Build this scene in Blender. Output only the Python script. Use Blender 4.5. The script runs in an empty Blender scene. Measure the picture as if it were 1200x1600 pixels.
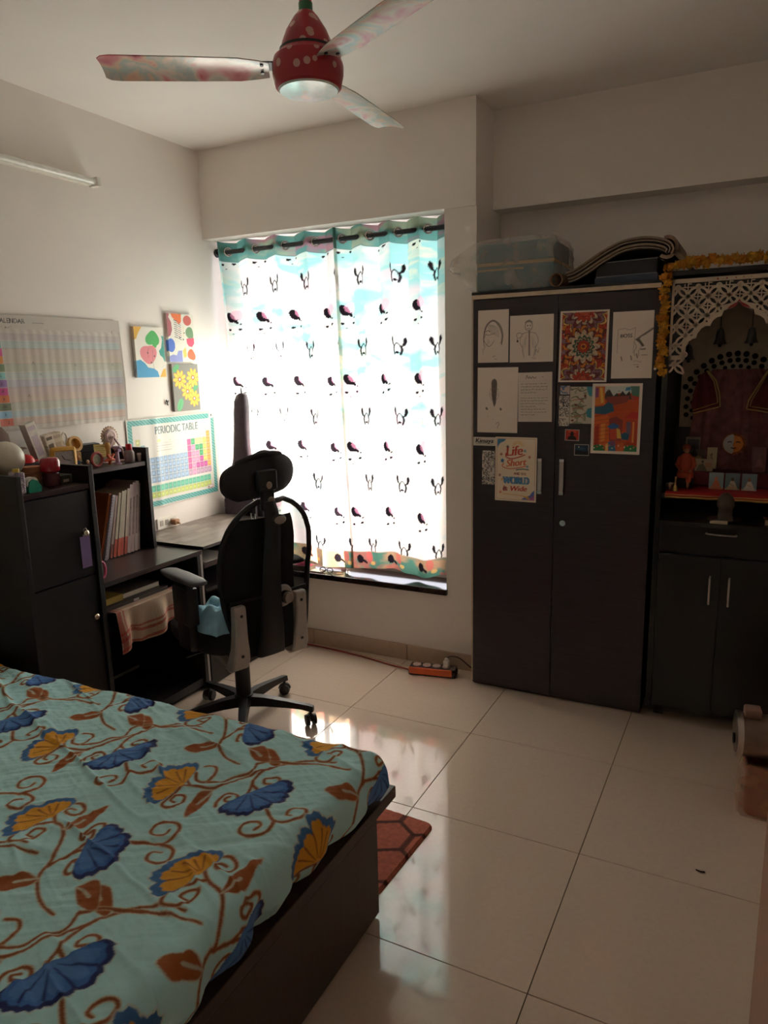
import bpy, bmesh, math, random
import numpy as np
from mathutils import Vector, Matrix

random.seed(7)
PI = math.pi
SC = bpy.context.scene
COL = SC.collection

# ------------------------------------------------------------------ camera, sky, sun, exposure
CAM_H = 1.5738
YAW, PITCH, ROLL = 0.477685, 0.19676, -0.0229147
def cam_rot():
    cy, sy, cp, sp, cr, sr = math.cos(YAW), math.sin(YAW), math.cos(PITCH), math.sin(PITCH), math.cos(ROLL), math.sin(ROLL)
    Bm = np.array([[1, 0, 0], [0, 0, -1], [0, 1, 0]], float)
    Rz = np.array([[cy, -sy, 0], [sy, cy, 0], [0, 0, 1]])
    P = np.array([[1, 0, 0], [0, cp, -sp], [0, sp, cp]])
    Q = np.array([[cr, -sr, 0], [sr, cr, 0], [0, 0, 1]])
    return Q @ P @ Bm @ Rz.T
R_ = cam_rot()
cam_d = bpy.data.cameras.new('camera')
cam_d.sensor_width = 36.0
cam_d.lens = 36.0 * 1130.41 / 1600.0
cam_d.clip_start = 0.02
cam_o = bpy.data.objects.new('camera', cam_d)
COL.objects.link(cam_o)
M4 = Matrix.Identity(4)
for i in range(3):
    M4[i][0] = R_[0][i]; M4[i][1] = -R_[1][i]; M4[i][2] = -R_[2][i]
M4[0][3], M4[1][3], M4[2][3] = 0.0, 0.0, CAM_H
cam_o.matrix_world = M4
SC.camera = cam_o

world = bpy.data.worlds.new('daylight_sky')
SC.world = world
world.use_nodes = True
wn = world.node_tree.nodes
wn['Background'].inputs[0].default_value = (1.0, 0.96, 1.08, 1)
wn['Background'].inputs[1].default_value = 1.2

sun_d = bpy.data.lights.new('sun', 'SUN')
sun_d.energy = 21.0
sun_d.color = (1.0, 0.93, 0.89)
sun_d.angle = 0.012
sun_o = bpy.data.objects.new('sun', sun_d)
COL.objects.link(sun_o)
sun_o.location = (1.0, 6.0, 5.0)
sun_o.rotation_euler = Vector((-0.75, -0.78, -0.62)).to_track_quat('-Z', 'Y').to_euler()

SC.view_settings.view_transform = 'Standard'
SC.view_settings.look = 'None'
SC.view_settings.exposure = 1.95
SC.view_settings.gamma = 1.0
SC.view_settings.use_curve_mapping = False
cy_ = SC.cycles
cy_.use_denoising = True
cy_.max_bounces = 12
cy_.diffuse_bounces = 7
cy_.transmission_bounces = 8
cy_.transparent_max_bounces = 12
cy_.caustics_reflective = False
cy_.caustics_refractive = False

# ------------------------------------------------------------------ colour and materials
def lin(c):
    c = np.asarray(c, float) / 255.0
    return np.where(c <= 0.04045, c / 12.92, ((c + 0.055) / 1.055) ** 2.4)
def rgba(c):
    l = lin(c); return (float(l[0]), float(l[1]), float(l[2]), 1.0)

def mat(name, c, rough=0.5, metal=0.0, var=0.08, scale=30.0, bump=0.0, coat=0.0, stretch=(1, 1, 1), spec=0.5, alpha=1.0, sheen=0.0):
    m = bpy.data.materials.new(name); m.use_nodes = True
    nt = m.node_tree; b = nt.nodes['Principled BSDF']
    b.inputs['Roughness'].default_value = rough
    b.inputs['Metallic'].default_value = metal
    b.inputs['Specular IOR Level'].default_value = spec
    b.inputs['Coat Weight'].default_value = coat
    b.inputs['Coat Roughness'].default_value = 0.03
    b.inputs['Sheen Weight'].default_value = sheen
    if coat > .7: b.inputs['Coat IOR'].default_value = 1.75; b.inputs['IOR'].default_value = 1.6
    b.inputs['Alpha'].default_value = alpha
    tc = nt.nodes.new('ShaderNodeTexCoord'); mp = nt.nodes.new('ShaderNodeMapping')
    mp.inputs['Scale'].default_value = stretch
    nz = nt.nodes.new('ShaderNodeTexNoise'); nz.inputs['Scale'].default_value = scale; nz.inputs['Detail'].default_value = 5
    nt.links.new(tc.outputs['Object'], mp.inputs[0]); nt.links.new(mp.outputs[0], nz.inputs[0])
    cr = nt.nodes.new('ShaderNodeValToRGB')
    l = lin(c)
    lo = [max(0.0, x * (1 - var)) for x in l]; hi = [min(1.0, x * (1 + var)) for x in l]
    cr.color_ramp.elements[0].position = 0.3; cr.color_ramp.elements[1].position = 0.7
    cr.color_ramp.elements[0].color = (*lo, 1); cr.color_ramp.elements[1].color = (*hi, 1)
    nt.links.new(nz.outputs['Fac'], cr.inputs[0]); nt.links.new(cr.outputs[0], b.inputs['Base Color'])
    if bump:
        bp = nt.nodes.new('ShaderNodeBump'); bp.inputs['Strength'].default_value = bump; bp.inputs['Distance'].default_value = 0.01
        nt.links.new(nz.outputs['Fac'], bp.inputs['Height']); nt.links.new(bp.outputs[0], b.inputs['Normal'])
    return m

def print_mat(name, rough=0.6, trans=0.0, bump=0.0, bscale=300.0, see=0.0):
    m = bpy.data.materials.new(name); m.use_nodes = True
    nt = m.node_tree; b = nt.nodes['Principled BSDF']; out = nt.nodes['Material Output']
    at = nt.nodes.new('ShaderNodeAttribute'); at.attribute_name = 'Col'
    b.inputs['Roughness'].default_value = rough
    nt.links.new(at.outputs['Color'], b.inputs['Base Color'])
    if bump:
        tc = nt.nodes.new('ShaderNodeTexCoord')
        nz = nt.nodes.new('ShaderNodeTexNoise'); nz.inputs['Scale'].default_value = bscale; nz.inputs['Detail'].default_value = 4
        bp = nt.nodes.new('ShaderNodeBump'); bp.inputs['Strength'].default_value = bump; bp.inputs['Distance'].default_value = 0.005
        nt.links.new(tc.outputs['Object'], nz.inputs[0])
        nt.links.new(nz.outputs['Fac'], bp.inputs['Height']); nt.links.new(bp.outputs[0], b.inputs['Normal'])
    if trans:
        tr = nt.nodes.new('ShaderNodeBsdfTranslucent'); mx = nt.nodes.new('ShaderNodeMixShader')
        mx.inputs[0].default_value = trans
        nt.links.new(at.outputs['Color'], tr.inputs[0])
        nt.links.new(b.outputs[0], mx.inputs[1]); nt.links.new(tr.outputs[0], mx.inputs[2])
        last = mx
        if see:
            tp = nt.nodes.new('ShaderNodeBsdfTransparent'); m2 = nt.nodes.new('ShaderNodeMixShader')
            m2.inputs[0].default_value = see
            nt.links.new(at.outputs['Color'], tp.inputs[0])
            nt.links.new(mx.outputs[0], m2.inputs[1]); nt.links.new(tp.outputs[0], m2.inputs[2]); last = m2
        nt.links.new(last.outputs[0], out.inputs[0])
    return m

def mesh_fabric(name, c, open_):
    m = bpy.data.materials.new(name); m.use_nodes = True
    nt = m.node_tree; b = nt.nodes['Principled BSDF']; out = nt.nodes['Material Output']
    b.inputs['Base Color'].default_value = rgba(c); b.inputs['Roughness'].default_value = 0.8
    tp = nt.nodes.new('ShaderNodeBsdfTransparent'); mx = nt.nodes.new('ShaderNodeMixShader')
    mx.inputs[0].default_value = open_
    nt.links.new(b.outputs[0], mx.inputs[1]); nt.links.new(tp.outputs[0], mx.inputs[2]); nt.links.new(mx.outputs[0], out.inputs[0])
    return m

def plastic_film(name, c, cover):
    m = bpy.data.materials.new(name); m.use_nodes = True
    nt = m.node_tree; b = nt.nodes['Principled BSDF']; out = nt.nodes['Material Output']
    b.inputs['Base Color'].default_value = rgba(c); b.inputs['Roughness'].default_value = 0.18
    tc = nt.nodes.new('ShaderNodeTexCoord')
    nz = nt.nodes.new('ShaderNodeTexNoise'); nz.inputs['Scale'].default_value = 14; nz.inputs['Detail'].default_value = 6
    bp = nt.nodes.new('ShaderNodeBump'); bp.inputs['Strength'].default_value = 0.9; bp.inputs['Distance'].default_value = 0.03
    nt.links.new(tc.outputs['Object'], nz.inputs[0]); nt.links.new(nz.outputs['Fac'], bp.inputs['Height']); nt.links.new(bp.outputs[0], b.inputs['Normal'])
    tp = nt.nodes.new('ShaderNodeBsdfTransparent'); mx = nt.nodes.new('ShaderNodeMixShader')
    mr = nt.nodes.new('ShaderNodeMapRange')
    mr.inputs['From Min'].default_value = 0.3; mr.inputs['From Max'].default_value = 0.75
    mr.inputs['To Min'].default_value = 1 - cover * 0.55; mr.inputs['To Max'].default_value = 1 - cover * 1.5
    nt.links.new(nz.outputs['Fac'], mr.inputs[0]); nt.links.new(mr.outputs[0], mx.inputs[0])
    nt.links.new(b.outputs[0], mx.inputs[1]); nt.links.new(tp.outputs[0], mx.inputs[2]); nt.links.new(mx.outputs[0], out.inputs[0])
    return m

def blotch_mat(name, cols, scale=9.0, rough=0.3, dots=None, dotscale=26.0):
    m = bpy.data.materials.new(name); m.use_nodes = True
    nt = m.node_tree; b = nt.nodes['Principled BSDF']; b.inputs['Roughness'].default_value = rough
    tc = nt.nodes.new('ShaderNodeTexCoord')
    nz = nt.nodes.new('ShaderNodeTexNoise'); nz.inputs['Scale'].default_value = scale; nz.inputs['Detail'].default_value = 3; nz.inputs['Distortion'].default_value = 0.8
    cr = nt.nodes.new('ShaderNodeValToRGB')
    el = cr.color_ramp.elements
    while len(el) < len(cols): el.new(0.5)
    for i, c in enumerate(cols):
        el[i].position = 0.28 + 0.44 * i / max(1, len(cols) - 1); el[i].color = rgba(c)
    nt.links.new(tc.outputs['Object'], nz.inputs[0]); nt.links.new(nz.outputs['Fac'], cr.inputs[0])
    src = cr.outputs[0]
    if dots:
        vo = nt.nodes.new('ShaderNodeTexVoronoi'); vo.inputs['Scale'].default_value = dotscale
        nt.links.new(tc.outputs['Object'], vo.inputs[0])
        lt = nt.nodes.new('ShaderNodeMath'); lt.operation = 'LESS_THAN'; lt.inputs[1].default_value = 0.27
        nt.links.new(vo.outputs['Distance'], lt.inputs[0])
        mx = nt.nodes.new('ShaderNodeMixRGB'); mx.inputs[2].default_value = rgba(dots)
        nt.links.new(lt.outputs[0], mx.inputs[0]); nt.links.new(src, mx.inputs[1]); src = mx.outputs[0]
    nt.links.new(src, b.inputs['Base Color'])
    return m

WALL = mat('wall_paint', (242, 234, 227), 0.75, var=0.02, scale=3, bump=0.02)
CEIL = mat('ceiling_paint', (246, 240, 234), 0.8, var=0.02, scale=3)
TILE = mat('vitrified_tile', (224, 203, 184), 0.10, var=0.03, scale=60, spec=0.7, coat=0.8)
SKIRT = mat('skirting_tile', (196, 172, 150), 0.2, var=0.04, scale=30)
GROUT = mat('grout', (110, 92, 74), 0.8)
GRAN = mat('dark_granite', (46, 30, 28), 0.12, var=0.4, scale=120)
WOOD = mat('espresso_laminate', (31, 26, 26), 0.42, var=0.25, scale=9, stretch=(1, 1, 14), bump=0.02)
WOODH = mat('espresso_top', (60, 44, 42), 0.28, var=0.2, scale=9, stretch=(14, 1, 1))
WOODB = mat('bed_laminate', (64, 46, 40), 0.42, var=0.2, scale=8, stretch=(1, 12, 1), bump=0.02)
BLK = mat('shrine_laminate', (26, 22, 22), 0.3, var=0.2, scale=9, stretch=(1, 1, 14))
DARK = mat('black_plastic', (24, 24, 27), 0.42, var=0.1)
DARK2 = mat('black_lumbar_and_mesh_shade', (14, 16, 20), 0.85, var=0.15, scale=200)  # for the lumbar panel and the sheet that puts shade behind the mesh
GREYP = mat('grey_plastic', (150, 138, 126), 0.4, var=0.05)
LGREY = mat('light_grey_plastic', (176, 166, 158), 0.4)
STEEL = mat('brushed_steel', (190, 180, 172), 0.28, 1.0, var=0.05)
CHROME = mat('chrome', (215, 210, 206), 0.12, 1.0, var=0.02)
WHITE = mat('white_plastic', (232, 226, 216), 0.4, var=0.02)
CREAM = mat('cream_edge_band', (214, 192, 166), 0.5)
PAPERM = print_mat('printed_paper', 0.62)
GLOSSP = print_mat('laminated_print', 0.5)
FABP = print_mat('printed_cotton', 0.85, bump=0.15, bscale=220)
CURT = print_mat('printed_curtain', 0.9, trans=0.68, see=0.0)

# ------------------------------------------------------------------ mesh building
XF = {}
class B:
    def __init__(s, m=None): s.bm = bmesh.new(); s.mats = [m] if m is not None else []
    def _m(s, m):
        if m is None: return 0
        if m not in s.mats: s.mats.append(m)
        return s.mats.index(m)
    def _add(s, geom_verts, M=None, m=None):
        if M is not None: bmesh.ops.transform(s.bm, matrix=M, verts=geom_verts)
        if m is not None:
            k = s._m(m)
            for v in geom_verts:
                for f in v.link_faces: f.material_index = k
        return s
    def box(s, x0, x1, y0, y1, z0, z1, bev=0.0, M=None, m=None, seg=2):
        r = bmesh.ops.create_cube(s.bm, size=1.0); vs = r['verts']
        bmesh.ops.transform(s.bm, verts=vs, matrix=Matrix.Translation(((x0 + x1) / 2, (y0 + y1) / 2, (z0 + z1) / 2)) @ Matrix.Diagonal((abs(x1 - x0), abs(y1 - y0), abs(z1 - z0), 1)))
        if bev:
            es = list({e for v in vs for e in v.link_edges})
            r = bmesh.ops.bevel(s.bm, geom=es, offset=bev, segments=seg, affect='EDGES', profile=0.5)
            vs = list({v for f in r['faces'] for v in f.verts} | {v for v in vs if v.is_valid})
        return s._add(vs, M, m)
    def cyl(s, p0, p1, r0, r1=None, seg=16, m=None, caps=True):
        r1 = r0 if r1 is None else r1
        p0, p1 = Vector(p0), Vector(p1); d = p1 - p0
        r = bmesh.ops.create_cone(s.bm, cap_ends=caps, segments=seg, radius1=r0, radius2=r1, depth=d.length)
        q = Vector((0, 0, 1)).rotation_difference(d.normalized()).to_matrix().to_4x4()
        return s._add(r['verts'], Matrix.Translation((p0 + p1) / 2) @ q, m)
    def ball(s, c, rx, ry=None, rz=None, seg=16, m=None, M=None):
        ry = rx if ry is None else ry; rz = rx if rz is None else rz
        r = bmesh.ops.create_uvsphere(s.bm, u_segments=seg, v_segments=max(6, seg // 2 + 2), radius=1.0)
        T = Matrix.Translation(c) @ (M or Matrix.Identity(4)) @ Matrix.Diagonal((rx, ry, rz, 1))
        return s._add(r['verts'], T, m)
    def grid(s, P, closed_u=False, closed_v=False, m=None, flip=False):
        n, k = len(P), len(P[0]); V = [[s.bm.verts.new(p) for p in row] for row in P]
        mi = s._m(m) if m is not None else 0
        for i in range(n if closed_u else n - 1):
            for j in range(k if closed_v else k - 1):
                q = (V[i][j], V[(i + 1) % n][j], V[(i + 1) % n][(j + 1) % k], V[i][(j + 1) % k])
                try:
                    f = s.bm.faces.new(q[::-1] if flip else q); f.material_index = mi
                except ValueError: pass
        return V
    def cap(s, ring, flip=False, m=None):
        f = s.bm.faces.new(ring[::-1] if flip else ring)
        if m is not None: f.material_index = s._m(m)
    def tube(s, pts, r, seg=8, closed=False, m=None):
        pts = [Vector(p) for p in pts]; n = len(pts); P = []
        rr = r if isinstance(r, (list, tuple)) else [r] * n
        up = None
        for i, p in enumerate(pts):
            a = pts[(i - 1) % n] if (closed or i > 0) else p; b = pts[(i + 1) % n] if (closed or i < n - 1) else p
            t = (b - a)
            t = t.normalized() if t.length > 1e-9 else Vector((0, 0, 1))
            if up is None:
                up = Vector((0, 0, 1)) if abs(t.z) < 0.9 else Vector((1, 0, 0))
            u = (up - t * up.dot(t))
            u = u.normalized() if u.length > 1e-6 else t.orthogonal().normalized()
            up = u; w = t.cross(u)
            P.append([p + (u * math.cos(2 * PI * j / seg) + w * math.sin(2 * PI * j / seg)) * rr[i] for j in range(seg)])
        V = s.grid(P, closed_u=closed, closed_v=True, m=m)
        if not closed:
            s.cap(V[0], False, m); s.cap(V[-1], True, m)
        return s
    def lathe(s, prof, c=(0, 0, 0), seg=24, M=None, m=None, sq=0.0):
        P = []
        for r, z in prof:
            row = []
            for j in range(seg):
                a = 2 * PI * j / seg
                v = Vector((r * math.cos(a), r * math.sin(a), z))
                if M is not None: v = M @ v
                row.append(v + Vector(c))
            P.append(row)
        V = s.grid(P, closed_v=True, m=m)
        if prof[0][0] > 1e-6: s.cap(V[0], True, m)
        if prof[-1][0] > 1e-6: s.cap(V[-1], False, m)
        return s
    def prism(s, poly, f, h, m=None):
        """poly: 2-D outline; f(u, v, d) -> point, d = 0 and h"""
        a = [s.bm.verts.new(f(u, v, 0)) for u, v in poly]; b = [s.bm.verts.new(f(u, v, h)) for u, v in poly]
        n = len(poly); fs = [s.bm.faces.new(a[::-1]), s.bm.faces.new(b)]
        for i in range(n): fs.append(s.bm.faces.new((a[i], a[(i + 1) % n], b[(i + 1) % n], b[i])))
        if m is not None:
            k = s._m(m)
            for q in fs: q.material_index = k
        return s
    def obj(s, name, m=None, parent=None, smooth=None, local=False, origin=None):
        bm = s.bm
        bmesh.ops.recalc_face_normals(bm, faces=bm.faces)
        me = bpy.data.meshes.new(name)
        o = bpy.data.objects.new(name, me); COL.objects.link(o)
        if parent is not None:
            o.parent = parent
            if not local: bmesh.ops.transform(bm, matrix=XF[parent].inverted(), verts=bm.verts)
            XF[o] = XF[parent].copy()
        else:
            if origin is None:
                vs = bm.verts
                xs = [v.co.x for v in vs]; ys = [v.co.y for v in vs]; zs = [v.co.z for v in vs]
                origin = ((min(xs) + max(xs)) / 2, (min(ys) + max(ys)) / 2, min(zs))
            T = Matrix.Translation(origin)
            if not local: bmesh.ops.transform(bm, matrix=T.inverted(), verts=bm.verts)
            o.location = origin; XF[o] = T
        bm.to_mesh(me); bm.free()
        if m is not None and len(s.mats) <= 1: s.mats = [m]
        for x in s.mats: me.materials.append(x)
        if smooth is not None:
            me.shade_smooth()
            try: me.set_sharp_from_angle(angle=math.radians(smooth))
            except Exception: pass
        return o

def tag(o, label=None, cat=None, group=None, kind=None):
    if label: o['label'] = label
    if cat: o['category'] = cat
    if group: o['group'] = group
    if kind: o['kind'] = kind
    return o
def thing(name, label, cat, loc, rz=0.0, group=None, rot=None):
    o = bpy.data.objects.new(name, None); COL.objects.link(o)
    o.empty_display_size = 0.05
    o.location = loc; o.rotation_euler = rot if rot else (0, 0, rz)
    XF[o] = Matrix.Translation(loc) @ (o.rotation_euler.to_matrix().to_4x4())
    return tag(o, label, cat, group)
def copy_tree(o, parent=None):
    c = o.copy(); COL.objects.link(c)
    if parent is not None: c.parent = parent
    XF[c] = XF[o].copy()
    for ch in list(o.children): copy_tree(ch, c)
    return c

# ------------------------------------------------------------------ print painter (colour per vertex of a fine sheet)
def vnoise(X, Y, seed, sx=1.0, sy=1.0):
    rs = np.random.RandomState(seed); G = rs.rand(64, 64)
    x = X * sx; y = Y * sy
    xi = np.floor(x).astype(int); yi = np.floor(y).astype(int); fx = x - xi; fy = y - yi
    fx = fx * fx * (3 - 2 * fx); fy = fy * fy * (3 - 2 * fy)
    g = lambda a, b: G[a % 64, b % 64]
    return (g(xi, yi) * (1 - fx) + g(xi + 1, yi) * fx) * (1 - fy) + (g(xi, yi + 1) * (1 - fx) + g(xi + 1, yi + 1) * fx) * fy
def fbm(X, Y, seed, sx, sy, oct=4):
    t = 0; a = 0.5
    for k in range(oct):
        t = t + a * vnoise(X, Y, seed + k, sx * 2 ** k, sy * 2 ** k); a *= 0.5
    return t / 0.94

_GL = {}
def glyphs(txt, shear=0.0, space=1.0):
    k = (txt, shear, space)
    if k in _GL: return _GL[k]
    cu = bpy.data.curves.new('lettering', 'FONT'); cu.body = txt; cu.size = 1.0; cu.resolution_u = 3
    cu.shear = shear; cu.space_character = space
    o = bpy.data.objects.new('lettering', cu); COL.objects.link(o)
    dg = bpy.context.evaluated_depsgraph_get()
    me = bpy.data.meshes.new_from_object(o.evaluated_get(dg))
    me.calc_loop_triangles()
    v = np.array([x.co[:2] for x in me.vertices]).reshape(-1, 2)
    T = [v[list(t.vertices)] for t in me.loop_triangles]
    bpy.data.objects.remove(o); bpy.data.curves.remove(cu); bpy.data.meshes.remove(me)
    _GL[k] = (T, v[:, 0].min(), v[:, 0].max(), v[:, 1].min(), v[:, 1].max())
    return _GL[k]

class Pt:
    def __init__(s, w, h, res, base, xs=None, ys=None):
        s.w, s.h = w, h
        s.x = np.linspace(0, w, max(2, int(round(w / res)) + 1)) if xs is None else xs
        s.y = np.linspace(0, h, max(2, int(round(h / res)) + 1)) if ys is None else ys
        s.c = np.empty((len(s.y), len(s.x), 3)); s.c[:] = lin(base); s.rs = float(s.x[-1] - s.x[-2])
    def sl(s, x0, x1, y0, y1):
        a, b = np.searchsorted(s.x, (x0, x1)); c, d = np.searchsorted(s.y, (y0, y1))
        return slice(c, d + 1), slice(a, b + 1)
    def put(s, sy, sx, mask, col, a=1.0):
        l = lin(col); sub = s.c[sy, sx]
        if mask.dtype == bool: mask = mask.astype(float)
        k = (mask * a)[..., None]; s.c[sy, sx] = sub * (1 - k) + l * k
    def poly(s, pts, col, a=1.0, aa=True):
        p = np.array(pts, float); sy, sx = s.sl(p[:, 0].min(), p[:, 0].max(), p[:, 1].min(), p[:, 1].max())
        X, Y = np.meshgrid(s.x[sx], s.y[sy])
        if X.size == 0: return
        q = np.roll(p, -1, 0); r = s.rs * .3; tot = 0
        J = ((-r, -r * .4), (r * .4, -r), (r, r * .4), (-r * .4, r)) if aa else ((0, 0),)
        for jx, jy in J:
            ins = np.zeros(X.shape, bool); XX = X + jx; YY = Y + jy
            for (x0, y0), (x1, y1) in zip(p, q):
                if y0 == y1: continue
                ins ^= ((y0 > YY) != (y1 > YY)) & (XX < (x1 - x0) * (YY - y0) / (y1 - y0) + x0)
            tot = tot + ins / len(J)
        s.put(sy, sx, tot, col, a)
    def rect(s, x0, y0, x1, y1, col, a=1.0):
        sy, sx = s.sl(x0, x1, y0, y1); sub = s.c[sy, sx]
        X, Y = np.meshgrid(s.x[sx], s.y[sy])
        s.put(sy, sx, (X >= x0) & (X <= x1) & (Y >= y0) & (Y <= y1), col, a)
    def disc(s, cx, cy, rx, ry, col, rot=0.0, a=1.0):
        r = max(rx, ry); sy, sx = s.sl(cx - r, cx + r, cy - r, cy + r)
        X, Y = np.meshgrid(s.x[sx] - cx, s.y[sy] - cy); c, d = math.cos(rot), math.sin(rot)
        u = (X * c + Y * d) / rx; v = (-X * d + Y * c) / ry
        s.put(sy, sx, u * u + v * v <= 1, col, a)
    def stroke(s, pts, w, col, a=1.0, w2=None):
        w2 = w if w2 is None else w2; n = len(pts) - 1
        for i in range(n):
            wa = (w + (w2 - w) * i / n) / 2; wb = (w + (w2 - w) * (i + 1) / n) / 2
            (x0, y0), (x1, y1) = pts[i], pts[i + 1]; r = max(wa, wb)
            sy, sx = s.sl(min(x0, x1) - r, max(x0, x1) + r, min(y0, y1) - r, max(y0, y1) + r)
            X, Y = np.meshgrid(s.x[sx], s.y[sy])
            if X.size == 0: continue
            dx, dy = x1 - x0, y1 - y0; L = dx * dx + dy * dy + 1e-12
            t = np.clip(((X - x0) * dx + (Y - y0) * dy) / L, 0, 1)
            D = np.hypot(X - x0 - t * dx, Y - y0 - t * dy)
            s.put(sy, sx, np.clip((wa + (wb - wa) * t - D) / s.rs + .5, 0, 1), col, a)
    def text(s, txt, x, y, size, col, align='l', rot=0.0, shear=0.0, sx_=1.0, fit=None, space=1.0, bold=0.0):
        T, x0, x1, y0, y1 = glyphs(txt, shear, space)
        k = size / 0.7; kx = k * sx_
        if fit: kx = fit / (x1 - x0)
        off = {'l': x0, 'c': (x0 + x1) / 2, 'r': x1}[align]
        c, d = math.cos(rot), math.sin(rot)
        for bx in ((0,) if not bold else (-bold, bold)):
            for t in T:
                q = [((px - off) * kx + bx, py * k) for px, py in t]
                s.poly([(x + u * c - v * d, y + u * d + v * c) for u, v in q], col, aa=False)
def smooth_line(pts, n=6):
    out = []
    P = [np.array(p, float) for p in pts]; P = [P[0]] + P + [P[-1]]
    for i in range(1, len(P) - 2):
        for k in range(n):
            t = k / n; a, b, c, d = P[i - 1], P[i], P[i + 1], P[i + 2]
            out.append(tuple(0.5 * ((2 * b) + (-a + c) * t + (2 * a - 5 * b + 4 * c - d) * t * t + (-a + 3 * b - 3 * c + d) * t ** 3)))
    out.append(tuple(P[-1])); return out

def sheet(name, pt, pos, m, parent=None, thick=0.0, nrm=None, smooth=True):
    """a fine grid coloured by a painter; pos(X, Y) -> array of points; thick > 0 adds sides and a back along -nrm"""
    X, Y = np.meshgrid(pt.x, pt.y); P = pos(X, Y); ny, nx = X.shape
    V = P.reshape(-1, 3); C = np.concatenate([pt.c.reshape(-1, 3), np.ones((ny * nx, 1))], 1)
    idx = np.arange(ny * nx).reshape(ny, nx)
    F = np.stack([idx[:-1, :-1], idx[:-1, 1:], idx[1:, 1:], idx[1:, :-1]], -1).reshape(-1, 4)
    if thick:
        ring = np.concatenate([idx[0, :-1], idx[:-1, -1], idx[-1, :0:-1], idx[:0:-1, 0]])
        bk = V[ring] - np.array(nrm) * thick; n0 = len(V)
        V = np.concatenate([V, V[ring], bk]); C = np.concatenate([C, C[ring], C[ring]])
        k = len(ring); a = np.arange(k); b = (a + 1) % k
        Fs = np.stack([n0 + b, n0 + a, n0 + k + a, n0 + k + b], -1)
        F = np.concatenate([F, Fs])
    if parent is not None:
        Mi = np.array(XF[parent].inverted()); V = V @ Mi[:3, :3].T + Mi[:3, 3]; org = (0, 0, 0)
    else:
        org = ((V[:, 0].min() + V[:, 0].max()) / 2, (V[:, 1].min() + V[:, 1].max()) / 2, V[:, 2].min()); V = V - np.array(org)
    me = bpy.data.meshes.new(name)
    me.vertices.add(len(V)); me.vertices.foreach_set('co', V.astype(np.float32).ravel())
    me.loops.add(len(F) * 4); me.loops.foreach_set('vertex_index', F.astype(np.int32).ravel())
    me.polygons.add(len(F)); me.polygons.foreach_set('loop_start', np.arange(0, len(F) * 4, 4, dtype=np.int32))
    me.update(calc_edges=True)
    if thick:
        bv = [tuple(v) for v in V[-len(ring):]]
    at = me.color_attributes.new('Col', 'FLOAT_COLOR', 'POINT'); at.data.foreach_set('color', C.astype(np.float32).ravel())
    me.materials.append(m)
    if smooth: me.shade_smooth()
    o = bpy.data.objects.new(name, me); COL.objects.link(o); o.location = org
    if parent is not None: o.parent = parent; XF[o] = XF[parent].copy()
    else: XF[o] = Matrix.Translation(org)
    return o
def plane_pos(o, u, v, n=(0, 0, 0), bulge=None):
    o, u, v, n = (np.array(q, float) for q in (o, u, v, n))
    def f(X, Y):
        P = o + X[..., None] * u + Y[..., None] * v
        if bulge is not None: P = P + bulge(X, Y)[..., None] * n
        return P
    return f

# ================================================================== THE ROOM
XL, XR, YF, YB, YW, ZC = -2.85, 0.52, -0.55, 3.374, 3.73, 2.765
XC0, XC1 = -1.388, -1.227          # column beside the window
OX, OY, TS = -1.0214, 2.1477, 0.6  # floor tile joints

def struct(o, label, cat):
    return tag(o, label, cat, kind='structure')

fl = struct(B().box(XL - .2, XR + .2, YF - .2, 3.9, -.08, -.0035).obj('floor', GROUT, origin=(0, 0, 0)), 'polished beige tiled floor of the bedroom', 'floor')
tb = B(); g = 0.0014; tb.box(g, TS - g, g, TS - g, -.006, 0, bev=.0007, seg=1)
tile0 = None
for i in range(-4, 3):
    for j in range(-5, 3):
        x, y = OX + i * TS, OY + j * TS
        if x + TS < XL or x > XR or y + TS < YF or y > 3.75: continue
        if tile0 is None:
            o = tb.obj('tile', TILE, parent=fl, local=True); tile0 = o
        else:
            o = tile0.copy(); COL.objects.link(o); o.parent = fl
        o.location = (x, y, 0)

struct(B().box(XL - .2, XR + .2, YF - .2, 4.0, ZC, ZC + .12).obj('ceiling', CEIL), 'plain cream painted ceiling', 'ceiling')
struct(B().box(XL - .15, XL, YF - .15, 3.75, -.08, ZC + .02).obj('wall_left', WALL), 'cream wall with calendar and paintings hung on it', 'wall')
struct(B().box(XR, XR + .15, YF - .15, 3.9, -.08, ZC + .02).obj('wall_right', WALL), 'cream side wall past the shrine', 'wall')
struct(B().box(XL - .15, XR + .15, YF - .15, YF, -.08, ZC + .02).obj('wall_front', WALL), 'cream wall behind the bed side of the room', 'wall')
wb = B(WALL)
wb.box(XL, XC0, YB, 3.64, 0, .398)                      # below the sill
wb.box(XL, XC1 + .001, YB - .012, 3.64, 2.302, ZC)      # box lintel over the window, a little proud
wb.box(XC0, XC1, YB, 3.9, 0, 2.302)                     # column
wb.box(XC1 - .16, XC1, YB + .1, 3.9, 2.30, ZC)
wb.box(XC0, XC1, 3.88, 4.2, 0, ZC)                       # unseen outside fin, added to keep the sun off the right curtain
wb.box(XC1 - .02, XR, YW, 3.9, 0, ZC)                   # wall behind wardrobe and shrine
struct(wb.obj('wall_back', WALL), 'cream window wall with column beside the wardrobe', 'wall')
struct(B(WALL).box(XC1, XR, 3.605, YW, 2.319, ZC).obj('trim_1', WALL), 'cream ceiling beam above the wardrobe', 'beam')
struct(B(GRAN).box(XL, XC0 + .006, YB - .018, 3.63, .398, .43, bev=.004).obj('trim_2', GRAN), 'dark polished stone window sill under the curtains', 'sill')
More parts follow.
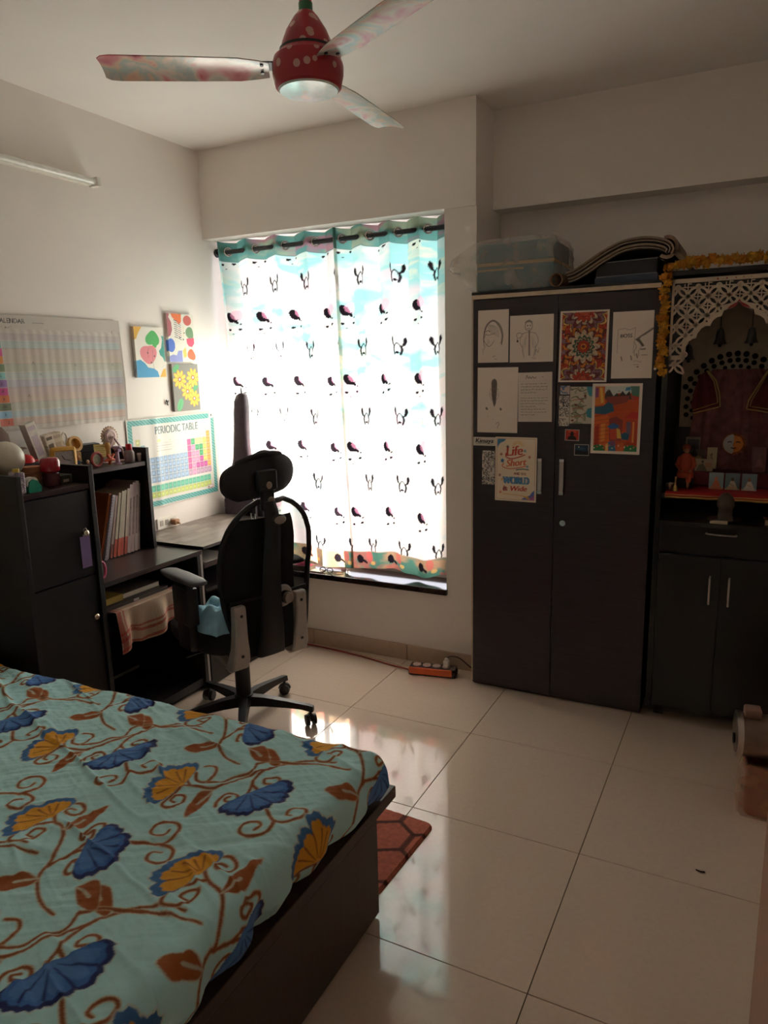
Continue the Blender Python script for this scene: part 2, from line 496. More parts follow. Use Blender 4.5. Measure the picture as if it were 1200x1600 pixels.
# skirting: separate lengths of tile
sk = struct(B(SKIRT).box(XL, XC1, YB - .003, YB, 0, .004).obj('baseboard_back', SKIRT, origin=(0, 0, 0)), 'tiled skirting under the window', 'baseboard')
for k, (a, b_) in enumerate(((XL, -2.221), (-2.219, -1.621), (-1.619, XC1))):
    B(SKIRT).box(a + .0008, b_ - .0008, YB - .011, YB, 0, .088, bev=.002, seg=1).obj('tile', SKIRT, parent=sk)
# hairline cracks and scuffs under the sill are paint marks on the wall
SCUFF = mat('grey_scuff', (168, 150, 138), 0.8)
# window: aluminium sliding frame with two panes
ALU = mat('window_aluminium', (200, 196, 190), 0.4, 0.6)
win = struct(B(ALU).box(XL, XC0, 3.56, 3.60, .43, .442).box(XL, XC0, 3.56, 3.60, 2.262, 2.302).box(XL, XL + .04, 3.56, 3.60, .442, 2.262).box(XC0 - .04, XC0, 3.56, 3.60, .442, 2.262).obj('window_1', ALU), 'sliding window behind the printed curtains', 'window')
GLASS = bpy.data.materials.new('window_glass'); GLASS.use_nodes = True
_nt = GLASS.node_tree; _tp = _nt.nodes.new('ShaderNodeBsdfTransparent'); _gl = _nt.nodes.new('ShaderNodeBsdfGlossy'); _mx = _nt.nodes.new('ShaderNodeMixShader')
_gl.inputs['Roughness'].default_value = 0.02; _mx.inputs[0].default_value = 0.06; _tp.inputs[0].default_value = (0.96, 0.98, 0.97, 1)
_nt.links.new(_tp.outputs[0], _mx.inputs[1]); _nt.links.new(_gl.outputs[0], _mx.inputs[2]); _nt.links.new(_mx.outputs[0], _nt.nodes['Material Output'].inputs[0])
for a, b_, yy in ((XL + .04, -2.10, 3.588), (-2.14, XC0 - .04, 3.572)):
    sash = B(ALU).box(a, a + .035, yy - .01, yy + .01, .442, 2.262).box(b_ - .035, b_, yy - .01, yy + .01, .442, 2.262).box(a, b_, yy - .01, yy + .01, .442, .462).box(a, b_, yy - .01, yy + .01, 2.222, 2.262).obj('sash', ALU, parent=win)
    B(GLASS).box(a + .03, b_ - .03, yy - .002, yy + .002, .46, 2.227).obj('pane', GLASS, parent=sash)
# weather ledge over the window outside
CONC = mat('outside_concrete', (150, 142, 132), 0.9)
struct(B(CONC).box(XL - .6, XC0 + .6, 3.64, 4.30, 2.36, 2.44).obj('trim_3', CONC), 'concrete weather ledge over the window outside', 'ledge')

# open door leaf at the right edge of the view
DOORW = mat('door_veneer', (150, 104, 76), 0.45, var=0.15, scale=12, stretch=(1, 1, 10))
dr = struct(B(DOORW).box(.0793, .1143, .85, 1.64, .006, 2.06, bev=.002).obj('door_1', DOORW), 'brown wooden door standing open at the edge of the view', 'door')
B(CREAM).box(.0803, .1133, 1.6402, 1.6412, .009, 2.055).obj('edge_band', CREAM, parent=dr)
hb = B(STEEL); hb.cyl((.1143, 1.57, 1.02), (.154, 1.57, 1.02), .009).tube([(.152, 1.57, 1.02), (.152, 1.52, 1.02), (.150, 1.45, 1.02)], .009)
hb.obj('door_handle', STEEL, parent=dr, smooth=40)

# ================================================================== CEILING FAN
FX, FY, FZ = -1.262, 2.012, 2.442
FRED = blotch_mat('red_dotted_wrap', [(150, 28, 44), (172, 40, 56), (160, 34, 50)], 6, 0.28, dots=(205, 160, 150), dotscale=24)
FBLADE = blotch_mat('pastel_blade_wrap', [(206, 92, 104), (226, 158, 154), (224, 206, 190), (178, 188, 182), (226, 190, 160), (220, 130, 134), (196, 62, 84)], 6.5, 0.22)
FDISC = blotch_mat('pale_teal_wrap', [(196, 214, 208), (226, 228, 220), (200, 216, 212), (222, 190, 160)], 14, 0.12)
FGRN = mat('green_wrap', (40, 96, 62), 0.35)
fan = thing('ceiling_fan', 'three-bladed ceiling fan wrapped in red dotted and pastel film', 'fan', (FX, FY, FZ))
B(FRED).lathe([(.0, -.052), (.088, -.052), (.098, -.044), (.105, -.012), (.106, .012), (.100, .034), (.085, .046), (.083, .05), (.0, .05)], (FX, FY, FZ), 48).obj('motor_housing', FRED, parent=fan, smooth=35)
B(FDISC).lathe([(.0, -.0555), (.086, -.0545), (.091, -.050), (.0, -.049)], (FX, FY, FZ), 48).obj('bottom_plate', FDISC, parent=fan, smooth=35)
B(DARK).lathe([(.0, .048), (.082, .048), (.082, .058), (0, .058)], (FX, FY, FZ), 40).obj('bearing_ring', DARK, parent=fan, smooth=35)
B(FRED).lathe([(.0, .056), (.079, .056), (.074, .075), (.060, .108), (.038, .142), (.024, .158), (0, .158)], (FX, FY, FZ), 40).obj('canopy_cup', FRED, parent=fan, smooth=35)
rod = B(FRED).cyl((FX, FY, FZ + .155), (FX, FY, ZC - .03), .0185, seg=24).obj('down_rod', FRED, parent=fan, smooth=35)
B(FGRN).cyl((FX, FY, FZ + .158), (FX, FY, FZ + .182), .0205, seg=24).obj('green_band', FGRN, parent=rod, smooth=35)
B(DARK).lathe([(.0, -.055), (.022, -.055), (.05, -.03), (.06, 0), (0, 0)], (FX, FY, ZC), 32).obj('ceiling_canopy', DARK, parent=fan, smooth=35)
for k, ang in enumerate((-147.6, -27.6, 92.4)):
    a = math.radians(ang); T = Matrix.Translation((FX, FY, FZ + .012)) @ Matrix.Rotation(a, 4, 'Z') @ Matrix.Rotation(math.radians(9), 4, 'X')
    b = B(FBLADE); top, bot = [], []
    prof = [(.115, .036), (.15, .046), (.20, .056), (.32, .060), (.46, .062), (.56, .063), (.585, .058), (.597, .046)]
    P = []
    for (x, w) in prof:
        row = []
        for t in (-1, -.6, -.2, .2, .6, 1): row.append(T @ Vector((x, t * w - (.004 if t < 0 else 0), -.006 * t * t - .004)))
        P.append(row)
    V1 = b.grid(P)
    P2 = [[p + Vector((0, 0, .003)) for p in r] for r in P]
    V2 = b.grid(P2, flip=True)
    for i in range(len(P) - 1):
        b.bm.faces.new((V1[i][0], V1[i + 1][0], V2[i + 1][0], V2[i][0])); b.bm.faces.new((V1[i + 1][-1], V1[i][-1], V2[i][-1], V2[i + 1][-1]))
    for j in range(5):
        b.bm.faces.new((V1[0][j + 1], V1[0][j], V2[0][j], V2[0][j + 1])); b.bm.faces.new((V1[-1][j], V1[-1][j + 1], V2[-1][j + 1], V2[-1][j]))
    bl = b.obj('blade', FBLADE, parent=fan, smooth=35)
    br = B(DARK)
    br.box(.085, .165, -.022, .022, .0, .004, M=T).obj('blade_bracket', DARK, parent=bl)
    for sx, sy in ((.135, -.02), (.135, .02)):
        B(DARK).cyl(T @ Vector((sx, sy, -.0095)), T @ Vector((sx, sy, .002)), .0055, seg=10).obj('screw', DARK, parent=bl)

# ================================================================== LEFT WALL
# tube light
tl = thing('tube_light', 'white tube light fitting fixed high on the left wall', 'lamp', (XL, 2.02, 2.43))
BAT = mat('batten_white', (226, 220, 208), 0.35)
B(BAT).box(XL, XL + .032, 1.42, 2.61, 2.432, 2.462, bev=.004).obj('batten', BAT, parent=tl)
B(mat('tube_glass', (238, 236, 228), 0.15)).cyl((XL + .048, 1.45, 2.446), (XL + .048, 2.58, 2.446), .014, seg=20).obj('tube', parent=tl, smooth=40)
for yy in (1.44, 2.59):
    B(WHITE).box(XL + .01, XL + .068, yy - .012, yy + .012, 2.426, 2.466, bev=.003).obj('lamp_holder', WHITE, parent=tl)

def on_left(y0, z0, ycos=1.0, zs=0.0, off=.004):
    """sheet lying on the left wall: print x runs along +y, print y runs up"""
    return (XL + off, y0, z0), (0, ycos, zs), (0, -zs, ycos), (1, 0, 0)

# big year planner under clear film
CW, CH = .95, .485
pt = Pt(CW, CH, .0028, (202, 192, 182))
X, Y = np.meshgrid(pt.x, pt.y)
rows = [(168, 92, 158), (74, 170, 186), (204, 84, 142), (214, 140, 70), (120, 140, 100), (140, 196, 194), (148, 112, 168), (206, 76, 140), (212, 118, 72), (112, 122, 96), (138, 180, 206), (214, 116, 98)]
tin = [(190, 178, 176), (180, 190, 186), (196, 180, 170), (196, 182, 166), (182, 182, 164), (184, 190, 184), (182, 178, 184), (192, 172, 168), (196, 176, 162), (182, 182, 168), (178, 190, 192), (202, 178, 164)]
x0c = .285; rh = .0325
for k in range(12):
    yt = CH - .075 - k * rh
    pt.rect(.255, yt - rh + .001, x0c + .012 + .0016 * k, yt - .001, rows[k])
    pt.rect(x0c + .014 + .0016 * k, yt - rh + .001, CW - .012, yt - .001, tin[k])
    pt.rect(.255, yt - rh - .0006, CW - .012, yt - rh + .0006, (170, 158, 150), .8)
    for d in range(38):
        xx = x0c + .03 + d * .0165
        pt.rect(xx - .0004, yt - rh, xx + .0004, yt, (168, 158, 150), .35)
        if (d * 7 + k * 3) % 5: pt.rect(xx + .003, yt - .008, xx + .007, yt - .005, (150, 140, 134), .4)
for k, n in enumerate(range(12)):
    pt.text(str(n + 1), .272 + .0016 * k, CH - .075 - k * rh - rh * .68, .012, (80, 64, 70), 'c')
pt.text('CALENDAR', .425, CH - .034, .0185, (60, 54, 52), 'r', bold=.0006)
pt.text('PLANNER', .36, CH - .058, .008, (96, 88, 84), 'r')
pt.rect(.46, CH - .033, .52, CH - .0305, (130, 122, 116))
pt.text('1', CW - .05, CH - .062, .012, (120, 110, 104), 'c')
for (u, v) in ((.44, .28), (.47, .23), (.66, .27), (.88, .27), (.55, .07), (.40, .14), (.80, .1)):
    pt.stroke([(u, v), (u + .006, v + .008), (u + .012, v - .002)], .002, (120, 110, 108))
o, u, v, n = on_left(1.736, 1.345, off=.005)
def calb(X, Y):
    fold = .0006 * np.sin(X * 62 + Y * 7) * (1 - Y / CH) ** .5 * np.clip(X / .3, 0, 1) + .0003 * np.sin(X * 150 + 2)
    return .003 + fold * (Y < CH - .06) + .012 * np.clip((X - CW + .1) / .1, 0, 1) ** 2 * np.clip((.3 - np.abs(Y - .2)) / .3, 0, 1)
cal = tag(sheet('wall_calendar', pt, plane_pos(o, u, v, n, calb), GLOSSP), 'wide wall calendar planner with coloured month rows on left wall', 'calendar')

# three little canvases
def canvas(name, y0, z0, label, paint, w=.205, h=.255, tilt=0.0):
    p = Pt(w, h, .0016, (232, 226, 214)); paint(p)
    c, s_ = math.cos(tilt), math.sin(tilt)
    return tag(sheet(name, p, plane_pos((XL + .018, y0, z0), (0, c, s_), (0, -s_, c)), PAPERM, thick=.0175, nrm=(1, 0, 0), smooth=False), label, 'painting', 'small canvas paintings on left wall')
def blob(cx, cy, r, seed, k=.25, n=40, sx=1, sy=1):
    rs = random.Random(seed); ph = [rs.uniform(0, 6.28) for _ in range(3)]
    return [(cx + sx * r * (1 + k * .5 * math.sin(2 * t + ph[0]) + k * .4 * math.sin(3 * t + ph[1])) * math.cos(t), cy + sy * r * (1 + k * .5 * math.sin(2 * t + ph[0]) + k * .4 * math.sin(3 * t + ph[1])) * math.sin(t)) for t in [2 * PI * i / n for i in range(n)]]
def paint_a(p):
    p.poly([(0, .255), (.055, .255), (.03, .225), (.012, .195), (0, .19)], (230, 178, 70))
    p.poly(blob(.125, .198, .042, 3, .3), (76, 176, 92)); p.poly([(.12, .16), (.145, .15), (.165, .185), (.13, .20)], (76, 176, 92))
    p.poly(blob(.09, .118, .052, 8, .22), (226, 132, 140)); p.stroke([(.12, .14), (.115, .1), (.118, .06), (.13, .02)], .0016, (120, 110, 106)); p.stroke([(.095, .15), (.08, .125), (.09, .1)], .0016, (150, 80, 90))
    for q in ((.085, .125), (.105, .075), (.13, .108)): p.disc(*q, .0045, .0045, (90, 70, 76))
    p.poly([(.188, .215), (.193, .19), (.182, .15), (.165, .135), (.17, .115), (.19, .1), (.2, .08), (.205, .08), (.205, .21)], (58, 158, 142))
    p.poly([(0, .085), (.03, .09), (.06, .072), (.08, .05), (.12, .045), (.145, .03), (.155, 0), (0, 0)], (66, 158, 206))
    p.poly([(.16, 0), (.185, .04), (.205, .046), (.205, 0)], (230, 178, 70))
    for q in ((.185, .22), (.18, .05), (.195, .16)): p.stroke([q, (q[0] + .012, q[1] + .012)], .001, (170, 160, 150))
def paint_b(p):
    p.poly([(0, .255), (.0, .13), (.02, .14), (.034, .17), (.03, .21), (.012, .235), (.02, .255)], (176, 96, 104))
    p.poly([(.03, .255), (.11, .255), (.108, .215), (.09, .20), (.06, .22), (.04, .235)], (232, 118, 62))
    for k in range(9): p.stroke([(.05 + .004 * (k % 2), .222 - k * .011), (.075, .216 - k * .011)], .0036, (70, 54, 66)); p.stroke([(.08, .214 - k * .011), (.102, .206 - k * .011)], .0032, (196, 88, 104) if k % 3 == 0 else (70, 54, 66))
    p.disc(.155, .222, .032, .027, (208, 104, 96)); p.poly(blob(.168, .155, .032, 5, .15), (120, 156, 116))
    p.poly([(.14, .125), (.2, .13), (.2, .1), (.18, .08), (.155, .085), (.142, .1)], (226, 84, 116))
    p.disc(.018, .088, .03, .036, (80, 118, 208)); p.poly([(.0, .0), (.0, .03), (.03, .04), (.055, .035), (.07, .06), (.1, .062), (.1, 0)], (146, 152, 212))
    p.poly([(.105, .06), (.13, .08), (.135, .03), (.11, .02)], (236, 196, 96)); p.poly(blob(.172, .038, .03, 11, .2), (236, 106, 62))
    for q in ((.09, .13), (.115, .12), (.125, .155)): p.disc(*q, .004, .004, (60, 60, 60))
    p.stroke([(.12, .13), (.118, .16), (.122, .19)], .0018, (230, 180, 60))
def paint_c(p):
    p.rect(0, 0, .21, .26, (136, 132, 124))
    p.disc(.03, .232, .03, .016, (92, 172, 112), .6); p.disc(.045, .035, .02, .036, (98, 182, 122), -.5); p.disc(.175, .125, .03, .014, (84, 160, 110), .8); p.stroke([(.03, .01), (.06, .065)], .002, (60, 130, 90))
    for cx, cy, r in ((.055, .172, .052), (.16, .18, .052), (.11, .105, .048), (.16, .065, .046)):
        for k in range(9):
            a = 2 * PI * k / 9 + cx * 20
            p.disc(cx + math.cos(a) * r * .58, cy + math.sin(a) * r * .58, r * .45, r * .24, (196, 140, 40), a); p.disc(cx + math.cos(a) * r * .6, cy + math.sin(a) * r * .6, r * .38, r * .18, (238, 200, 72), a)
        p.disc(cx, cy, r * .26, r * .26, (170, 110, 60)); p.disc(cx, cy, r * .13, r * .13, (232, 226, 226))
canvas('canvas_painting', 2.770, 1.552, 'canvas of green, pink and blue paint blobs, left of the three', paint_a, tilt=0)
canvas('canvas_painting', 3.011, 1.630, 'canvas with stripes and small coloured patches, upper of the three', paint_b)
canvas('canvas_painting', 3.020, 1.364, 'canvas of four yellow flowers on grey', paint_c)
# scribble hook and thread on the wall
wh = B(DARK); wh.tube([(XL + .003, 2.965, 1.408), (XL + .008, 2.972, 1.43), (XL + .004, 2.985, 1.40), (XL + .01, 2.97, 1.41), (XL + .004, 2.99, 1.425)], .0025, 6)
tag(wh.obj('wall_hook', DARK, smooth=40), 'small twisted black wire hook on wall above periodic table chart', 'hook')

# periodic table chart
PW, PH = .675, .475
pt = Pt(PW, PH, .002, (226, 222, 212))
X, Y = np.meshgrid(pt.x, pt.y)
edge = np.minimum(np.minimum(X, PW - X), np.minimum(Y, PH - Y))
st = (np.sin((X * 1.0 + Y * 1.4) * 260 + 3 * vnoise(X, Y, 5, 30, 30)) > .3)
bcol = np.where(st[..., None], lin((58, 150, 146)), lin((120, 190, 186)))
bd = (edge > .006) & (edge < .034)
pt.c[bd] = bcol[bd]
pt.rect(.044, .034, PW - .034, PH - .036, (228, 224, 216))
pt.text('PERIODIC TABLE', PW * .53, PH - .088, .042, (92, 116, 118), 'c', fit=.335, bold=.0016)
cw, ch = .0318, .0345; gx, gy = .062, .048
cols = {'b': (150, 178, 206), 'p': (212, 92, 150), 'q': (226, 150, 186), 'g': (70, 168, 110), 'y': (206, 206, 110), 'o': (232, 168, 84), 'l': (214, 212, 150), 'm': (196, 84, 160), 't': (96, 186, 156), 'v': (190, 204, 112), 'k': (150, 186, 186), 's': (186, 150, 176), 'r': (206, 204, 140)}
lay = ['r................o', 'rk..........pgllyo', 'rk..........pqggyo', 'rkbbbbbbbbbbpqqgyo', 'rkbbbbbbbbbbpqqmyo', 'rkbbbbbbbbbbpqmmmo', 'rkbbbbbbbbbbsqssss']
for r, row in enumerate(lay):
    for c, ch_ in enumerate(row):
        if ch_ == '.': continue
        x = gx + c * cw - .012; y = gy + .29 - r * ch
        col = cols[ch_]; pt.rect(x + .001, y + .001, x + cw - .001, y + ch - .001, col)
        dk = tuple(int(q * .72) for q in col); lt = tuple(min(255, int(q * 1.18)) for q in col)
        pt.rect(x + .009, y + .011, x + .021, y + .022, lt, .8); pt.rect(x + .004, y + .026, x + .009, y + .030, dk, .7); pt.rect(x + .006, y + .004, x + .024, y + .007, dk, .5)
for r in range(2):
    for c in range(15):
        x = gx + .075 + c * cw; y = gy + .035 - r * ch
        col = cols['tv'[r]]; pt.rect(x + .001, y + .001, x + cw - .001, y + ch - .001, col); pt.rect(x + .009, y + .010, x + .021, y + .022, tuple(min(255, int(q * 1.15)) for q in col), .8)
for k, yy in enumerate((.335, .322, .309, .296)): pt.rect(.19, yy, .19 + .14 - .02 * (k % 2), yy + .003, (190, 186, 176))
pt.disc(.215, .352, .016, .010, (206, 214, 150)); pt.disc(.3, .35, .006, .006, (210, 210, 190))
pt.rect(PW - .095, .036, PW - .045, .056, (200, 110, 120)); pt.rect(PW - .092, .039, PW - .048, .053, (232, 226, 220)); pt.rect(PW - .088, .042, PW - .08, .05, (60, 60, 60))
pt.rect(PW - .05, PH - .034, PW - .006, PH - .003, (230, 226, 222)); pt.rect(PW - .032, PH - .024, PW - .022, PH - .012, (60, 50, 56))
cr = (np.abs(X - .2) < .0012) | (np.abs(X - .44) < .0012) | (np.abs(Y - .25) < .001)
pt.c[cr] *= .93
tl_ = math.radians(.8)
tag(sheet('periodic_table_chart', pt, plane_pos((XL + .004, 2.673, .866), (0, 1, .004), (0, .004, 1), (1, 0, 0), lambda X, Y: .002 + .004 * np.abs(np.sin(X * 14)) * (Y / PH) + .006 * np.exp(-((X - .2) / .03) ** 2)), GLOSSP), 'large periodic table chart with teal border beside the shelf', 'chart')

# electrical socket plate low on the wall, with a brown plug
so = thing('wall_socket', 'white wall socket plate above the far end of desk', 'socket', (XL, 2.905, .752))
B(WHITE).box(XL, XL + .009, 2.83, 2.975, .742, .80, bev=.003).obj('cover_plate', WHITE, parent=so)
for yy in (2.86, 2.90, 2.94): B(LGREY).box(XL + .008, XL + .011, yy - .012, yy + .012, .757, .787, bev=.001).obj('switch_rocker', LGREY, parent=so)
pl = thing('plug', 'small brown plug pushed into wall socket', 'plug', (XL + .02, 2.945, .752))
BRN = mat('brown_plug', (170, 120, 84), 0.5)
B(BRN).box(XL + .0112, XL + .045, 2.925, 2.963, .752, .782, bev=.006).cyl((XL + .044, 2.944, .766), (XL + .062, 2.944, .758), .006, .004).obj('plug_body', BRN, parent=pl, smooth=40)

# ================================================================== TALL CABINET, DESK AND SHELF UNIT
KNOB = mat('knob_nickel', (216, 206, 190), 0.22, 0.9)
cb = thing('storage_cabinet', 'tall narrow dark cabinet with two knobbed doors beside the desk', 'cabinet', (-2.615, 1.863, 0))
B(WOOD).box(-2.85, -2.40, 1.71, 2.014, .06, 1.125).obj('carcass', WOOD, parent=cb)
B(WOOD).box(-2.85, -2.37, 1.692, 1.712, 0, 1.216, bev=.0015).obj('side_panel', WOOD, parent=cb)
B(WOOD).box(-2.85, -2.37, 2.012, 2.034, 0, 1.216, bev=.0015).obj('side_panel', WOOD, parent=cb)
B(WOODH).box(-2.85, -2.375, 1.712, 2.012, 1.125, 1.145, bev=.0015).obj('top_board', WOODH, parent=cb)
B(WOOD).box(-2.85, -2.41, 1.712, 2.012, 0, .06).obj('plinth', WOOD, parent=cb)
def knob(p, par):
    T = Matrix.Rotation(PI / 2, 4, 'Y')
    B(KNOB).lathe([(.0, 0), (.006, 0), (.0065, .008), (.012, .015), (.0135, .021), (.011, .027), (.005, .0295), (0, .030)], p, 20, M=T).obj('knob', KNOB, parent=par, smooth=50)
for z0, z1, kz, ky in ((.775, 1.118, .952, 1.963), (.07, .765, .598, 1.972)):
    d = B(WOOD).box(-2.40, -2.381, 1.715, 2.009, z0, z1, bev=.0015).obj('door', WOOD, parent=cb)
    knob((-2.381, ky, kz), d)
# lavender tag on a loop from the upper knob
TAGM = mat('lavender_felt', (128, 104, 152), 0.8, var=.05)
tg = thing('bookmark_tag', 'lavender paper tag hung on the upper cabinet knob', 'tag', (-2.362, 1.957, .885))
B(TAGM).box(-2.3665, -2.3635, 1.934, 1.981, .812, .940, bev=.001).obj('card', TAGM, parent=tg)
B(WHITE).tube([(-2.365, 1.957, .934), (-2.3652, 1.952, .945), (-2.3655, 1.957, .967), (-2.3652, 1.968, .972), (-2.3650, 1.975, .955), (-2.365, 1.962, .936)], .0014, 6).obj('loop', WHITE, parent=tg)

dk = thing('study_desk', 'dark desk with open keyboard shelf between cabinet and lift-top table', 'desk', (-2.61, 2.33, 0))
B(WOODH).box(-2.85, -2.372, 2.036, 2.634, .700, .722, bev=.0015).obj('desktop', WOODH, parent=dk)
B(WOOD).box(-2.84, -2.39, 2.036, 2.052, .0, .700).obj('side_panel', WOOD, parent=dk)
B(WOOD).box(-2.84, -2.382, 2.612, 2.632, .0, .700).obj('side_panel', WOOD, parent=dk)
B(WOOD).box(-2.848, -2.832, 2.052, 2.612, .06, .700).obj('back_panel', WOOD, parent=dk)
B(WOOD).box(-2.832, -2.375, 2.053, 2.611, .562, .580, bev=.001).obj('keyboard_shelf', WOOD, parent=dk)
B(WOOD).box(-2.80, -2.40, 2.053, 2.611, .02, .06).obj('foot_board', WOOD, parent=dk)
B(CHROME).box(-2.3825, -2.379, 2.600, 2.606, .694, .7005).obj('edge_pin', CHROME, parent=dk)

hu = thing('desk_shelf', 'dark open shelf unit on the desk holding trinkets and books', 'shelf', (-2.735, 2.31, .722))
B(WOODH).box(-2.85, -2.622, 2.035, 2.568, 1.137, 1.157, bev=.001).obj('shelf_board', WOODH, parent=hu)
B(WOOD).box(-2.85, -2.615, 2.568, 2.588, .7225, 1.222, bev=.0015).obj('side_panel', WOOD, parent=hu)
B(WOOD).box(-2.848, -2.838, 2.036, 2.568, .7225, 1.137).obj('back_panel', WOOD, parent=hu)

# lift-top table at the window end, under a wood-block vinyl sheet
lt = thing('lift_top_table', 'dark table with a raised wood-block patterned top by the window', 'table', (-2.61, 3.0, 0))
B(WOOD).box(-2.85, -2.365, 2.640, 3.345, .722, .736, bev=.001).obj('tabletop', WOOD, parent=lt)
B(WOOD).box(-2.845, -2.39, 2.640, 2.658, .0, .722).obj('side_panel', WOOD, parent=lt)
B(WOOD).box(-2.845, -2.39, 3.32, 3.338, .0, .722).obj('side_panel', WOOD, parent=lt)
B(WOOD).box(-2.845, -2.832, 2.658, 3.32, .1, .722).obj('back_panel', WOOD, parent=lt)
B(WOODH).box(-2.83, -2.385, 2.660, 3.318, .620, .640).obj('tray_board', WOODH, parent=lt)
B(WOOD).box(-2.83, -2.385, 2.660, 3.318, .495, .513).obj('lower_shelf', WOOD, parent=lt)
B(WOOD).box(-2.40, -2.385, 2.660, 3.318, .005, .31, bev=.001).obj('modesty_board', WOOD, parent=lt)
B(WOODH).box(-2.391, -2.387, 2.640, 2.652, .02, .70).obj('edge_band', LGREY, parent=lt)
pt = Pt(.705, .482, .003, (128, 114, 104))
rs = random.Random(4)
for r in range(12):
    y = r * .0405; x = -rs.uniform(0, .12)
    while x < .705:
        w = rs.choice((.07, .1, .13)); k = rs.uniform(-26, 22)
        pt.rect(x, y, x + w - .0012, y + .0393, (124 + k, 111 + k, 102 + k)); x += w
X, Y = np.meshgrid(pt.x, pt.y); pt.c *= (1 + .16 * (fbm(X, Y, 9, 12, 160, 3) - .5))[..., None]
VINYL = print_mat('vinyl_table_sheet', 0.32)
sheet('vinyl_sheet', pt, plane_pos((-2.848, 2.640, .7372), (0, 1, 0), (1, 0, 0)), VINYL, parent=lt)
# sheets of paper on the lower shelf of the table
pp = B(WHITE)
pp.box(-2.62, -2.40, 2.69, 2.90, .6405, .6425, M=None)
tag(pp.obj('paper_stack', mat('white_paper', (222, 214, 204), .7)), 'white sheets of paper on the open tray of the lift-top table', 'paper')
dv = thing('desk_phone_stand', 'small pair of white prongs at the far end of table top', 'stand', (-2.52, 3.26, .738))
B(WHITE).box(-2.56, -2.50, 3.25, 3.275, .7375, .742, bev=.001).obj('base', WHITE, parent=dv)
for xx in (-2.548, -2.520): B(WHITE).cyl((xx, 3.262, .742), (xx, 3.262, .772), .005, .004, 10).obj('prong', WHITE, parent=dv, smooth=40)

# ---------------------------------------------------------------- books leaning on the desk
def lean_y(y0, z0, dy, dz): return Matrix.Translation((0, y0, z0)) @ Matrix.Rotation(-math.atan2(dy, dz), 4, 'X')
specs = [  # y at the foot, thickness, height, front x, cover colour, label, spine tint
 (2.268, .014, .315, -2.655, (166, 84, 30), 'orange cardboard folder, nearest the cabinet in the row', 'folder', None),
 (2.2865, .018, .305, -2.645, (176, 168, 184), 'lavender wire-bound notebook beside the orange folder', 'notebook', 'spiral'),
 (2.308, .013, .30, -2.655, (196, 170, 156), 'beige paperback right beside the wire-bound notebook', 'book', None),
 (2.324, .016, .295, -2.652, (176, 150, 140), 'dusty pink paperback, second after the wire-bound notebook', 'book', (120, 52, 46)),
 (2.343, .018, .305, -2.650, (206, 190, 168), 'cream textbook with a narrow red foot, first of the red-footed ones', 'book', (188, 78, 56)),
 (2.364, .019, .31, -2.648, (196, 184, 160), 'cream textbook with a wide red foot, second of the red-footed ones', 'book', (196, 84, 60)),
 (2.386, .017, .31, -2.650, (204, 186, 166), 'cream textbook, third of the red-footed ones', 'book', (190, 80, 58)),
 (2.406, .018, .315, -2.648, (192, 174, 158), 'tan textbook with a red foot, last of the red-footed ones', 'book', (180, 76, 58)),
 (2.428, .022, .33, -2.650, (182, 160, 156), 'mauve book right after the red-footed textbooks', 'book', None),
 (2.453, .021, .335, -2.652, (186, 158, 154), 'pinkish book, third from the shelf side panel', 'book', None),
 (2.477, .020, .34, -2.652, (194, 176, 170), 'pale grey book, second from the shelf side panel', 'book', None),
 (2.500, .016, .325, -2.656, (176, 152, 148), 'thin greyish book against the shelf side panel', 'book', None)]
PAGE = mat('page_edges', (220, 208, 188), .8, var=.1, scale=200, stretch=(1, 60, 1))
for i, (y, t, h, xf, c, lab, cat, foot) in enumerate(specs):
    M = lean_y(y, .7245 + .0045, .30 - .016 * i, 1.0)
    nm = {'folder': 'paper_folder', 'notebook': 'spiral_notebook', 'book': 'paperback_book'}[cat]
    cm = mat('cover_' + nm, c, .5, var=.05)
    bk = thing(nm, lab, cat, (xf - .09, y, .7235), group='books and folders leaning on the desk')
    x0 = xf - .165
    cvr = B(cm)
    cvr.box(x0, xf, 0, .0016, 0, h, M=M).box(x0, xf, t - .0016, t, 0, h, M=M).box(xf - .0016, xf, 0, t, 0, h, M=M)
    cvr.obj('cover', cm, parent=bk)
    B(PAGE).box(x0 + .003, xf - .002, .0018, t - .0018, .003, h - .003, M=M).obj('page_block', PAGE, parent=bk)
    if foot == 'spiral':
        wire = B(WHITE)
        for k in range(22):
            z = .012 + k * (h - .024) / 21
            wire.box(xf - .002, xf + .003, .003, t - .003, z - .0022, z + .0022, M=M)
        wire.obj('wire_binding', LGREY, parent=bk)['kind'] = 'stuff'
    elif foot:
        fm = mat('spine_foot', foot, .5, var=.08)
        B(fm).box(xf - .001, xf + .0006, .0004, t - .0004, .002, .085 - .02 * (i == 3), M=M).obj('spine_band', fm, parent=bk)
    elif cat == 'book':
        B(LGREY).box(xf - .001, xf + .0005, t * .3, t * .7, h * .25, h * .8, M=M).obj('spine_title', mat('spine_title', (140, 118, 112), .6, var=.3, scale=80), parent=bk)
# pink handled cup ring poking out beside the folder
PINK = mat('pink_plastic', (222, 92, 132), .35)
pr = B(PINK); pr.tube([(-2.405 + .0 * math.cos(a), 2.062 + .016 * math.cos(a), .768 + .034 * math.sin(a)) for a in [2 * PI * k / 24 for k in range(24)]], .0052, 8, closed=True)
tag(pr.obj('pink_ring', PINK, smooth=60), 'pink plastic ring standing on desk against the cabinet', 'ring')

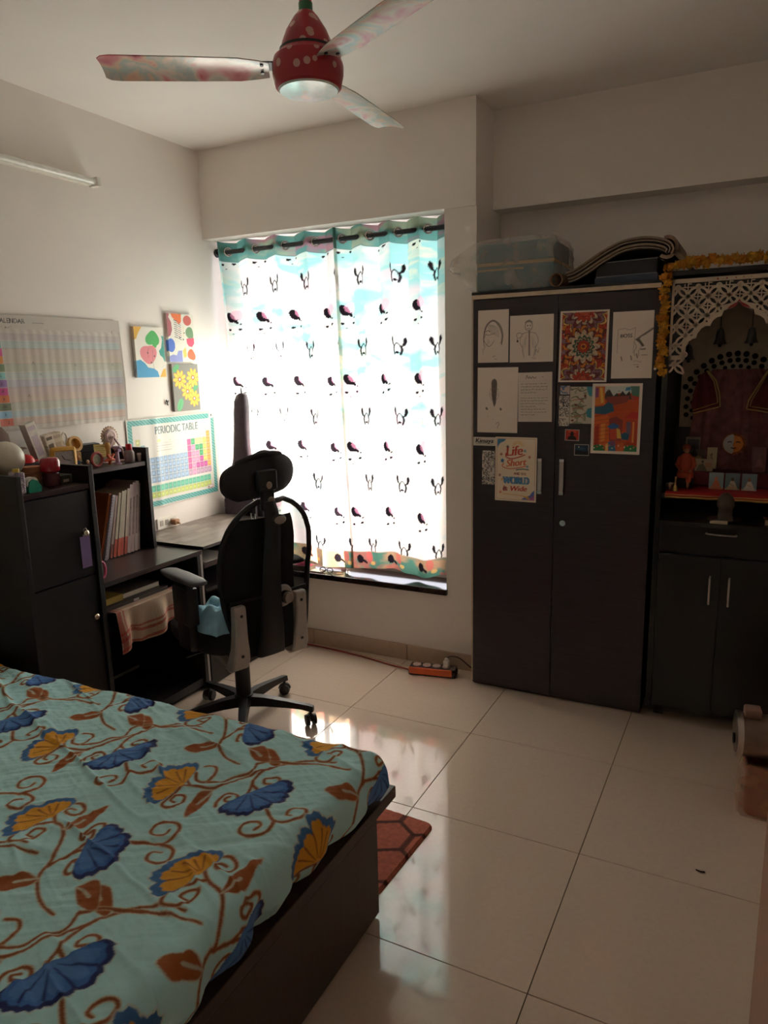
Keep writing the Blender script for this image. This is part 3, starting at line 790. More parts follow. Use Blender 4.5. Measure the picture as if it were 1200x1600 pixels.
# things on the keyboard shelf and the checked cloth hanging from it
sb = thing('yellow_book', 'yellow book lying at the cabinet end of the keyboard shelf', 'book', (-2.50, 2.15, .6005))
YEL = mat('yellow_cover', (186, 158, 70), .5); GRY = mat('grey_cover', (120, 108, 96), .5)
B(YEL).box(-2.62, -2.425, 2.065, 2.175, .6006, .6024).box(-2.62, -2.425, 2.065, 2.175, .6266, .6284).box(-2.427, -2.425, 2.065, 2.175, .6006, .6284).obj('cover', YEL, parent=sb)
B(PAGE).box(-2.618, -2.428, 2.067, 2.173, .6026, .6264).obj('page_block', PAGE, parent=sb)
gb = thing('grey_book', 'grey book lying beyond the yellow one under the desk', 'book', (-2.50, 2.27, .6005))
B(GRY).box(-2.62, -2.43, 2.182, 2.40, .6006, .6024).box(-2.62, -2.43, 2.182, 2.40, .6226, .6244).obj('cover', GRY, parent=gb)
B(PAGE).box(-2.618, -2.433, 2.184, 2.398, .6026, .6224).obj('page_block', PAGE, parent=gb)
bb = thing('flat_board', 'dark flat board lying on the keyboard shelf under books', 'board', (-2.52, 2.23, .5802))
BRD = mat('dark_board', (60, 50, 46), .5)
B(BRD).box(-2.66, -2.40, 2.06, 2.42, .5806, .600, bev=.002).obj('board', BRD, parent=bb)
B(LGREY).box(-2.402, -2.398, 2.21, 2.24, .586, .596).obj('metal_clip', LGREY, parent=bb)
pt = Pt(.44, .215, .0028, (196, 168, 144))
X, Y = np.meshgrid(pt.x, pt.y)
red = (168, 52, 48)
wob = lambda s: .004 * np.sin(X * 30 + s)
for yy, ww in ((.060, .016), (.082, .010), (.010, .012)):
    m_ = np.abs(Y - yy - wob(yy * 90)) < ww / 2; pt.put(slice(None), slice(None), m_, red, .8)
for xx, ww in ((.395, .030), (.425, .01), (.012, .022), (.036, .008)):
    m_ = np.abs(X - xx - .003 * np.sin(Y * 40)) < ww / 2; pt.put(slice(None), slice(None), m_, red, .75)
for k in range(40): m_ = np.abs(X - k * .011) < .0012; pt.put(slice(None), slice(None), m_, (180, 120, 104), .35)
def clothpos(X, Y):
    # Y = 0 lower hem, Y = h at the shelf edge; the last part lies back on the shelf
    d = pt.h - Y; hang = np.maximum(0, d - .03)
    lift = .045 * X / .44 * np.clip(hang / .15, 0, 1) + .012 * np.sin(X * 23) * np.clip(hang / .1, 0, 1)
    x = -2.366 + np.where(d < .03, -(.03 - d) * 1.4, .018 * np.sin(X * 26 + 1.2) * np.clip(hang / .12, 0, 1) + .010 * np.sin(X * 55) * np.clip(hang / .12, 0, 1) + .012)
    y = 2.066 + X * .93 + .008 * np.sin(X * 26) * np.clip(hang / .1, 0, 1)
    z = np.where(d < .03, .5835, .5835 - hang + lift)
    return np.stack([x, y, z], -1)
tag(sheet('checked_cloth', pt, clothpos, FABP), 'cream cloth with red check borders hanging from the keyboard shelf', 'cloth')

# ---------------------------------------------------------------- trinkets along the shelf and cabinet top
SH = 1.157; CT = 1.145
IV = mat('ivory_globe', (214, 206, 188), .35, var=.06)
gl = thing('desk_globe', 'cream round globe lamp on the cabinet top at the edge', 'globe', (-2.56, 1.79, CT))
B(IV).ball((-2.56, 1.795, 1.262), .068, seg=32).obj('globe_ball', IV, parent=gl, smooth=180)
B(mat('globe_foot', (90, 70, 56), .4)).lathe([(0, 0), (.045, 0), (.045, .01), (.016, .022), (.014, .055), (0, .055)], (-2.56, 1.795, CT), 24).obj('foot', parent=gl, smooth=40)
BRW = mat('brown_cap_cloth', (92, 66, 54), .8, bump=.1)
cp = B(BRW); P = []
for r, z in ((.082, .0), (.084, .03), (.078, .062), (.058, .09), (.03, .104), (.003, .108)):
    P.append([Vector((-2.745 + r * .7 * math.cos(a), 1.86 + r * 1.05 * math.sin(a), CT + .135 + z)) for a in [2 * PI * k / 24 for k in range(24)]])
V = cp.grid(P, closed_v=True); cp.cap(V[0], True); cp.cap(V[-1])
hat = thing('brown_hat', 'brown cloth hat resting on a box behind the globe', 'hat', (-2.745, 1.86, CT + .135))
cp.obj('crown', BRW, parent=hat, smooth=60)
B(BRW).lathe([(0, .004), (.055, .004), (.062, .0), (0, 0)], (-2.70, 1.92, CT + .137), 20).obj('peak', BRW, parent=hat, smooth=40)
BXM = mat('dark_teal_box', (44, 92, 112), .5)
bx = thing('storage_box', 'dark box under the brown hat at cabinet back', 'box', (-2.755, 1.85, CT))
B(mat('dark_grey_box', (48, 44, 46), .5)).box(-2.835, -2.675, 1.745, 1.955, CT + .0005, CT + .118, bev=.003).obj('body', parent=bx)
B(DARK).box(-2.838, -2.672, 1.742, 1.958, CT + .115, CT + .1345, bev=.003).obj('lid', DARK, parent=bx)
tq = thing('teal_box', 'small teal box standing left of the brown hat', 'box', (-2.80, 1.74, 1.28))
B(BXM).box(-2.83, -2.77, 1.752, 1.80, CT + .135, CT + .245, bev=.002).obj('body', BXM, parent=tq)
B(BXM).box(-2.8305, -2.7695, 1.7515, 1.8005, CT + .232, CT + .247, bev=.002).obj('lid', BXM, parent=tq)
# patterned tin with a yellow lid at the very front corner
TIN = blotch_mat('patterned_tin', [(214, 204, 206), (128, 104, 136), (226, 216, 214), (150, 120, 140)], 60, .35)
tn = thing('patterned_tin', 'white and purple patterned tin with yellow lid on cabinet corner', 'tin', (-2.415, 1.722, CT))
B(TIN).box(-2.445, -2.385, 1.714, 1.742, CT + .0005, CT + .083, bev=.006).obj('body', TIN, parent=tn)
B(mat('yellow_lid', (206, 176, 70), .4)).cyl((-2.415, 1.728, CT + .083), (-2.415, 1.728, CT + .094), .012, seg=20).obj('lid', parent=tn, smooth=40)
GRN = mat('green_dispenser', (30, 140, 112), .35)
td = thing('tape_dispenser', 'small green tape dispenser on the front of cabinet top', 'dispenser', (-2.405, 1.775, CT))
b = B(GRN); prof = [(0, 0), (.052, 0), (.056, .018), (.04, .042), (.022, .05), (.006, .042), (0, .02)]
b.prism(prof, lambda u, v, d: Vector((-2.42 + d, 1.752 + u, CT + .0005 + v)), .034)
b.obj('body', GRN, parent=td)
B(WHITE).cyl((-2.416, 1.776, CT + .034), (-2.392, 1.776, CT + .034), .0245, seg=24).obj('tape_roll', mat('white_tape', (220, 216, 206), .4), parent=td, smooth=40)
# stack of wooden rings / tan boxes
TANM = mat('tan_box', (176, 118, 84), .55); TAN2 = mat('pale_tan_box', (190, 148, 110), .55)
ts = thing('tan_box_stack', 'stack of round tan wooden boxes beside the globe', 'box', (-2.52, 1.885, CT))
for k, (r, z0, z1, mm) in enumerate(((.037, 0, .030, TAN2), (.039, .031, .055, TANM), (.036, .056, .078, TANM))):
    B(mm).lathe([(0, z0 + .0006), (r, z0 + .0006), (r, z1 - .006), (r + .0015, z1 - .005), (r + .0015, z1), (0, z1)], (-2.545, 1.885, CT), 28).obj('round_box', mm, parent=ts, smooth=40)
REDG = mat('red_glass', (150, 14, 30), .12, coat=.5); MAR = mat('maroon_clear', (84, 40, 46), .15, coat=.5); REDC = mat('red_cap', (206, 24, 34), .3)
rb = thing('red_jar', 'red jar with clear maroon base on cabinet top', 'jar', (-2.48, 1.922, CT))
B(MAR).lathe([(0, .0006), (.032, .0006), (.034, .008), (.032, .048), (.028, .052), (0, .052)], (-2.48, 1.925, CT), 28).obj('base_cup', MAR, parent=rb, smooth=40)
B(REDG).lathe([(0, .052), (.029, .052), (.037, .06), (.038, .095), (.032, .108), (.024, .112), (0, .112)], (-2.48, 1.925, CT), 28).obj('body', REDG, parent=rb, smooth=40)
rc = thing('red_bowl_lid', 'shiny red domed lid resting behind the red jar', 'lid', (-2.60, 1.955, 1.26))
B(REDC).lathe([(.036, 0), (.040, .003), (.038, .014), (.028, .028), (.012, .035), (0, .036)], (-2.655, 1.945, CT + .0795), 28).obj('dome', REDC, parent=rc, smooth=50)
B(REDC).box(-2.659, -2.651, 1.982, 2.006, CT + .081, CT + .088, bev=.002).obj('lip_tab', REDC, parent=rc)
sp = B(DARK).box(-2.72, -2.60, 1.90, 1.995, CT + .0005, CT + .079, bev=.002)
tag(sp.obj('black_carton', DARK), 'plain black carton under the red domed lid', 'carton')
# stapler-like dark box with white label
lb = thing('label_box', 'dark flat box with grey label strip by the cabinet side panel', 'box', (-2.50, 1.985, CT))
DGB = mat('dark_green_grey', (58, 58, 52), .4)
B(DGB).box(-2.535, -2.462, 1.955, 2.008, CT + .0005, CT + .034, bev=.002).obj('body', DGB, parent=lb)
B(LGREY).box(-2.4625, -2.4612, 1.965, 1.992, CT + .007, CT + .018).obj('label_strip', LGREY, parent=lb)
B(mat('grey_end_cap', (120, 118, 108), .4)).box(-2.5355, -2.4608, 1.998, 2.0085, CT + .001, CT + .0345, bev=.002).obj('end_cap', parent=lb)
# perfume cartons leaning on the wall
def carton(nm, lab, x, y, w, d, h, c, deco, lean):
    t = thing(nm, lab, 'carton', (x, y, SH))
    M = Matrix.Translation((x, y, SH + .0008)) @ Matrix.Rotation(lean, 4, 'X')
    cm = blotch_mat(nm + '_print', c, 30, .35)
    B(cm).box(-d / 2, d / 2, 0, w, 0, h, bev=.0015, M=M).obj('body', cm, parent=t)
    dm = mat(nm + '_label', deco, .4)
    B(dm).box(d / 2 - .0002, d / 2 + .0006, w * .2, w * .8, h * .35, h * .75, M=M).obj('label_panel', dm, parent=t)
    B(dm).box(d / 2 - .0002, d / 2 + .0006, w * .15, w * .85, h * .86, h * .94, M=M).obj('label_band', dm, parent=t)
    return t
carton('tall_white_carton', 'tallest white carton, leaning left, at the near end of shelf', -2.735, 2.075, .048, .04, .225, [(220, 212, 202), (236, 228, 218), (214, 206, 200)], (206, 190, 200), .30)
carton('silver_carton', 'silvery carton with brown patches, middle of the leaning cartons', -2.73, 2.127, .042, .04, .165, [(206, 194, 176), (226, 214, 196), (150, 128, 108)], (120, 100, 84), .22)
carton('beige_carton', 'plain shiny beige carton right of the silvery one', -2.75, 2.17, .048, .04, .168, [(186, 170, 148), (206, 190, 166), (196, 178, 156)], (176, 160, 138), .16)
# scissors with white handles standing in a holder
sc = thing('scissors', 'white-handled scissors standing upright behind the clock', 'scissors', (-2.76, 2.225, SH))
B(STEEL).box(-2.764, -2.760, 2.206, 2.217, SH + .001, SH + .105).box(-2.760, -2.756, 2.212, 2.224, SH + .001, SH + .105).obj('blades', STEEL, parent=sc)
for yy, zz, s_ in ((2.203, .128, -1), (2.232, .142, 1)):
    h = B(WHITE); h.tube([(-2.76, yy + .013 * math.cos(a), SH + zz + .022 * math.sin(a)) for a in [2 * PI * k / 20 for k in range(20)]], .0042, 8, closed=True)
    h.tube([(-2.76, 2.213, SH + .10), (-2.76, yy, SH + zz - .022)], .0042, 8)
    h.obj('handle', WHITE, parent=sc, smooth=60)
# yellow alarm clock
CLK = mat('mustard_plastic', (226, 172, 76), .35); FACE = mat('clock_face', (196, 188, 190), .4)
ck = thing('alarm_clock', 'mustard yellow square alarm clock on the shelf', 'clock', (-2.70, 2.165, SH))
T = Matrix.Translation((-2.70, 2.165, SH + .001)) @ Matrix.Rotation(math.radians(-22), 4, 'Z') @ Matrix.Diagonal((1.1, 1.25, 1.28, 1))
B(CLK).box(-.022, .02, -.045, .045, 0, .085, bev=.012, M=T, seg=4).obj('case', CLK, parent=ck, smooth=40)
B(CLK).tube([T @ Vector((.021, .034 * max(-1, min(1, 1.35 * math.cos(a))), .043 + .031 * max(-1, min(1, 1.35 * math.sin(a))))) for a in [2 * PI * k / 32 for k in range(32)]], .004, 8, closed=True).obj('bezel', CLK, parent=ck, smooth=60)
fc = B(FACE).box(.0195, .0212, -.033, .033, .012, .074, M=T).obj('dial', FACE, parent=ck)
for a, l, w in ((2.1, .016, .0016), (-.25, .022, .0012)):
    B(DARK).tube([T @ Vector((.0218, 0, .043)), T @ Vector((.0218, l * math.cos(a), .043 + l * math.sin(a)))], w, 6).obj('hand', DARK, parent=fc)
for k in range(12):
    a = PI / 6 * k
    B(DARK).ball(T @ Vector((.0214, .026 * math.cos(a), .043 + .025 * math.sin(a))), .0014, seg=6).obj('hour_mark', DARK, parent=fc)
# tan tape ring standing above the clock
tr = thing('tape_ring', 'tan adhesive tape roll standing behind the clock', 'tape', (-2.75, 2.275, SH))
GOLD = mat('tan_tape', (206, 160, 96), .35)
B(GOLD).lathe([(.024, -.012), (.036, -.012), (.036, .012), (.024, .012), (.024, -.012)], (-2.752, 2.275, SH + .108), 32, M=Matrix.Rotation(PI / 2 - .3, 4, 'Y')).obj('roll', GOLD, parent=tr, smooth=40)
B(mat('tape_stand', (196, 150, 90), .4)).box(-2.772, -2.732, 2.258, 2.292, SH + .0005, SH + .074, bev=.003).obj('stand', parent=tr)
# dark case with a yellow note on it, and a little toy figure
DCS = mat('slate_case', (62, 64, 70), .4)
dc = thing('slate_case', 'dark slate case leaning on the wall behind the toys', 'case', (-2.80, 2.37, SH))
b = B(DCS); M = Matrix.Translation((-2.80, 2.30, SH + .001)) @ Matrix.Rotation(.16, 4, 'Y')
b.prism([(0, 0), (.165, 0), (.165, .06), (.135, .098), (.01, .098), (0, .085)], lambda u, v, d: M @ Vector((d - .02, u, v)), .03)
b.obj('shell', DCS, parent=dc)
B(DARK).box(.0102, .0112, .0, .165, .062, .066, M=M).obj('seam_strip', DARK, parent=dc)
YN = print_mat('sticky_note', .7); p_ = Pt(.075, .06, .0015, (226, 200, 120))
for k in range(5): p_.rect(.01, .012 + k * .009, .065 - .01 * (k % 2), .014 + k * .009, (150, 128, 70), .8)
tag(sheet('sticky_note', p_, plane_pos((-2.742, 2.375, SH + .036), (0, 1, -.08), (-.16, .08, 1), (1, 0, 0), lambda X, Y: .004 * (X / .075) ** 2), YN), 'yellow note card with lines of writing propped among the toys', 'note')
# toy figures
def small_figure(nm, lab, x, y, z, h, body, skin, arms=True):
    t = thing(nm, lab, 'figurine', (x, y, z))
    bm_ = mat(nm + '_body', body, .5); sm = mat(nm + '_head', skin, .5)
    B(bm_).lathe([(0, .0005), (h * .20, .0005), (h * .19, h * .12), (h * .13, h * .35), (h * .16, h * .52), (h * .10, h * .64), (0, h * .66)], (x, y, z), 20).obj('body', bm_, parent=t, smooth=60)
    B(sm).ball((x, y, z + h * .82), h * .17, h * .16, h * .19, seg=16).obj('head', sm, parent=t, smooth=180)
    if arms:
        for s_ in (-1, 1): B(bm_).tube([(x, y + s_ * h * .13, z + h * .56), (x + h * .1, y + s_ * h * .24, z + h * .44), (x + h * .2, y + s_ * h * .16, z + h * .5)], [h * .06, h * .05, h * .04], 8).obj('arm', bm_, parent=t, smooth=60)
    return t
small_figure('toy_figurine', 'tiny blue toy figurine beside the yellow clock', -2.70, 2.245, SH, .062, (70, 96, 130), (196, 150, 120))
small_figure('toy_figurine', 'tiny brown toy figurine next to the small blue one', -2.672, 2.272, SH, .04, (120, 70, 64), (210, 170, 150))
RDF = mat('coral_red', (176, 74, 72), .45)
cf = thing('coral_frame', 'coral red round photo frame standing among the toys', 'frame', (-2.67, 2.325, SH))
fr = B(RDF); fr.tube([(-2.67, 2.322 + .028 * math.cos(a), SH + .036 + .03 * math.sin(a)) for a in [2 * PI * k / 28 for k in range(28)]], .0065, 8, closed=True); fr.obj('ring', RDF, parent=cf, smooth=60)
B(mat('frame_photo', (150, 140, 110), .4, var=.4, scale=60)).cyl((-2.674, 2.322, SH + .036), (-2.670, 2.322, SH + .036), .026, seg=24).obj('photo', parent=cf)
ORG = mat('orange_toy', (206, 92, 56), .45); YTY = mat('ochre_toy', (206, 150, 80), .45)
oy = thing('orange_star_toy', 'orange toy with ochre upright standing by the coral frame', 'toy', (-2.655, 2.385, SH))
b = B(ORG)
for a in range(5): b.tube([(-2.655, 2.385, SH + .032), (-2.655 + .008 * math.cos(a), 2.385 + .03 * math.cos(2 * PI * a / 5 + .95), SH + .033 + .027 * math.sin(2 * PI * a / 5 + .95))], [.010, .0055], 8)
b.obj('star_body', ORG, parent=oy, smooth=60)
B(YTY).lathe([(0, .04), (.010, .04), (.008, .07), (.013, .09), (.009, .106), (0, .108)], (-2.668, 2.388, SH), 16).obj('upright', YTY, parent=oy, smooth=60)
# wooden display: ferris wheel shape, lilac stand
TAN3 = mat('tan_wood_lace', (188, 158, 132), .55); LIL = mat('lilac_plastic', (170, 146, 172), .4); PKW = mat('pink_wood', (196, 168, 164), .5)
fw = thing('ferris_wheel_model', 'small tan toothed wheel model with forked stand on shelf end', 'model', (-2.735, 2.48, SH))
b = B(TAN3); cx_, cz_ = 2.468, SH + .125
pts = []
for k in range(44): a = 2 * PI * k / 44; r = .050 if k % 2 else .042; pts.append((cx_ + r * math.cos(a), cz_ + r * math.sin(a)))
b.prism(pts, lambda u, v, d: Vector((-2.745 + d, u, v)), .010)
b.obj('toothed_wheel', TAN3, parent=fw)
B(PKW).lathe([(.0, .0), (.034, .0), (.036, .004), (.026, .008), (.02, .006), (.0, .012)], (-2.735, cx_, cz_), 28, M=Matrix.Rotation(PI / 2, 4, 'Y')).obj('hub_disc', PKW, parent=fw, smooth=40)
B(PKW).tube([(-2.718, cx_ + .004, cz_), (-2.715, 2.435, SH + .062), (-2.712, 2.43, SH + .0048)], .005, 8).tube([(-2.718, cx_ + .004, cz_), (-2.715, 2.515, SH + .062), (-2.712, 2.53, SH + .0048)], .005, 8).obj('forked_stand', PKW, parent=fw, smooth=50)
B(PKW).box(-2.755, -2.705, 2.415, 2.545, SH + .0005, SH + .008, bev=.002).obj('base', PKW, parent=fw)
ls = thing('lilac_pillar', 'lilac toy pillar with square top beside the wheel model', 'toy', (-2.66, 2.43, SH))
B(LIL).lathe([(0, .0005), (.018, .0005), (.018, .006), (.010, .010), (.0085, .066), (.016, .074), (.022, .078), (.022, .086), (0, .086)], (-2.66, 2.432, SH), 4 * 6).obj('pillar', LIL, parent=ls, smooth=40)
B(mat('dark_lilac', (128, 100, 132), .4)).box(-2.668, -2.6415, 2.422, 2.442, SH + .060, SH + .072).obj('plaque', parent=ls)
bt = thing('red_capped_bottle', 'clear bottle with red cap by the shelf side panel', 'bottle', (-2.665, 2.512, SH))
CLB = mat('hazy_clear_plastic', (136, 116, 112), .12, coat=.5)
B(CLB).lathe([(0, .0005), (.022, .0005), (.024, .004), (.024, .048), (.016, .058), (.012, .060), (0, .060)], (-2.665, 2.512, SH), 28).obj('body', CLB, parent=bt, smooth=40)
B(REDC).lathe([(0, .060), (.0145, .060), (.0145, .084), (.012, .088), (0, .088)], (-2.665, 2.512, SH), 28).obj('cap', REDC, parent=bt, smooth=40)
gv = thing('glass_vial', 'tiny glass vial standing in front of shelf side panel', 'vial', (-2.645, 2.553, SH))
VI = mat('vial_glass', (186, 180, 172), .1, coat=.5)
B(VI).lathe([(0, .0005), (.006, .0005), (.0068, .006), (.0095, .03), (.0095, .032), (0, .032)], (-2.645, 2.553, SH), 20).obj('tube', VI, parent=gv, smooth=40)
B(WHITE).lathe([(0, .032), (.0102, .032), (.0102, .040), (0, .040)], (-2.645, 2.553, SH), 20).obj('cap', WHITE, parent=gv, smooth=40)

# ================================================================== GUITAR BAG on the sill
BAG = mat('plum_gig_bag', (66, 52, 62), .75, var=.12, scale=40, bump=.06); PIPE = mat('bag_piping', (178, 170, 168), .4)
gt = thing('guitar_bag', 'dark plum guitar gig bag leaning in the window corner', 'bag', (-2.70, 3.41, .43))
zs = [(.430, .10, -2.70), (.45, .14, -2.70), (.50, .152, -2.70), (.58, .158, -2.70), (.68, .155, -2.70), (.76, .146, -2.70), (.84, .130, -2.702), (.92, .112, -2.703), (.99, .086, -2.705), (1.06, .062, -2.705), (1.15, .052, -2.703), (1.25, .049, -2.699), (1.34, .048, -2.694), (1.40, .044, -2.69), (1.435, .034, -2.685), (1.448, .012, -2.68)]
b = B(BAG); P = []
for z, w, cx in zs:
    d = .030 + .022 * min(1, max(0, (1.05 - z) / .4))
    if z > 1.40: d *= .7
    P.append([Vector((cx + w * math.copysign(abs(math.cos(a)) ** .7, math.cos(a)), 3.412 + d * math.copysign(abs(math.sin(a)) ** .6, math.sin(a)) + (z - .43) * .006, z)) for a in [2 * PI * k / 28 for k in range(28)]])
V = b.grid(P, closed_v=True); b.cap(V[0], True); b.cap(V[-1])
b.obj('bag_shell', BAG, parent=gt, smooth=60)
pk = B(BAG); pk.box(-2.81, -2.575, 3.351, 3.366, .58, .842, bev=.007, seg=3); pk.obj('front_pocket', BAG, parent=gt, smooth=40)
pi_ = B(PIPE); pi_.tube([(-2.808, 3.348, .70)] + [(-2.808 + .03 * (1 - math.cos(a)), 3.348, .812 + .03 * math.sin(a)) for a in (0, .4, .8, 1.2, 1.57)] + [(-2.577 - .03 * (1 - math.cos(a)), 3.348, .812 + .03 * math.sin(a)) for a in (1.57, 1.2, .8, .4, 0)] + [(-2.577, 3.348, .70)], .0024, 6)
pi_.obj('pocket_piping', PIPE, parent=gt, smooth=60)
B(DARK).tube([(-2.69, 3.42, 1.44), (-2.692, 3.42, 1.475), (-2.688, 3.42, 1.478), (-2.684, 3.42, 1.445)], .003, 6).obj('hang_loop', DARK, parent=gt, smooth=60)

# things on the sill behind the chair
sbk = thing('sill_book', 'book lying on the window sill behind the chair', 'book', (-2.30, 3.42, .431))
B(mat('sill_book_cover', (150, 96, 104), .5)).box(-2.37, -2.245, 3.385, 3.45, .4306, .433).box(-2.37, -2.245, 3.385, 3.45, .452, .4545).obj('cover', parent=sbk)
B(PAGE).box(-2.368, -2.2465, 3.386, 3.449, .4332, .4518).obj('page_block', PAGE, parent=sbk)
pc = B(PINK); P = []
for i in range(9):
    P.append([Vector((-2.35 + .012 * i, 3.39 + .006 * j, .4555 + .028 * abs(math.sin(i * 1.3 + j)) * math.sin(PI * i / 8) * math.sin(PI * j / 8))) for j in range(9)])
pc.grid(P); tag(pc.obj('pink_cloth', mat('pink_cloth', (214, 70, 108), .8), smooth=180), 'crumpled pink cloth on top of the sill book', 'cloth')
pw = B(WHITE).box(-2.240, -2.165, 3.378, 3.432, .4306, .436, bev=.001)
tag(pw.obj('white_pad', WHITE), 'white paper pad on the sill next to the book', 'pad')
BLU = mat('navy_plastic', (40, 44, 84), .3)
ss = thing('sunglasses', 'dark blue rimmed glasses lying folded on window sill', 'glasses', (-2.13, 3.405, .431))
for cx in (-2.160, -2.112):
    r = B(BLU); r.tube([(cx + .019 * math.cos(a), 3.392 + .004 * math.sin(a), .447 + .013 * math.sin(a)) for a in [2 * PI * k / 20 for k in range(20)]], .0026, 6, closed=True); r.obj('rim', BLU, parent=ss, smooth=60)
B(BLU).tube([(-2.142, 3.392, .450), (-2.136, 3.392, .453), (-2.130, 3.392, .450)], .0022, 6).obj('bridge', BLU, parent=ss)
for x0, x1 in ((-2.178, -2.09), (-2.094, -2.04)): B(BLU).tube([(x0, 3.393, .448), (x0 + .004, 3.405, .440), (x1, 3.425, .434)], .0022, 6).obj('temple_arm', BLU, parent=ss)

# ================================================================== CURTAINS
RODY, RODZ = 3.475, 2.243
rodt = thing('curtain_rod', 'dark metal curtain rod inside the window recess', 'rod', (-2.12, RODY, RODZ))
RODM = mat('gunmetal', (64, 64, 68), .35, .6)
B(RODM).cyl((XL + .002, RODY, RODZ), (XC0 - .002, RODY, RODZ), .0125, seg=20).obj('pole', RODM, parent=rodt, smooth=40)
for xx in (XL + .006, XC0 - .006): B(RODM).cyl((xx - .005, RODY, RODZ), (xx + .005, RODY, RODZ), .024, seg=20).obj('end_socket', RODM, parent=rodt, smooth=40)

def curtain_print(L, H, seed):
    pt = Pt(L, H, .0042, (226, 226, 214))
    X, Y = np.meshgrid(pt.x, pt.y)
    n1 = fbm(X, Y, seed, 3.2, 7.0, 4); n2 = fbm(X, Y, seed + 20, 2.6, 6.0, 4); n3 = fbm(X, Y, seed + 40, 9, 30, 3)
    hgt = Y / H
    def lay(mask, col):
        k = np.clip(mask, 0, 1)[..., None]; pt.c[:] = pt.c * (1 - k) + lin(col) * k
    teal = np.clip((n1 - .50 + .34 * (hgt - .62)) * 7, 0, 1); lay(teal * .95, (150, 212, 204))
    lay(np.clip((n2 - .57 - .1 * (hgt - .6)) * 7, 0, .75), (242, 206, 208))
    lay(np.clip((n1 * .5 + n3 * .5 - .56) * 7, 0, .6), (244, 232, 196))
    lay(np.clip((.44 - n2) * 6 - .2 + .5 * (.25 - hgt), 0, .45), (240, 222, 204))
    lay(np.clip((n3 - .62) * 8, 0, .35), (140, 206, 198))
    lay(np.clip((.5 - hgt) * 1.2 , 0, .75), (240, 236, 230) if seed == 3 else (238, 218, 198))  # sunlit look put into the print: lower half pale, cream on the right panel
    # small dark dabs and twin-leaf motifs, in alternating rows
    ink = (26, 20, 24)
    row = 0; y = .125
    while y < H - .02:
        n = 0; x = .06 + (.0 if row % 2 else .13)
        while x < L + .05:
            if row % 2:      # a leaning dark oval with a few loose dabs under it
                pt.disc(x, y + .018, .023, .029, ink, .5); pt.disc(x + .026, y + .0, .017, .009, ink, -.7)
                for (u, v, r) in ((-.008, -.052, .011), (.045, -.043, .011), (.05, -.014, .008), (.035, .012, .004), (.008, -.075, .004)): pt.disc(x + u, y + v, r, r * .55, ink, .2)
                pt.disc(x + .036, y + .035, .034, .028, (232, 150, 176), .3, a=.45)
            else:            # two curved leaves either side of a pale bud
                K = .84; Q = lambda u, v: (x + K * u, y + K * v)
                for s in (-1, 1):
                    pt.poly([Q(s * .018, -.004), Q(s * .044, .010), Q(s * .056, .036), Q(s * .048, .062), Q(s * .032, .052), Q(s * .030, .022)], ink)
                    pt.stroke(smooth_line([Q(s * .02, .004), Q(s * .026, -.018), Q(s * .018, -.046)], 4), .010, ink)
                pt.stroke(smooth_line([Q(-.018, .006), Q(0, .022), Q(.018, .006)], 4), .0055, ink)
                pt.disc(x, y - .03, .010, .006, ink)
            x += .262
        y += .183; row += 1
    # hem band and heading: printed colours, darkened as doubled cloth passes less daylight
    hb = (Y < .098); k = fbm(X, Y, seed + 60, 6, 14, 4)
    mixc = lambda f, a, c, e0, e1: lin(a) + (lin(c) - lin(a)) * np.clip((f - e0) / (e1 - e0), 0, 1)[..., None]
    base = mixc(k, (168, 132, 98), (78, 118, 98), .38, .54); k2 = fbm(X, Y, seed + 66, 8, 12, 4); f2 = np.clip((k2 - .60) / .1, 0, .7)[..., None]; base = base * (1 - f2) + lin((180, 92, 80)) * f2
    pt.c[hb] = base[hb]
    for i, x in enumerate(np.arange(.08, L, .25)):
        pt.disc(x, .055, .023, .026, ink, .5); pt.disc(x + .034, .04, .02, .008, ink, -.5); pt.disc(x + .07, .07, .026, .032, (206, 84, 80), .4, a=.6); pt.disc(x + .1, .03, .02, .012, (222, 170, 90), a=.7)
    pt.rect(0, .096, L, .100, (170, 140, 120))
    hd = Y > H - .105; kk = fbm(X, Y, seed + 70, 5, 16, 3)
    base = mixc(kk, (140, 158, 132), (92, 144, 132), .34, .5); f2 = np.clip((fbm(X, Y, seed + 75, 5, 14, 3) - .54) / .1, 0, .75)[..., None]; base = base * (1 - f2) + lin((166, 110, 124)) * f2
    pt.c[hd] = base[hd]
    pt.rect(0, H - .107, L, H - .104, (96, 130, 120))
    return pt
def hole_grid(o, centres, r):
    me = o.data; bm = bmesh.new(); bm.from_mesh(me)
    L = o.matrix_world.translation if False else Vector(o.location)
    kill = [f for f in bm.faces if any((f.calc_center_median() + L - Vector(c)).length < r for c in centres)]
    bmesh.ops.delete(bm, geom=kill, context='FACES'); bm.to_mesh(me); bm.free()

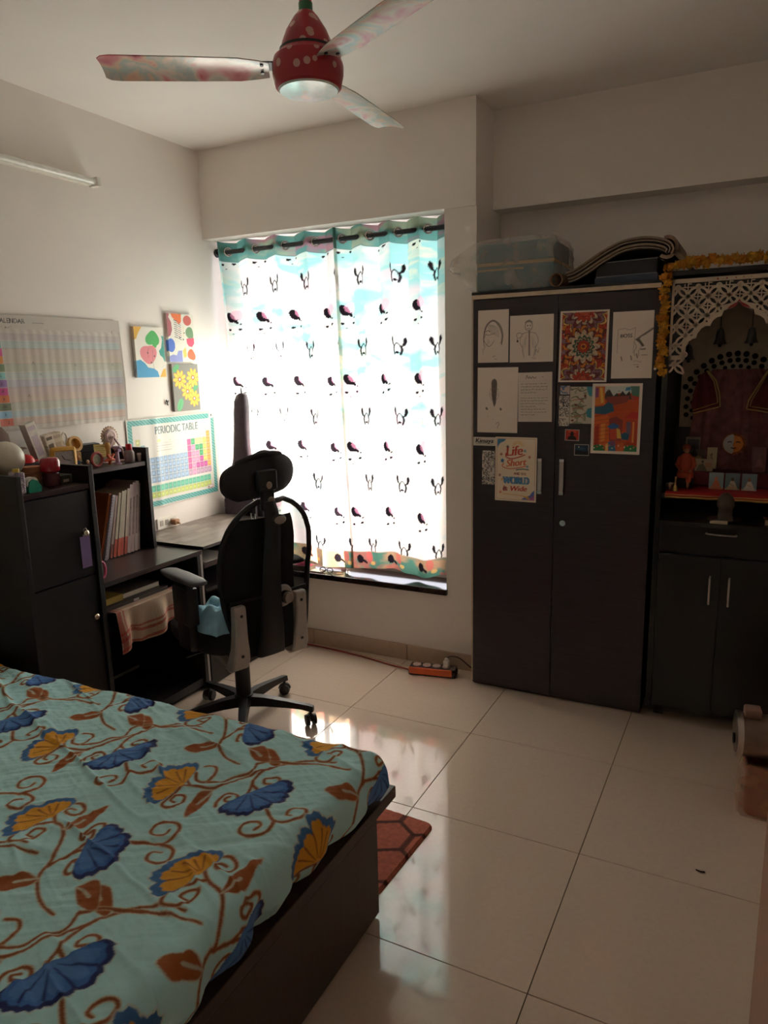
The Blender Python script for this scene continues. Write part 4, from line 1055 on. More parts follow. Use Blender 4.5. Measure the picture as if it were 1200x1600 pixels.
def curtain(nm, lab, xl, xr, eyes, H, seed, amp, ztop, hem):
    """xl(t), xr(t): left and right edge at height fraction t; eyes: number of eyelet crossings"""
    L = (xr(1) - xl(1)) * 1.22
    pt = curtain_print(L, H, seed)
    def pos(X, Y):
        t = Y / H; u = X / L; ph = 2 * PI * eyes * u + .9
        A = amp * (.95 - .45 * (1 - t) + .25 * np.sin(5 * u + 2 * (1 - t)) * (1 - t))
        x = xl(t) + (xr(t) - xl(t)) * u + .010 * np.sin(ph * 2) * t
        y = RODY - A * np.sin(ph + .5 * np.sin(3 * t + seed) * (1 - t)) + .006 * np.sin(31 * u + 9 * t) * (1 - t)
        z = hem + (ztop - hem) * t + .006 * np.sin(ph * .5 + 1) * (1 - t) + .012 * np.sin(9 * u + seed) * (1 - t) ** 2 + .007 * np.sin(ph + .6) * t
        return np.stack([x, y, z], -1)
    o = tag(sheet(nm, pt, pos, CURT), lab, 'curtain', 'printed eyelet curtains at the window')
    for k in range(eyes):
        u = ((k + .5) * PI * 2 - .9 - PI * .0) / (2 * PI * eyes)
        X0 = np.array([[u * L]]); t0 = (RODZ - hem) / (ztop - hem) * H
        # refine the height so that the eyelet sits on the rod
        p = pos(X0, np.array([[t0]]))[0, 0]; t0 += RODZ - p[2]; p = pos(X0, np.array([[t0]]))[0, 0]
        p2 = pos(X0 + .004, np.array([[t0]]))[0, 0]; tx = Vector(p2 - p).normalized(); up = Vector((0, 0, 1)); nrm = tx.cross(up)
        c = Vector(p)
        hole_grid(o, [c], .0185)
        r = B(CHROME); r.tube([c + tx * .0215 * math.cos(a) + up * .0215 * math.sin(a) for a in [2 * PI * j / 24 for j in range(24)]], .0048, 8, closed=True)
        r.obj('eyelet', CHROME, parent=o, smooth=60)
    return o
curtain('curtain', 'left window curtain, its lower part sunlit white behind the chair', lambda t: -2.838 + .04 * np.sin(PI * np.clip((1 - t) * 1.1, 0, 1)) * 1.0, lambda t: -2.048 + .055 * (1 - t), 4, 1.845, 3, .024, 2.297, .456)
curtain('curtain', 'right window curtain, hanging beside the column', lambda t: -2.068 + .055 * (1 - t), lambda t: -1.412 + 0 * t, 4, 1.845, 11, .022, 2.299, .462)

# ================================================================== OFFICE CHAIR
BASEM = mat('black_nylon', (30, 27, 28), .45, var=.1); PADG = mat('armrest_pad', (92, 88, 92), .55); SEATM = mat('black_seat_fabric', (26, 26, 31), .7, var=.2, scale=160, bump=.08); MESHM = mesh_fabric('see_through_mesh', (18, 19, 24), .12)
HEADM = mat('headrest_fabric', (34, 30, 33), .7, var=.15, scale=160, bump=.06)
ch = thing('office_chair', 'black high-back mesh office chair with headrest turned towards the desk', 'chair', (-1.995, 2.425, 0), math.radians(70))
def L_(b, nm, m, par=None, sm=45): return b.obj(nm, m, parent=par or ch, smooth=sm, local=True)
hubz = .105
L_(B(BASEM).cyl((0, 0, .085), (0, 0, .135), .048, .042, 28), 'base_hub', BASEM)
L_(B(BASEM).cyl((0, 0, .13), (0, 0, .27), .034, .034, 28).cyl((0, 0, .27), (0, 0, .37), .022, .022, 24), 'gas_column', BASEM)
for k in range(5):
    a = math.radians(17.5 - 70 + 72 * k); ca, sa = math.cos(a), math.sin(a); d = Vector((ca, sa, 0)); n_ = Vector((-sa, ca, 0))
    b = B(BASEM); P = []
    for r, w, z0, z1 in ((.03, .026, .085, .13), (.10, .024, .088, .128), (.20, .019, .085, .115), (.27, .016, .080, .103), (.305, .016, .072, .098), (.325, .013, .068, .092)):
        P.append([d * r + n_ * w + Vector((0, 0, z0)), d * r - n_ * w + Vector((0, 0, z0)), d * r - n_ * w * .7 + Vector((0, 0, z1)), d * r + n_ * w * .7 + Vector((0, 0, z1))])
    V = b.grid(P, closed_v=True); b.cap(V[0], True); b.cap(V[-1])
    leg = L_(b, 'base_leg', BASEM, sm=30)
    c = d * .31; ax = n_ * .5 + d * .87; ax.normalize()
    w = B(BASEM)
    for s in (-1, 1): w.cyl(c + ax * s * .008 + Vector((0, 0, .0275)), c + ax * s * .024 + Vector((0, 0, .0275)), .027, .024, 22)
    w.cyl(c + Vector((0, 0, .03)), c + Vector((0, 0, .075)), .007, seg=10)
    L_(w, 'caster', BASEM, leg)
    hb = B(BASEM); P = []
    for i in range(9):
        t = PI * (.05 + .9 * i / 8); P.append([c + ax * s * .0075 + Vector((0, 0, .0275)) + (Vector((0, 0, 1)) * math.sin(t) + ax.cross(Vector((0, 0, 1))) * math.cos(t)) * rr for s, rr in ((-1, .026), (1, .026), (1, .031), (-1, .031))])
    V = hb.grid(P, closed_v=True); hb.cap(V[0], True); hb.cap(V[-1]); L_(hb, 'caster_hood', BASEM, leg)
L_(B(BASEM).box(-.09, .09, -.14, .12, .365, .415, bev=.015).box(-.20, .20, -.10, .10, .405, .425, bev=.005), 'tilt_mechanism', BASEM)
b = B(BASEM); b.tube([(-.08, .02, .385), (-.19, .03, .38), (-.25, .035, .375)], .006, 8); L_(b, 'tilt_lever', BASEM)
# seat cushion
b = B(SEATM); P = []
for z, k in ((.422, .90), (.43, .97), (.45, 1.0), (.485, 1.0), (.503, .95), (.512, .84), (.514, .5), (.511, .02)):
    row = []
    for j in range(40):
        t = 2 * PI * j / 40; c_, s_ = math.cos(t), math.sin(t)
        row.append(Vector((.25 * k * math.copysign(abs(c_) ** .5, c_), .02 + .245 * k * math.copysign(abs(s_) ** .5, s_), z - .018 * max(0, (s_ * k - .55)) * 2)))
    P.append(row)
V = b.grid(P, closed_v=True); b.cap(V[0], True); b.cap(V[-1]); L_(b, 'seat', SEATM, sm=70)
# back
Z0, Z1 = .40, 1.055
def bw(t):
    return float(np.interp(t, [0, .05, .15, .35, .6, .75, .85, .92, .97, 1], [.13, .17, .185, .210, .226, .215, .188, .15, .105, .06]))
def by(s, t):
    lum = float(np.interp(t, [0, .15, .35, .55, .8, 1], [-.215, -.215, -.205, -.215, -.245, -.275]))
    return lum + .030 * s * s * (.35 + .65 * min(1, t * 2))
def bp(s, t, off=0.0): return Vector((.036 + s * bw(t), by(s, t) - off, Z0 + (Z1 - Z0) * t))
T_ = [i / 30 for i in range(31)]
out = [bp(-1, t) for t in T_] + [bp(s, 1) for s in (-.5, 0, .5)] + [bp(1, t) for t in reversed(T_)] + [bp(s, 0) for s in (.5, 0, -.5)]
L_(B(DARK).tube(out, .0115, 10, closed=True), 'back_frame', DARK, sm=60)
b = B(MESHM); P = [[bp(-.97 + 1.94 * j / 18, t) for j in range(19)] for t in T_ if t >= .30]; b.grid(P); L_(b, 'mesh_panel', MESHM, sm=180)
b = B(DARK2)
P = [[bp(-.96 + 1.92 * j / 18, t, .012 + .012 * math.cos((-.96 + 1.92 * j / 18) * 1.5)) for j in range(19)] for t in [i * .36 / 10 for i in range(11)]]; b.grid(P)
P = [[bp(-.96 + 1.92 * j / 18, t, -.006) for j in range(19)] for t in [i * .36 / 10 for i in range(11)]]; b.grid(P, flip=True)
lp = L_(b, 'lumbar_panel', DARK2, sm=180)
b = B(DARK2); P = [[bp(-.97 + 1.52 * j / 18, t, .004) for j in range(19)] for t in T_ if .36 <= t <= .93]; b.grid(P); L_(b, 'mesh_shade_sheet', DARK2, sm=180)  # dark sheet added behind most of the mesh, standing in for shade
L_(B(DARK).tube([bp(s, .37, .012) for s in (-.9, -.5, 0, .5, .9)], .007, 8), 'cross_rib', DARK, sm=60)
# spine
b = B(DARK); P = []
for z, w, y in ((.40, .07, -.245), (.50, .06, -.262), (.62, .05, -.27), (.80, .042, -.285), (.95, .036, -.305), (1.02, .032, -.30), (1.06, .028, -.285)):
    P.append([Vector((w * c, y - .020 * s, z)) for c, s in ((-1, 0), (-.8, .8), (0, 1), (.8, .8), (1, 0), (.8, -.4), (0, -.5), (-.8, -.4))])
V = b.grid(P, closed_v=True); b.cap(V[0], True); b.cap(V[-1]); sp_ = L_(b, 'spine', DARK, sm=60)
L_(B(DARK).ball((0.02, -.322, .985), .036, .014, .022, 24), 'spine_boss', DARK, sp_, sm=180)
L_(B(GREYP).ball((0.02, -.333, .985), .028, .008, .016, 24), 'height_button', GREYP, sp_, sm=180)
# lumbar dial
dl = L_(B(LGREY).lathe([(0, 0), (.047, 0), (.049, .006), (.044, .016), (.030, .020), (0, .020)], (.078, -.232, .635), 36, M=Matrix.Rotation(PI / 2, 4, 'X')), 'lumbar_dial', LGREY)
L_(B(BASEM).lathe([(0, .018), (.026, .018), (.027, .038), (0, .038)], (.078, -.232, .635), 28, M=Matrix.Rotation(PI / 2, 4, 'X')), 'dial_collar', BASEM, dl)
L_(B(GREYP).lathe([(0, .037), (.024, .037), (.022, .056), (.017, .060), (0, .060)], (.078, -.232, .635), 28, M=Matrix.Rotation(PI / 2, 4, 'X')), 'dial_knob', GREYP, dl)
# grey side brackets
for s in (-1, 1):
    b = B(LGREY); P = []
    for z, y, x, w, d in ((.352, -.175, .150, .030, .030), (.362, -.20, .150, .040, .026), (.40, -.218, .150, .041, .024), (.44, -.226, .149, .036, .022), (.50, -.232, .150, .029, .020), (.56, -.236, .151, .027, .019), (.63, -.238, .152, .026, .017), (.638, -.236, .152, .024, .013)):
        P.append([Vector((s * (x + w * c) + .012, y + d * q, z)) for c, q in ((-1, -.75), (-.8, -1), (.8, -1), (1, -.75), (1, 1), (-1, 1))])
    V = b.grid(P, closed_v=True); b.cap(V[0], True); b.cap(V[-1]); br = L_(b, 'side_bracket', LGREY, sm=35)
    b = B(LGREY); b.tube([(s * .150, -.185, .36), (s * .150, -.10, .385), (s * .15, .02, .405)], [.024, .018, .012], 10); L_(b, 'bracket_arm', LGREY, br, sm=50)
    for z, y in ((.60, -.255), (.425, -.2475)):
        L_(B(DARK).cyl((s * .150 + .012, y + .004, z), (s * .150 + .012, y - .0015, z), .0065, seg=14), 'screw_hole', DARK, br)
# armrests
for s in (-1, 1):
    ax = -.265 if s < 0 else .215
    up = L_(B(BASEM).box(ax - .020, ax + .020, -.085, .02, .44, .735, bev=.008).box(min(ax, s * .19), max(ax, s * .19), -.06, .0, .425, .447, bev=.004), 'armrest_post', BASEM)
    L_(B(BASEM).box(ax - .026, ax + .026, -.10, .035, .55, .712, bev=.010), 'armrest_sleeve', BASEM, up)
    b = B(PADG); P = []
    for y, w, h in ((-.18, .012, .006), (-.172, .030, .010), (-.12, .040, .013), (0, .043, .014), (.09, .040, .013), (.125, .028, .009), (.133, .010, .005)):
        P.append([Vector((ax + w * math.copysign(abs(math.cos(t)) ** .6, math.cos(t)), y, .748 + h * math.copysign(abs(math.sin(t)) ** .6, math.sin(t)))) for t in [2 * PI * j / 16 for j in range(16)]])
    V = b.grid(P, closed_v=True); b.cap(V[0], True); b.cap(V[-1]); L_(b, 'armrest_pad', PADG, sm=60)
# headrest
hr = L_(B(DARK).box(-.030, .030, -.292, -.268, 1.02, 1.16, bev=.008), 'headrest_post', DARK)
b = B(HEADM); P = []
def hrp(s, t, off):
    w = .172 * math.sqrt(max(.0, 1 - abs((t - .46) / .56) ** 2.6)) + .004
    return Vector((.012 + s * w, -.262 + .055 * (s * w / .172) ** 2 + .035 * (t - .5) ** 2 * 4 * (1 if t > .5 else .6) + off, 1.072 + .185 * t - .02 * s * s * t + .012 * s))
n = 22
P1 = [[hrp(-1 + 2 * j / n, i / 16, 0) for j in range(n + 1)] for i in range(17)]
P2 = [[hrp(-1 + 2 * j / n, i / 16, .004 + .026 * (1 - (2 * j / n - 1) ** 2 * .8) * math.sqrt(max(0, 1 - (2 * i / 16 - 1) ** 4))) for j in range(n + 1)] for i in range(17)]
V1 = b.grid(P1, flip=True); V2 = b.grid(P2)
for i in range(16):
    b.bm.faces.new((V1[i][0], V1[i + 1][0], V2[i + 1][0], V2[i][0])); b.bm.faces.new((V1[i][-1], V2[i][-1], V2[i + 1][-1], V1[i + 1][-1]))
for j in range(n):
    b.bm.faces.new((V1[0][j], V2[0][j], V2[0][j + 1], V1[0][j + 1])); b.bm.faces.new((V1[-1][j], V1[-1][j + 1], V2[-1][j + 1], V2[-1][j]))
hp = L_(b, 'headrest', HEADM, sm=70)
L_(B(HEADM).tube([hrp(-.92 + 1.84 * j / 20, .90, .006) for j in range(21)], [.006 + .008 * math.sin(PI * j / 20) ** .4 for j in range(21)], 10), 'headrest_roll', HEADM, hp, sm=70)
L_(B(DARK).box(-.045, .045, -.296, -.262, 1.10, 1.185, bev=.010), 'headrest_bracket', DARK, hp)
L_(B(GREYP).ball((.0, -.298, 1.125), .013, .008, .015, 16), 'tilt_button', GREYP, hp, sm=180)
L_(B(GREYP).ball((.010, -.292, 1.06), .017, .009, .017, 16), 'neck_knob', GREYP, hr, sm=180)

# pale blue cloth bundled on the seat
BCL = mat('pale_blue_cotton', (140, 186, 204), .85, var=.05, bump=.05, scale=80)
nv = 30; b = B(BCL); P = []
cW = Matrix.Translation((-1.995, 2.425, 0)) @ Matrix.Rotation(math.radians(70), 4, 'Z')
for i in range(nv + 1):
    row = []
    for j in range(nv + 1):
        u = -1 + 2 * i / nv; v = -1 + 2 * j / nv; r2 = min(1, max(abs(u), abs(v)) ** 2)
        h = (1 - r2) ** .6 * (.085 + .022 * math.sin(7 * u + 3 * v) + .016 * math.sin(11 * v - 4 * u + 1)) + .004
        row.append(cW @ Vector((-.10 + .135 * u + .01 * math.sin(5 * v), -.05 + .15 * v + .01 * math.sin(6 * u), .516 + h)))
    P.append(row)
b.grid(P); tag(b.obj('folded_cloth', BCL, smooth=180), 'pale blue cloth bundled on the chair seat', 'cloth')

# ================================================================== BED
bed = thing('bed', 'low dark wooden platform bed with an overhanging ledge', 'bed', (-1.6, .65, 0))
B(WOODB).box(-.905, -.885, -.45, 1.622, 0.012, .315, bev=.002).obj('side_panel', WOODB, parent=bed)
B(WOODB).box(-2.33, -.905, 1.602, 1.622, 0.012, .315, bev=.002).obj('end_panel', WOODB, parent=bed)
B(WOODB).box(-2.33, -.884, -.45, 1.744, .315, .352, bev=.003).obj('platform_top', WOODB, parent=bed)
B(DARK).box(-2.25, -.93, -.40, 1.56, 0, .10).obj('plinth', DARK, parent=bed)
B(WOODB).box(-2.84, -2.33, -.45, 1.60, 0.0, .352, bev=.003).obj('storage_base', WOODB, parent=bed)
YF=[[(-1.487,1.046),(-1.539,0.956),(-1.578,0.996),(-1.578,1.037),(-1.553,1.071),(-1.542,1.095),(-1.509,1.117)],[(-1.285,1.291),(-1.321,1.199),(-1.351,1.224),(-1.374,1.269),(-1.387,1.333),(-1.349,1.358),(-1.334,1.378)]]
BF=[[(-1.316,1.001),(-1.229,0.93),(-1.21,0.977),(-1.225,1.018),(-1.239,1.058),(-1.298,1.085)],[(-1.106,1.342),(-1.104,1.24),(-1.061,1.254),(-1.026,1.296),(-1.005,1.359),(-1.025,1.415)]]
ST=[[(-1.49,1.058),(-1.457,1.032),(-1.41,1.017),(-1.381,0.988),(-1.34,0.927),(-1.323,0.881),(-1.268,0.84),(-1.226,0.825),(-1.199,0.821)],[(-1.333,0.913),(-1.327,0.942),(-1.321,0.963),(-1.322,1.0)],[(-1.459,1.031),(-1.498,0.999),(-1.508,0.954),(-1.493,0.935),(-1.464,0.943),(-1.453,0.973),(-1.456,1.002),(-1.477,0.995),(-1.481,0.973),(-1.461,0.971)],[(-1.489,1.06),(-1.489,1.098),(-1.464,1.116),(-1.434,1.1),(-1.437,1.074),(-1.47,1.073),(-1.472,1.089),(-1.452,1.089)],[(-1.322,1.0),(-1.317,1.018),(-1.322,1.055),(-1.339,1.078),(-1.356,1.066),(-1.352,1.021),(-1.337,1.012),(-1.332,1.031),(-1.342,1.049),(-1.348,1.033)],[(-1.318,0.969),(-1.308,0.988),(-1.282,0.979),(-1.266,0.951),(-1.271,0.917),(-1.286,0.921),(-1.297,0.947),(-1.293,0.959),(-1.289,0.949)],[(-1.159,0.847),(-1.138,0.87),(-1.105,0.885),(-1.069,0.893),(-1.033,0.91),(-1.096,0.885),(-1.036,0.909),(-0.996,0.921),(-0.94,0.924),(-0.907,0.928)],[(-1.222,0.718),(-1.19,0.736),(-1.173,0.768),(-1.145,0.805),(-1.16,0.852)],[(-1.282,1.288),(-1.217,1.31),(-1.197,1.324),(-1.17,1.37),(-1.144,1.42),(-1.114,1.474),(-1.068,1.523),(-1.021,1.549),(-0.972,1.554)],[(-1.125,1.46),(-1.132,1.404),(-1.118,1.365),(-1.104,1.312)],[(-1.282,1.288),(-1.281,1.248),(-1.278,1.207),(-1.255,1.198),(-1.235,1.228),(-1.248,1.256),(-1.271,1.249),(-1.269,1.227),(-1.255,1.226)],[(-1.323,1.355),(-1.294,1.316),(-1.265,1.296)],[(-1.289,1.348),(-1.268,1.324),(-1.239,1.329),(-1.241,1.371),(-1.262,1.392),(-1.289,1.381)],[(-1.121,1.372),(-1.084,1.361),(-1.062,1.379),(-1.065,1.419),(-1.085,1.426),(-1.103,1.407),(-1.094,1.391),(-1.079,1.4)],[(-1.146,1.254),(-1.161,1.281),(-1.155,1.312),(-1.13,1.319),(-1.116,1.302),(-1.132,1.284),(-1.147,1.292),(-1.139,1.305)],[(-1.019,1.296),(-0.99,1.273),(-0.972,1.264),(-0.944,1.274),(-0.923,1.305),(-0.925,1.333),(-0.941,1.34),(-0.963,1.322),(-0.962,1.301),(-0.947,1.299)],[(-0.972,1.264),(-0.963,1.235),(-0.971,1.208),(-1.0,1.191),(-1.026,1.198),(-1.03,1.223),(-1.005,1.242),(-0.989,1.232),(-0.994,1.213)],[(-1.231,1.053),(-1.202,1.069),(-1.166,1.083),(-1.154,1.118),(-1.166,1.149),(-1.189,1.155),(-1.219,1.138),(-1.22,1.11),(-1.201,1.099),(-1.18,1.109),(-1.182,1.131)],[(-1.166,1.083),(-1.134,1.086),(-1.115,1.07),(-1.113,1.038),(-1.136,1.027),(-1.157,1.032),(-1.162,1.054),(-1.144,1.066)]]
LF=[[(-1.406,1.015),(-1.415,1.042),(-1.419,1.082),(-1.408,1.113),(-1.392,1.139),(-1.381,1.089),(-1.373,1.048),(-1.398,1.022)],[(-1.321,0.879),(-1.362,0.879),(-1.376,0.858),(-1.396,0.842),(-1.398,0.821),(-1.357,0.814),(-1.336,0.837),(-1.318,0.861)],[(-1.225,0.897),(-1.196,0.933),(-1.14,0.881),(-1.141,0.868),(-1.178,0.863)],[(-1.2,1.309),(-1.225,1.291),(-1.219,1.251),(-1.203,1.209),(-1.184,1.189),(-1.179,1.224),(-1.184,1.271)],[(-1.211,1.527),(-1.172,1.54),(-1.118,1.499),(-1.117,1.477),(-1.144,1.478),(-1.195,1.506)]]
PX, PY, PS = .478, .612, -.012     # repeat of the printed cotton
xs = np.concatenate([np.arange(-2.83, -2.62, .01), np.arange(-2.62, -.76, .0030)])
ys = np.concatenate([np.arange(-.45, .25, .02), np.arange(.25, 1.86, .0030)])
pt = Pt(1, 1, 1, (186, 234, 238), xs=xs, ys=ys)
X, Y = np.meshgrid(xs, ys)
pt.c *= (1 + .05 * (fbm(X, Y, 3, 40, 40, 3) - .5))[..., None]
GOLDC, BRN_, CRM, BL1, BL2, NAVY, BLO = (226, 160, 46), (142, 78, 32), (206, 186, 152), (64, 112, 182), (92, 140, 200), (28, 42, 100), (64, 116, 172)
def petal(b0, tip, w, k=1.0):
    (x0, y0), (x1, y1) = b0, tip; dx, dy = (x1 - x0) * k, (y1 - y0) * k; L = math.hypot(dx, dy) + 1e-9; nx, ny = -dy / L, dx / L
    pr = ((0, .10), (.3, .45), (.55, .85), (.78, 1.0), (.92, .85), (1.02, .42), (.97, .0))
    return [(x0 + dx * t + nx * w * q, y0 + dy * t + ny * w * q) for t, q in pr] + [(x0 + dx * t - nx * w * q, y0 + dy * t - ny * w * q) for t, q in reversed(pr[:-1])]
for i in range(-3, 2):
    for j in range(-2, 2):
        ox = i * PX + j * PS; oy = j * PY
        S = lambda pts: [(x + ox, y + oy) for x, y in pts]
        for s in ST: q = smooth_line(S(s), 4); pt.stroke(q, .0135, CRM, .55, .011)
        for s in ST: q = smooth_line(S(s), 4); pt.stroke(q, .0082, BRN_, 1, .006)
        for l in LF:
            q = S(l); cx = sum(p[0] for p in q) / len(q); cy = sum(p[1] for p in q) / len(q)
            pt.poly([(cx + (x - cx) * 1.10, cy + (y - cy) * 1.10) for x, y in smooth_line(q + [q[0]], 4)], CRM, .55)
            pt.poly(smooth_line(q + [q[0]], 4), (158, 86, 34))
            pt.stroke([q[0], ((q[0][0] + cx) / 2 + .003, (q[0][1] + cy) / 2 + .003), (cx, cy)], .004, (196, 190, 170), 1, .009)
        for f in YF:
            b0 = S(f)[0]
            for tp in S(f)[1:]: pt.poly(petal(b0, tp, .0285, 1.10), (206, 206, 190), .6)
            for tp in S(f)[1:]: pt.poly(petal(b0, tp, .0255, 1.05), BLO)
            for tp in S(f)[1:]:
                pt.poly(petal(b0, tp, .0195, .84), (232, 166, 48))
            for a, c in zip(S(f)[1:], S(f)[2:]):
                m_ = ((a[0] + c[0]) / 2, (a[1] + c[1]) / 2); pt.stroke([(b0[0] + (m_[0] - b0[0]) * .12, b0[1] + (m_[1] - b0[1]) * .12), (b0[0] + (m_[0] - b0[0]) * .72, b0[1] + (m_[1] - b0[1]) * .72)], .002, (150, 86, 30), 1, .005)
        for f in BF:
            b0 = S(f)[0]
            for tp in S(f)[1:]: pt.poly(petal(b0, tp, .0325, 1.08), (206, 206, 196), .55)
            for tp in S(f)[1:]: pt.poly(petal(b0, tp, .0300, 1.04), NAVY)
            for tp in S(f)[1:]: pt.poly(petal(b0, tp, .0265, .90), BL1)
            for tp in S(f)[1:]: pt.poly(petal(b0, tp, .0150, .80), BL2, .6)
            for a, c in zip(S(f)[1:], S(f)[2:]):
                m_ = ((a[0] + c[0]) / 2, (a[1] + c[1]) / 2); pt.stroke([(b0[0] + (m_[0] - b0[0]) * .15, b0[1] + (m_[1] - b0[1]) * .15), (b0[0] + (m_[0] - b0[0]) * .85, b0[1] + (m_[1] - b0[1]) * .85)], .002, NAVY, 1, .006)
MZ = .502
def edge(s, e, r):
    """arc length s across an edge at e with radius r -> (position, drop)"""
    a = np.clip((s - (e - r)) / r, 0, PI / 2); over = np.maximum(0, s - (e - r) - r * PI / 2)
    p = np.where(s < e - r, s, e - r + r * np.sin(a)); return p, r * (1 - np.cos(a)) + over
def mattress_pos(X, Y):
    ex = -.872 + .008 * np.sin(Y * 9) ; ey = 1.655 + (X + 2.4) * .022
    x, dx = edge(X, ex, .055); y, dy = edge(Y, ey, .06)
    D = np.minimum(dx + dy, .144)
    corner = np.clip(dx / .08, 0, 1) * np.clip(dy / .08, 0, 1)
    x = x - .03 * corner; y = y - .03 * corner
    low = np.clip((D - .09) / .05, 0, 1); x = x - .03 * low * (dx > .02); y = y - .02 * low * (dy > .02)
    w = .006 * (fbm(X, Y, 31, 5, 5, 3) - .5) * 2
    q = X * .82 + Y * .57; r = -X * .57 + Y * .82
    g1 = fbm(q, r, 57, 3.0, 15, 3); w = w + .016 * (np.abs(g1 - .5) * -2 + .35) * .5
    g2 = fbm(r, q, 77, 2.5, 18, 3); w = w + .010 * (np.abs(g2 - .5) * -2 + .35) * .5
    q3 = X * .35 + Y * .94; r3 = X * .94 - Y * .35; g3 = fbm(r3, q3, 91, 2, 11, 3); w = w + .016 * np.exp(-((g3 - .5) / .05) ** 2) * fbm(X, Y, 12, 3, 3, 2)
    ripple = .012 * np.sin(Y * 38 + 4 * fbm(X, Y, 15, 3, 6, 2)) * np.clip((dx - .03) / .06, 0, 1) + .010 * np.sin(X * 34) * np.clip((dy - .03) / .06, 0, 1)
    g4 = fbm(q * 1.0, r, 130, 6, 34, 3); w = w + .0055 * (np.abs(g4 - .5) * -2 + .3); g5 = fbm(r3, q3, 150, 7, 30, 3); w = w + .0045 * (np.abs(g5 - .5) * -2 + .3)
    fade = np.clip(1 - D / .08, 0, 1)
    return np.stack([x + ripple * (dx > dy), y + ripple * (dy >= dx), MZ - D + w * (.4 + .6 * fade)], -1)
mt = tag(sheet('mattress', pt, mattress_pos, FABP), 'mattress under an aqua floral cotton sheet', 'mattress')
mt['label'] = 'mattress covered by an aqua sheet with blue and yellow flowers'
B(mat('mattress_ticking', (196, 200, 190), .8)).box(-2.82, -.93, -.44, 1.58, .353, .47, bev=.02).obj('core', parent=mt)

# rug at the foot side of the bed
RUGM = print_mat('rug_pile', .95, bump=.9, bscale=420)
RW, RH = .56, .395
p_ = Pt(RW, RH, .0032, (206, 116, 94)); X, Y = np.meshgrid(p_.x, p_.y)
p_.c *= (.72 + .6 * fbm(X, Y, 8, 90, 90, 3))[..., None]
hexl = []
for i in range(-1, 6):
    for j in range(-1, 4):
        cx = i * .15 + (.075 if j % 2 else 0); cy = j * .13; pts = [(cx + .082 * math.cos(PI / 6 + PI / 3 * k), cy + .086 * math.sin(PI / 6 + PI / 3 * k)) for k in range(7)]
        p_.stroke(pts, .013, (92, 50, 44), .85)
def rugpos(X, Y):
    z = .011 + .004 * fbm(X, Y, 8, 90, 90, 3); e = np.minimum(np.minimum(X, RW - X), np.minimum(Y, RH - Y)); z = np.where(e < .004, .0035, z)
    c = .022; dx = np.maximum(0, c - np.minimum(X, RW - X)); dy = np.maximum(0, c - np.minimum(Y, RH - Y)); f = np.where((dx > 0) & (dy > 0), .3 * np.minimum(dx, dy), 0)
    sx = np.where(X < RW / 2, 1, -1); sy = np.where(Y < RH / 2, 1, -1); x = X + sx * f; y = Y + sy * f
    a = math.radians(-3); return np.stack([-1.485 + x * math.cos(a) - y * math.sin(a), 1.712 + x * math.sin(a) + y * math.cos(a), z], -1)
rg = tag(sheet('rug', p_, rugpos, RUGM, thick=.0032, nrm=(0, 0, 1)), 'rust shaggy floor rug with dark honeycomb lines beside bed', 'rug')

# extension board and its leads
ORB = mat('orange_board', (214, 96, 44), .35); BLKB = mat('board_base', (52, 34, 32), .45)
eb = thing('extension_board', 'orange extension board with four round sockets on the floor by wardrobe', 'power strip', (-1.42, 3.26, 0), 0)
T = Matrix.Translation((-1.415, 3.247, .001)) @ Matrix.Rotation(math.radians(10), 4, 'Z')
B(BLKB).box(-.125, .125, -.03, .038, 0, .032, bev=.004, M=T).obj('base', BLKB, parent=eb)
B(ORB).box(-.123, .105, -.034, .028, .006, .042, bev=.004, M=T).obj('body', ORB, parent=eb)
B(BLKB).box(-.12, .122, -.026, .034, .040, .0445, bev=.002, M=T).obj('top_plate', BLKB, parent=eb)
SKT = mat('socket_pinkish', (206, 176, 164), .45)
for k in range(4):
    c = T @ Vector((-.085 + k * .052, .002, .0445)); s = B(SKT).lathe([(0, 0), (.0215, 0), (.0215, .005), (.017, .006), (.0155, .003), (0, .003)], c, 24).obj('socket', SKT, parent=eb, smooth=40)
    for hx, hy in ((0, .007), (-.006, -.004), (.006, -.004)): B(BLKB).cyl(c + Vector((hx, hy, .0028)), c + Vector((hx, hy, .0034)), .0022, seg=8).obj('pin_hole', BLKB, parent=s)
pg = thing('power_plug', 'white plug standing in the last socket of orange board', 'plug', (-1.345, 3.262, .05))
c = T @ Vector((.071, .002, .0485))
B(WHITE).box(c.x - .014, c.x + .014, c.y - .013, c.y + .013, c.z, c.z + .034, bev=.005).box(c.x - .009, c.x + .009, c.y - .009, c.y + .009, c.z + .03, c.z + .046, bev=.004).obj('plug_body', WHITE, parent=pg, smooth=40)
cv = smooth_line([(0, c.z + .044), (.02, c.z + .054), (.06, c.z + .045), (.11, .05), (.15, .02)], 6)
B(WHITE).tube([(c.x + u, c.y + .01 + .35 * u, z) for u, z in cv], .0035, 8).obj('cable', mat('dark_cable', (70, 52, 46), .5), parent=pg, smooth=60)
REDW = mat('red_flex', (150, 48, 36), .5)
w = B(REDW); w.tube(smooth_line([(-1.545, 3.228, .012), (-1.66, 3.255, .006), (-1.85, 3.29, .006), (-2.05, 3.315, .006), (-2.25, 3.325, .006), (-2.375, 3.30, .006)], 8), .0042, 8)
tag(w.obj('red_flex_cable', REDW, smooth=60), 'thin red electric cable running along the skirting', 'cable')
w = B(CREAM); w.tube(smooth_line([(-1.544, 3.236, .013), (-1.58, 3.262, .006), (-1.68, 3.29, .005), (-1.80, 3.31, .005), (-1.95, 3.335, .005)], 8), .004, 8)
tag(w.obj('cream_cable', CREAM, smooth=60), 'short cream cable lead beside the red one', 'cable')
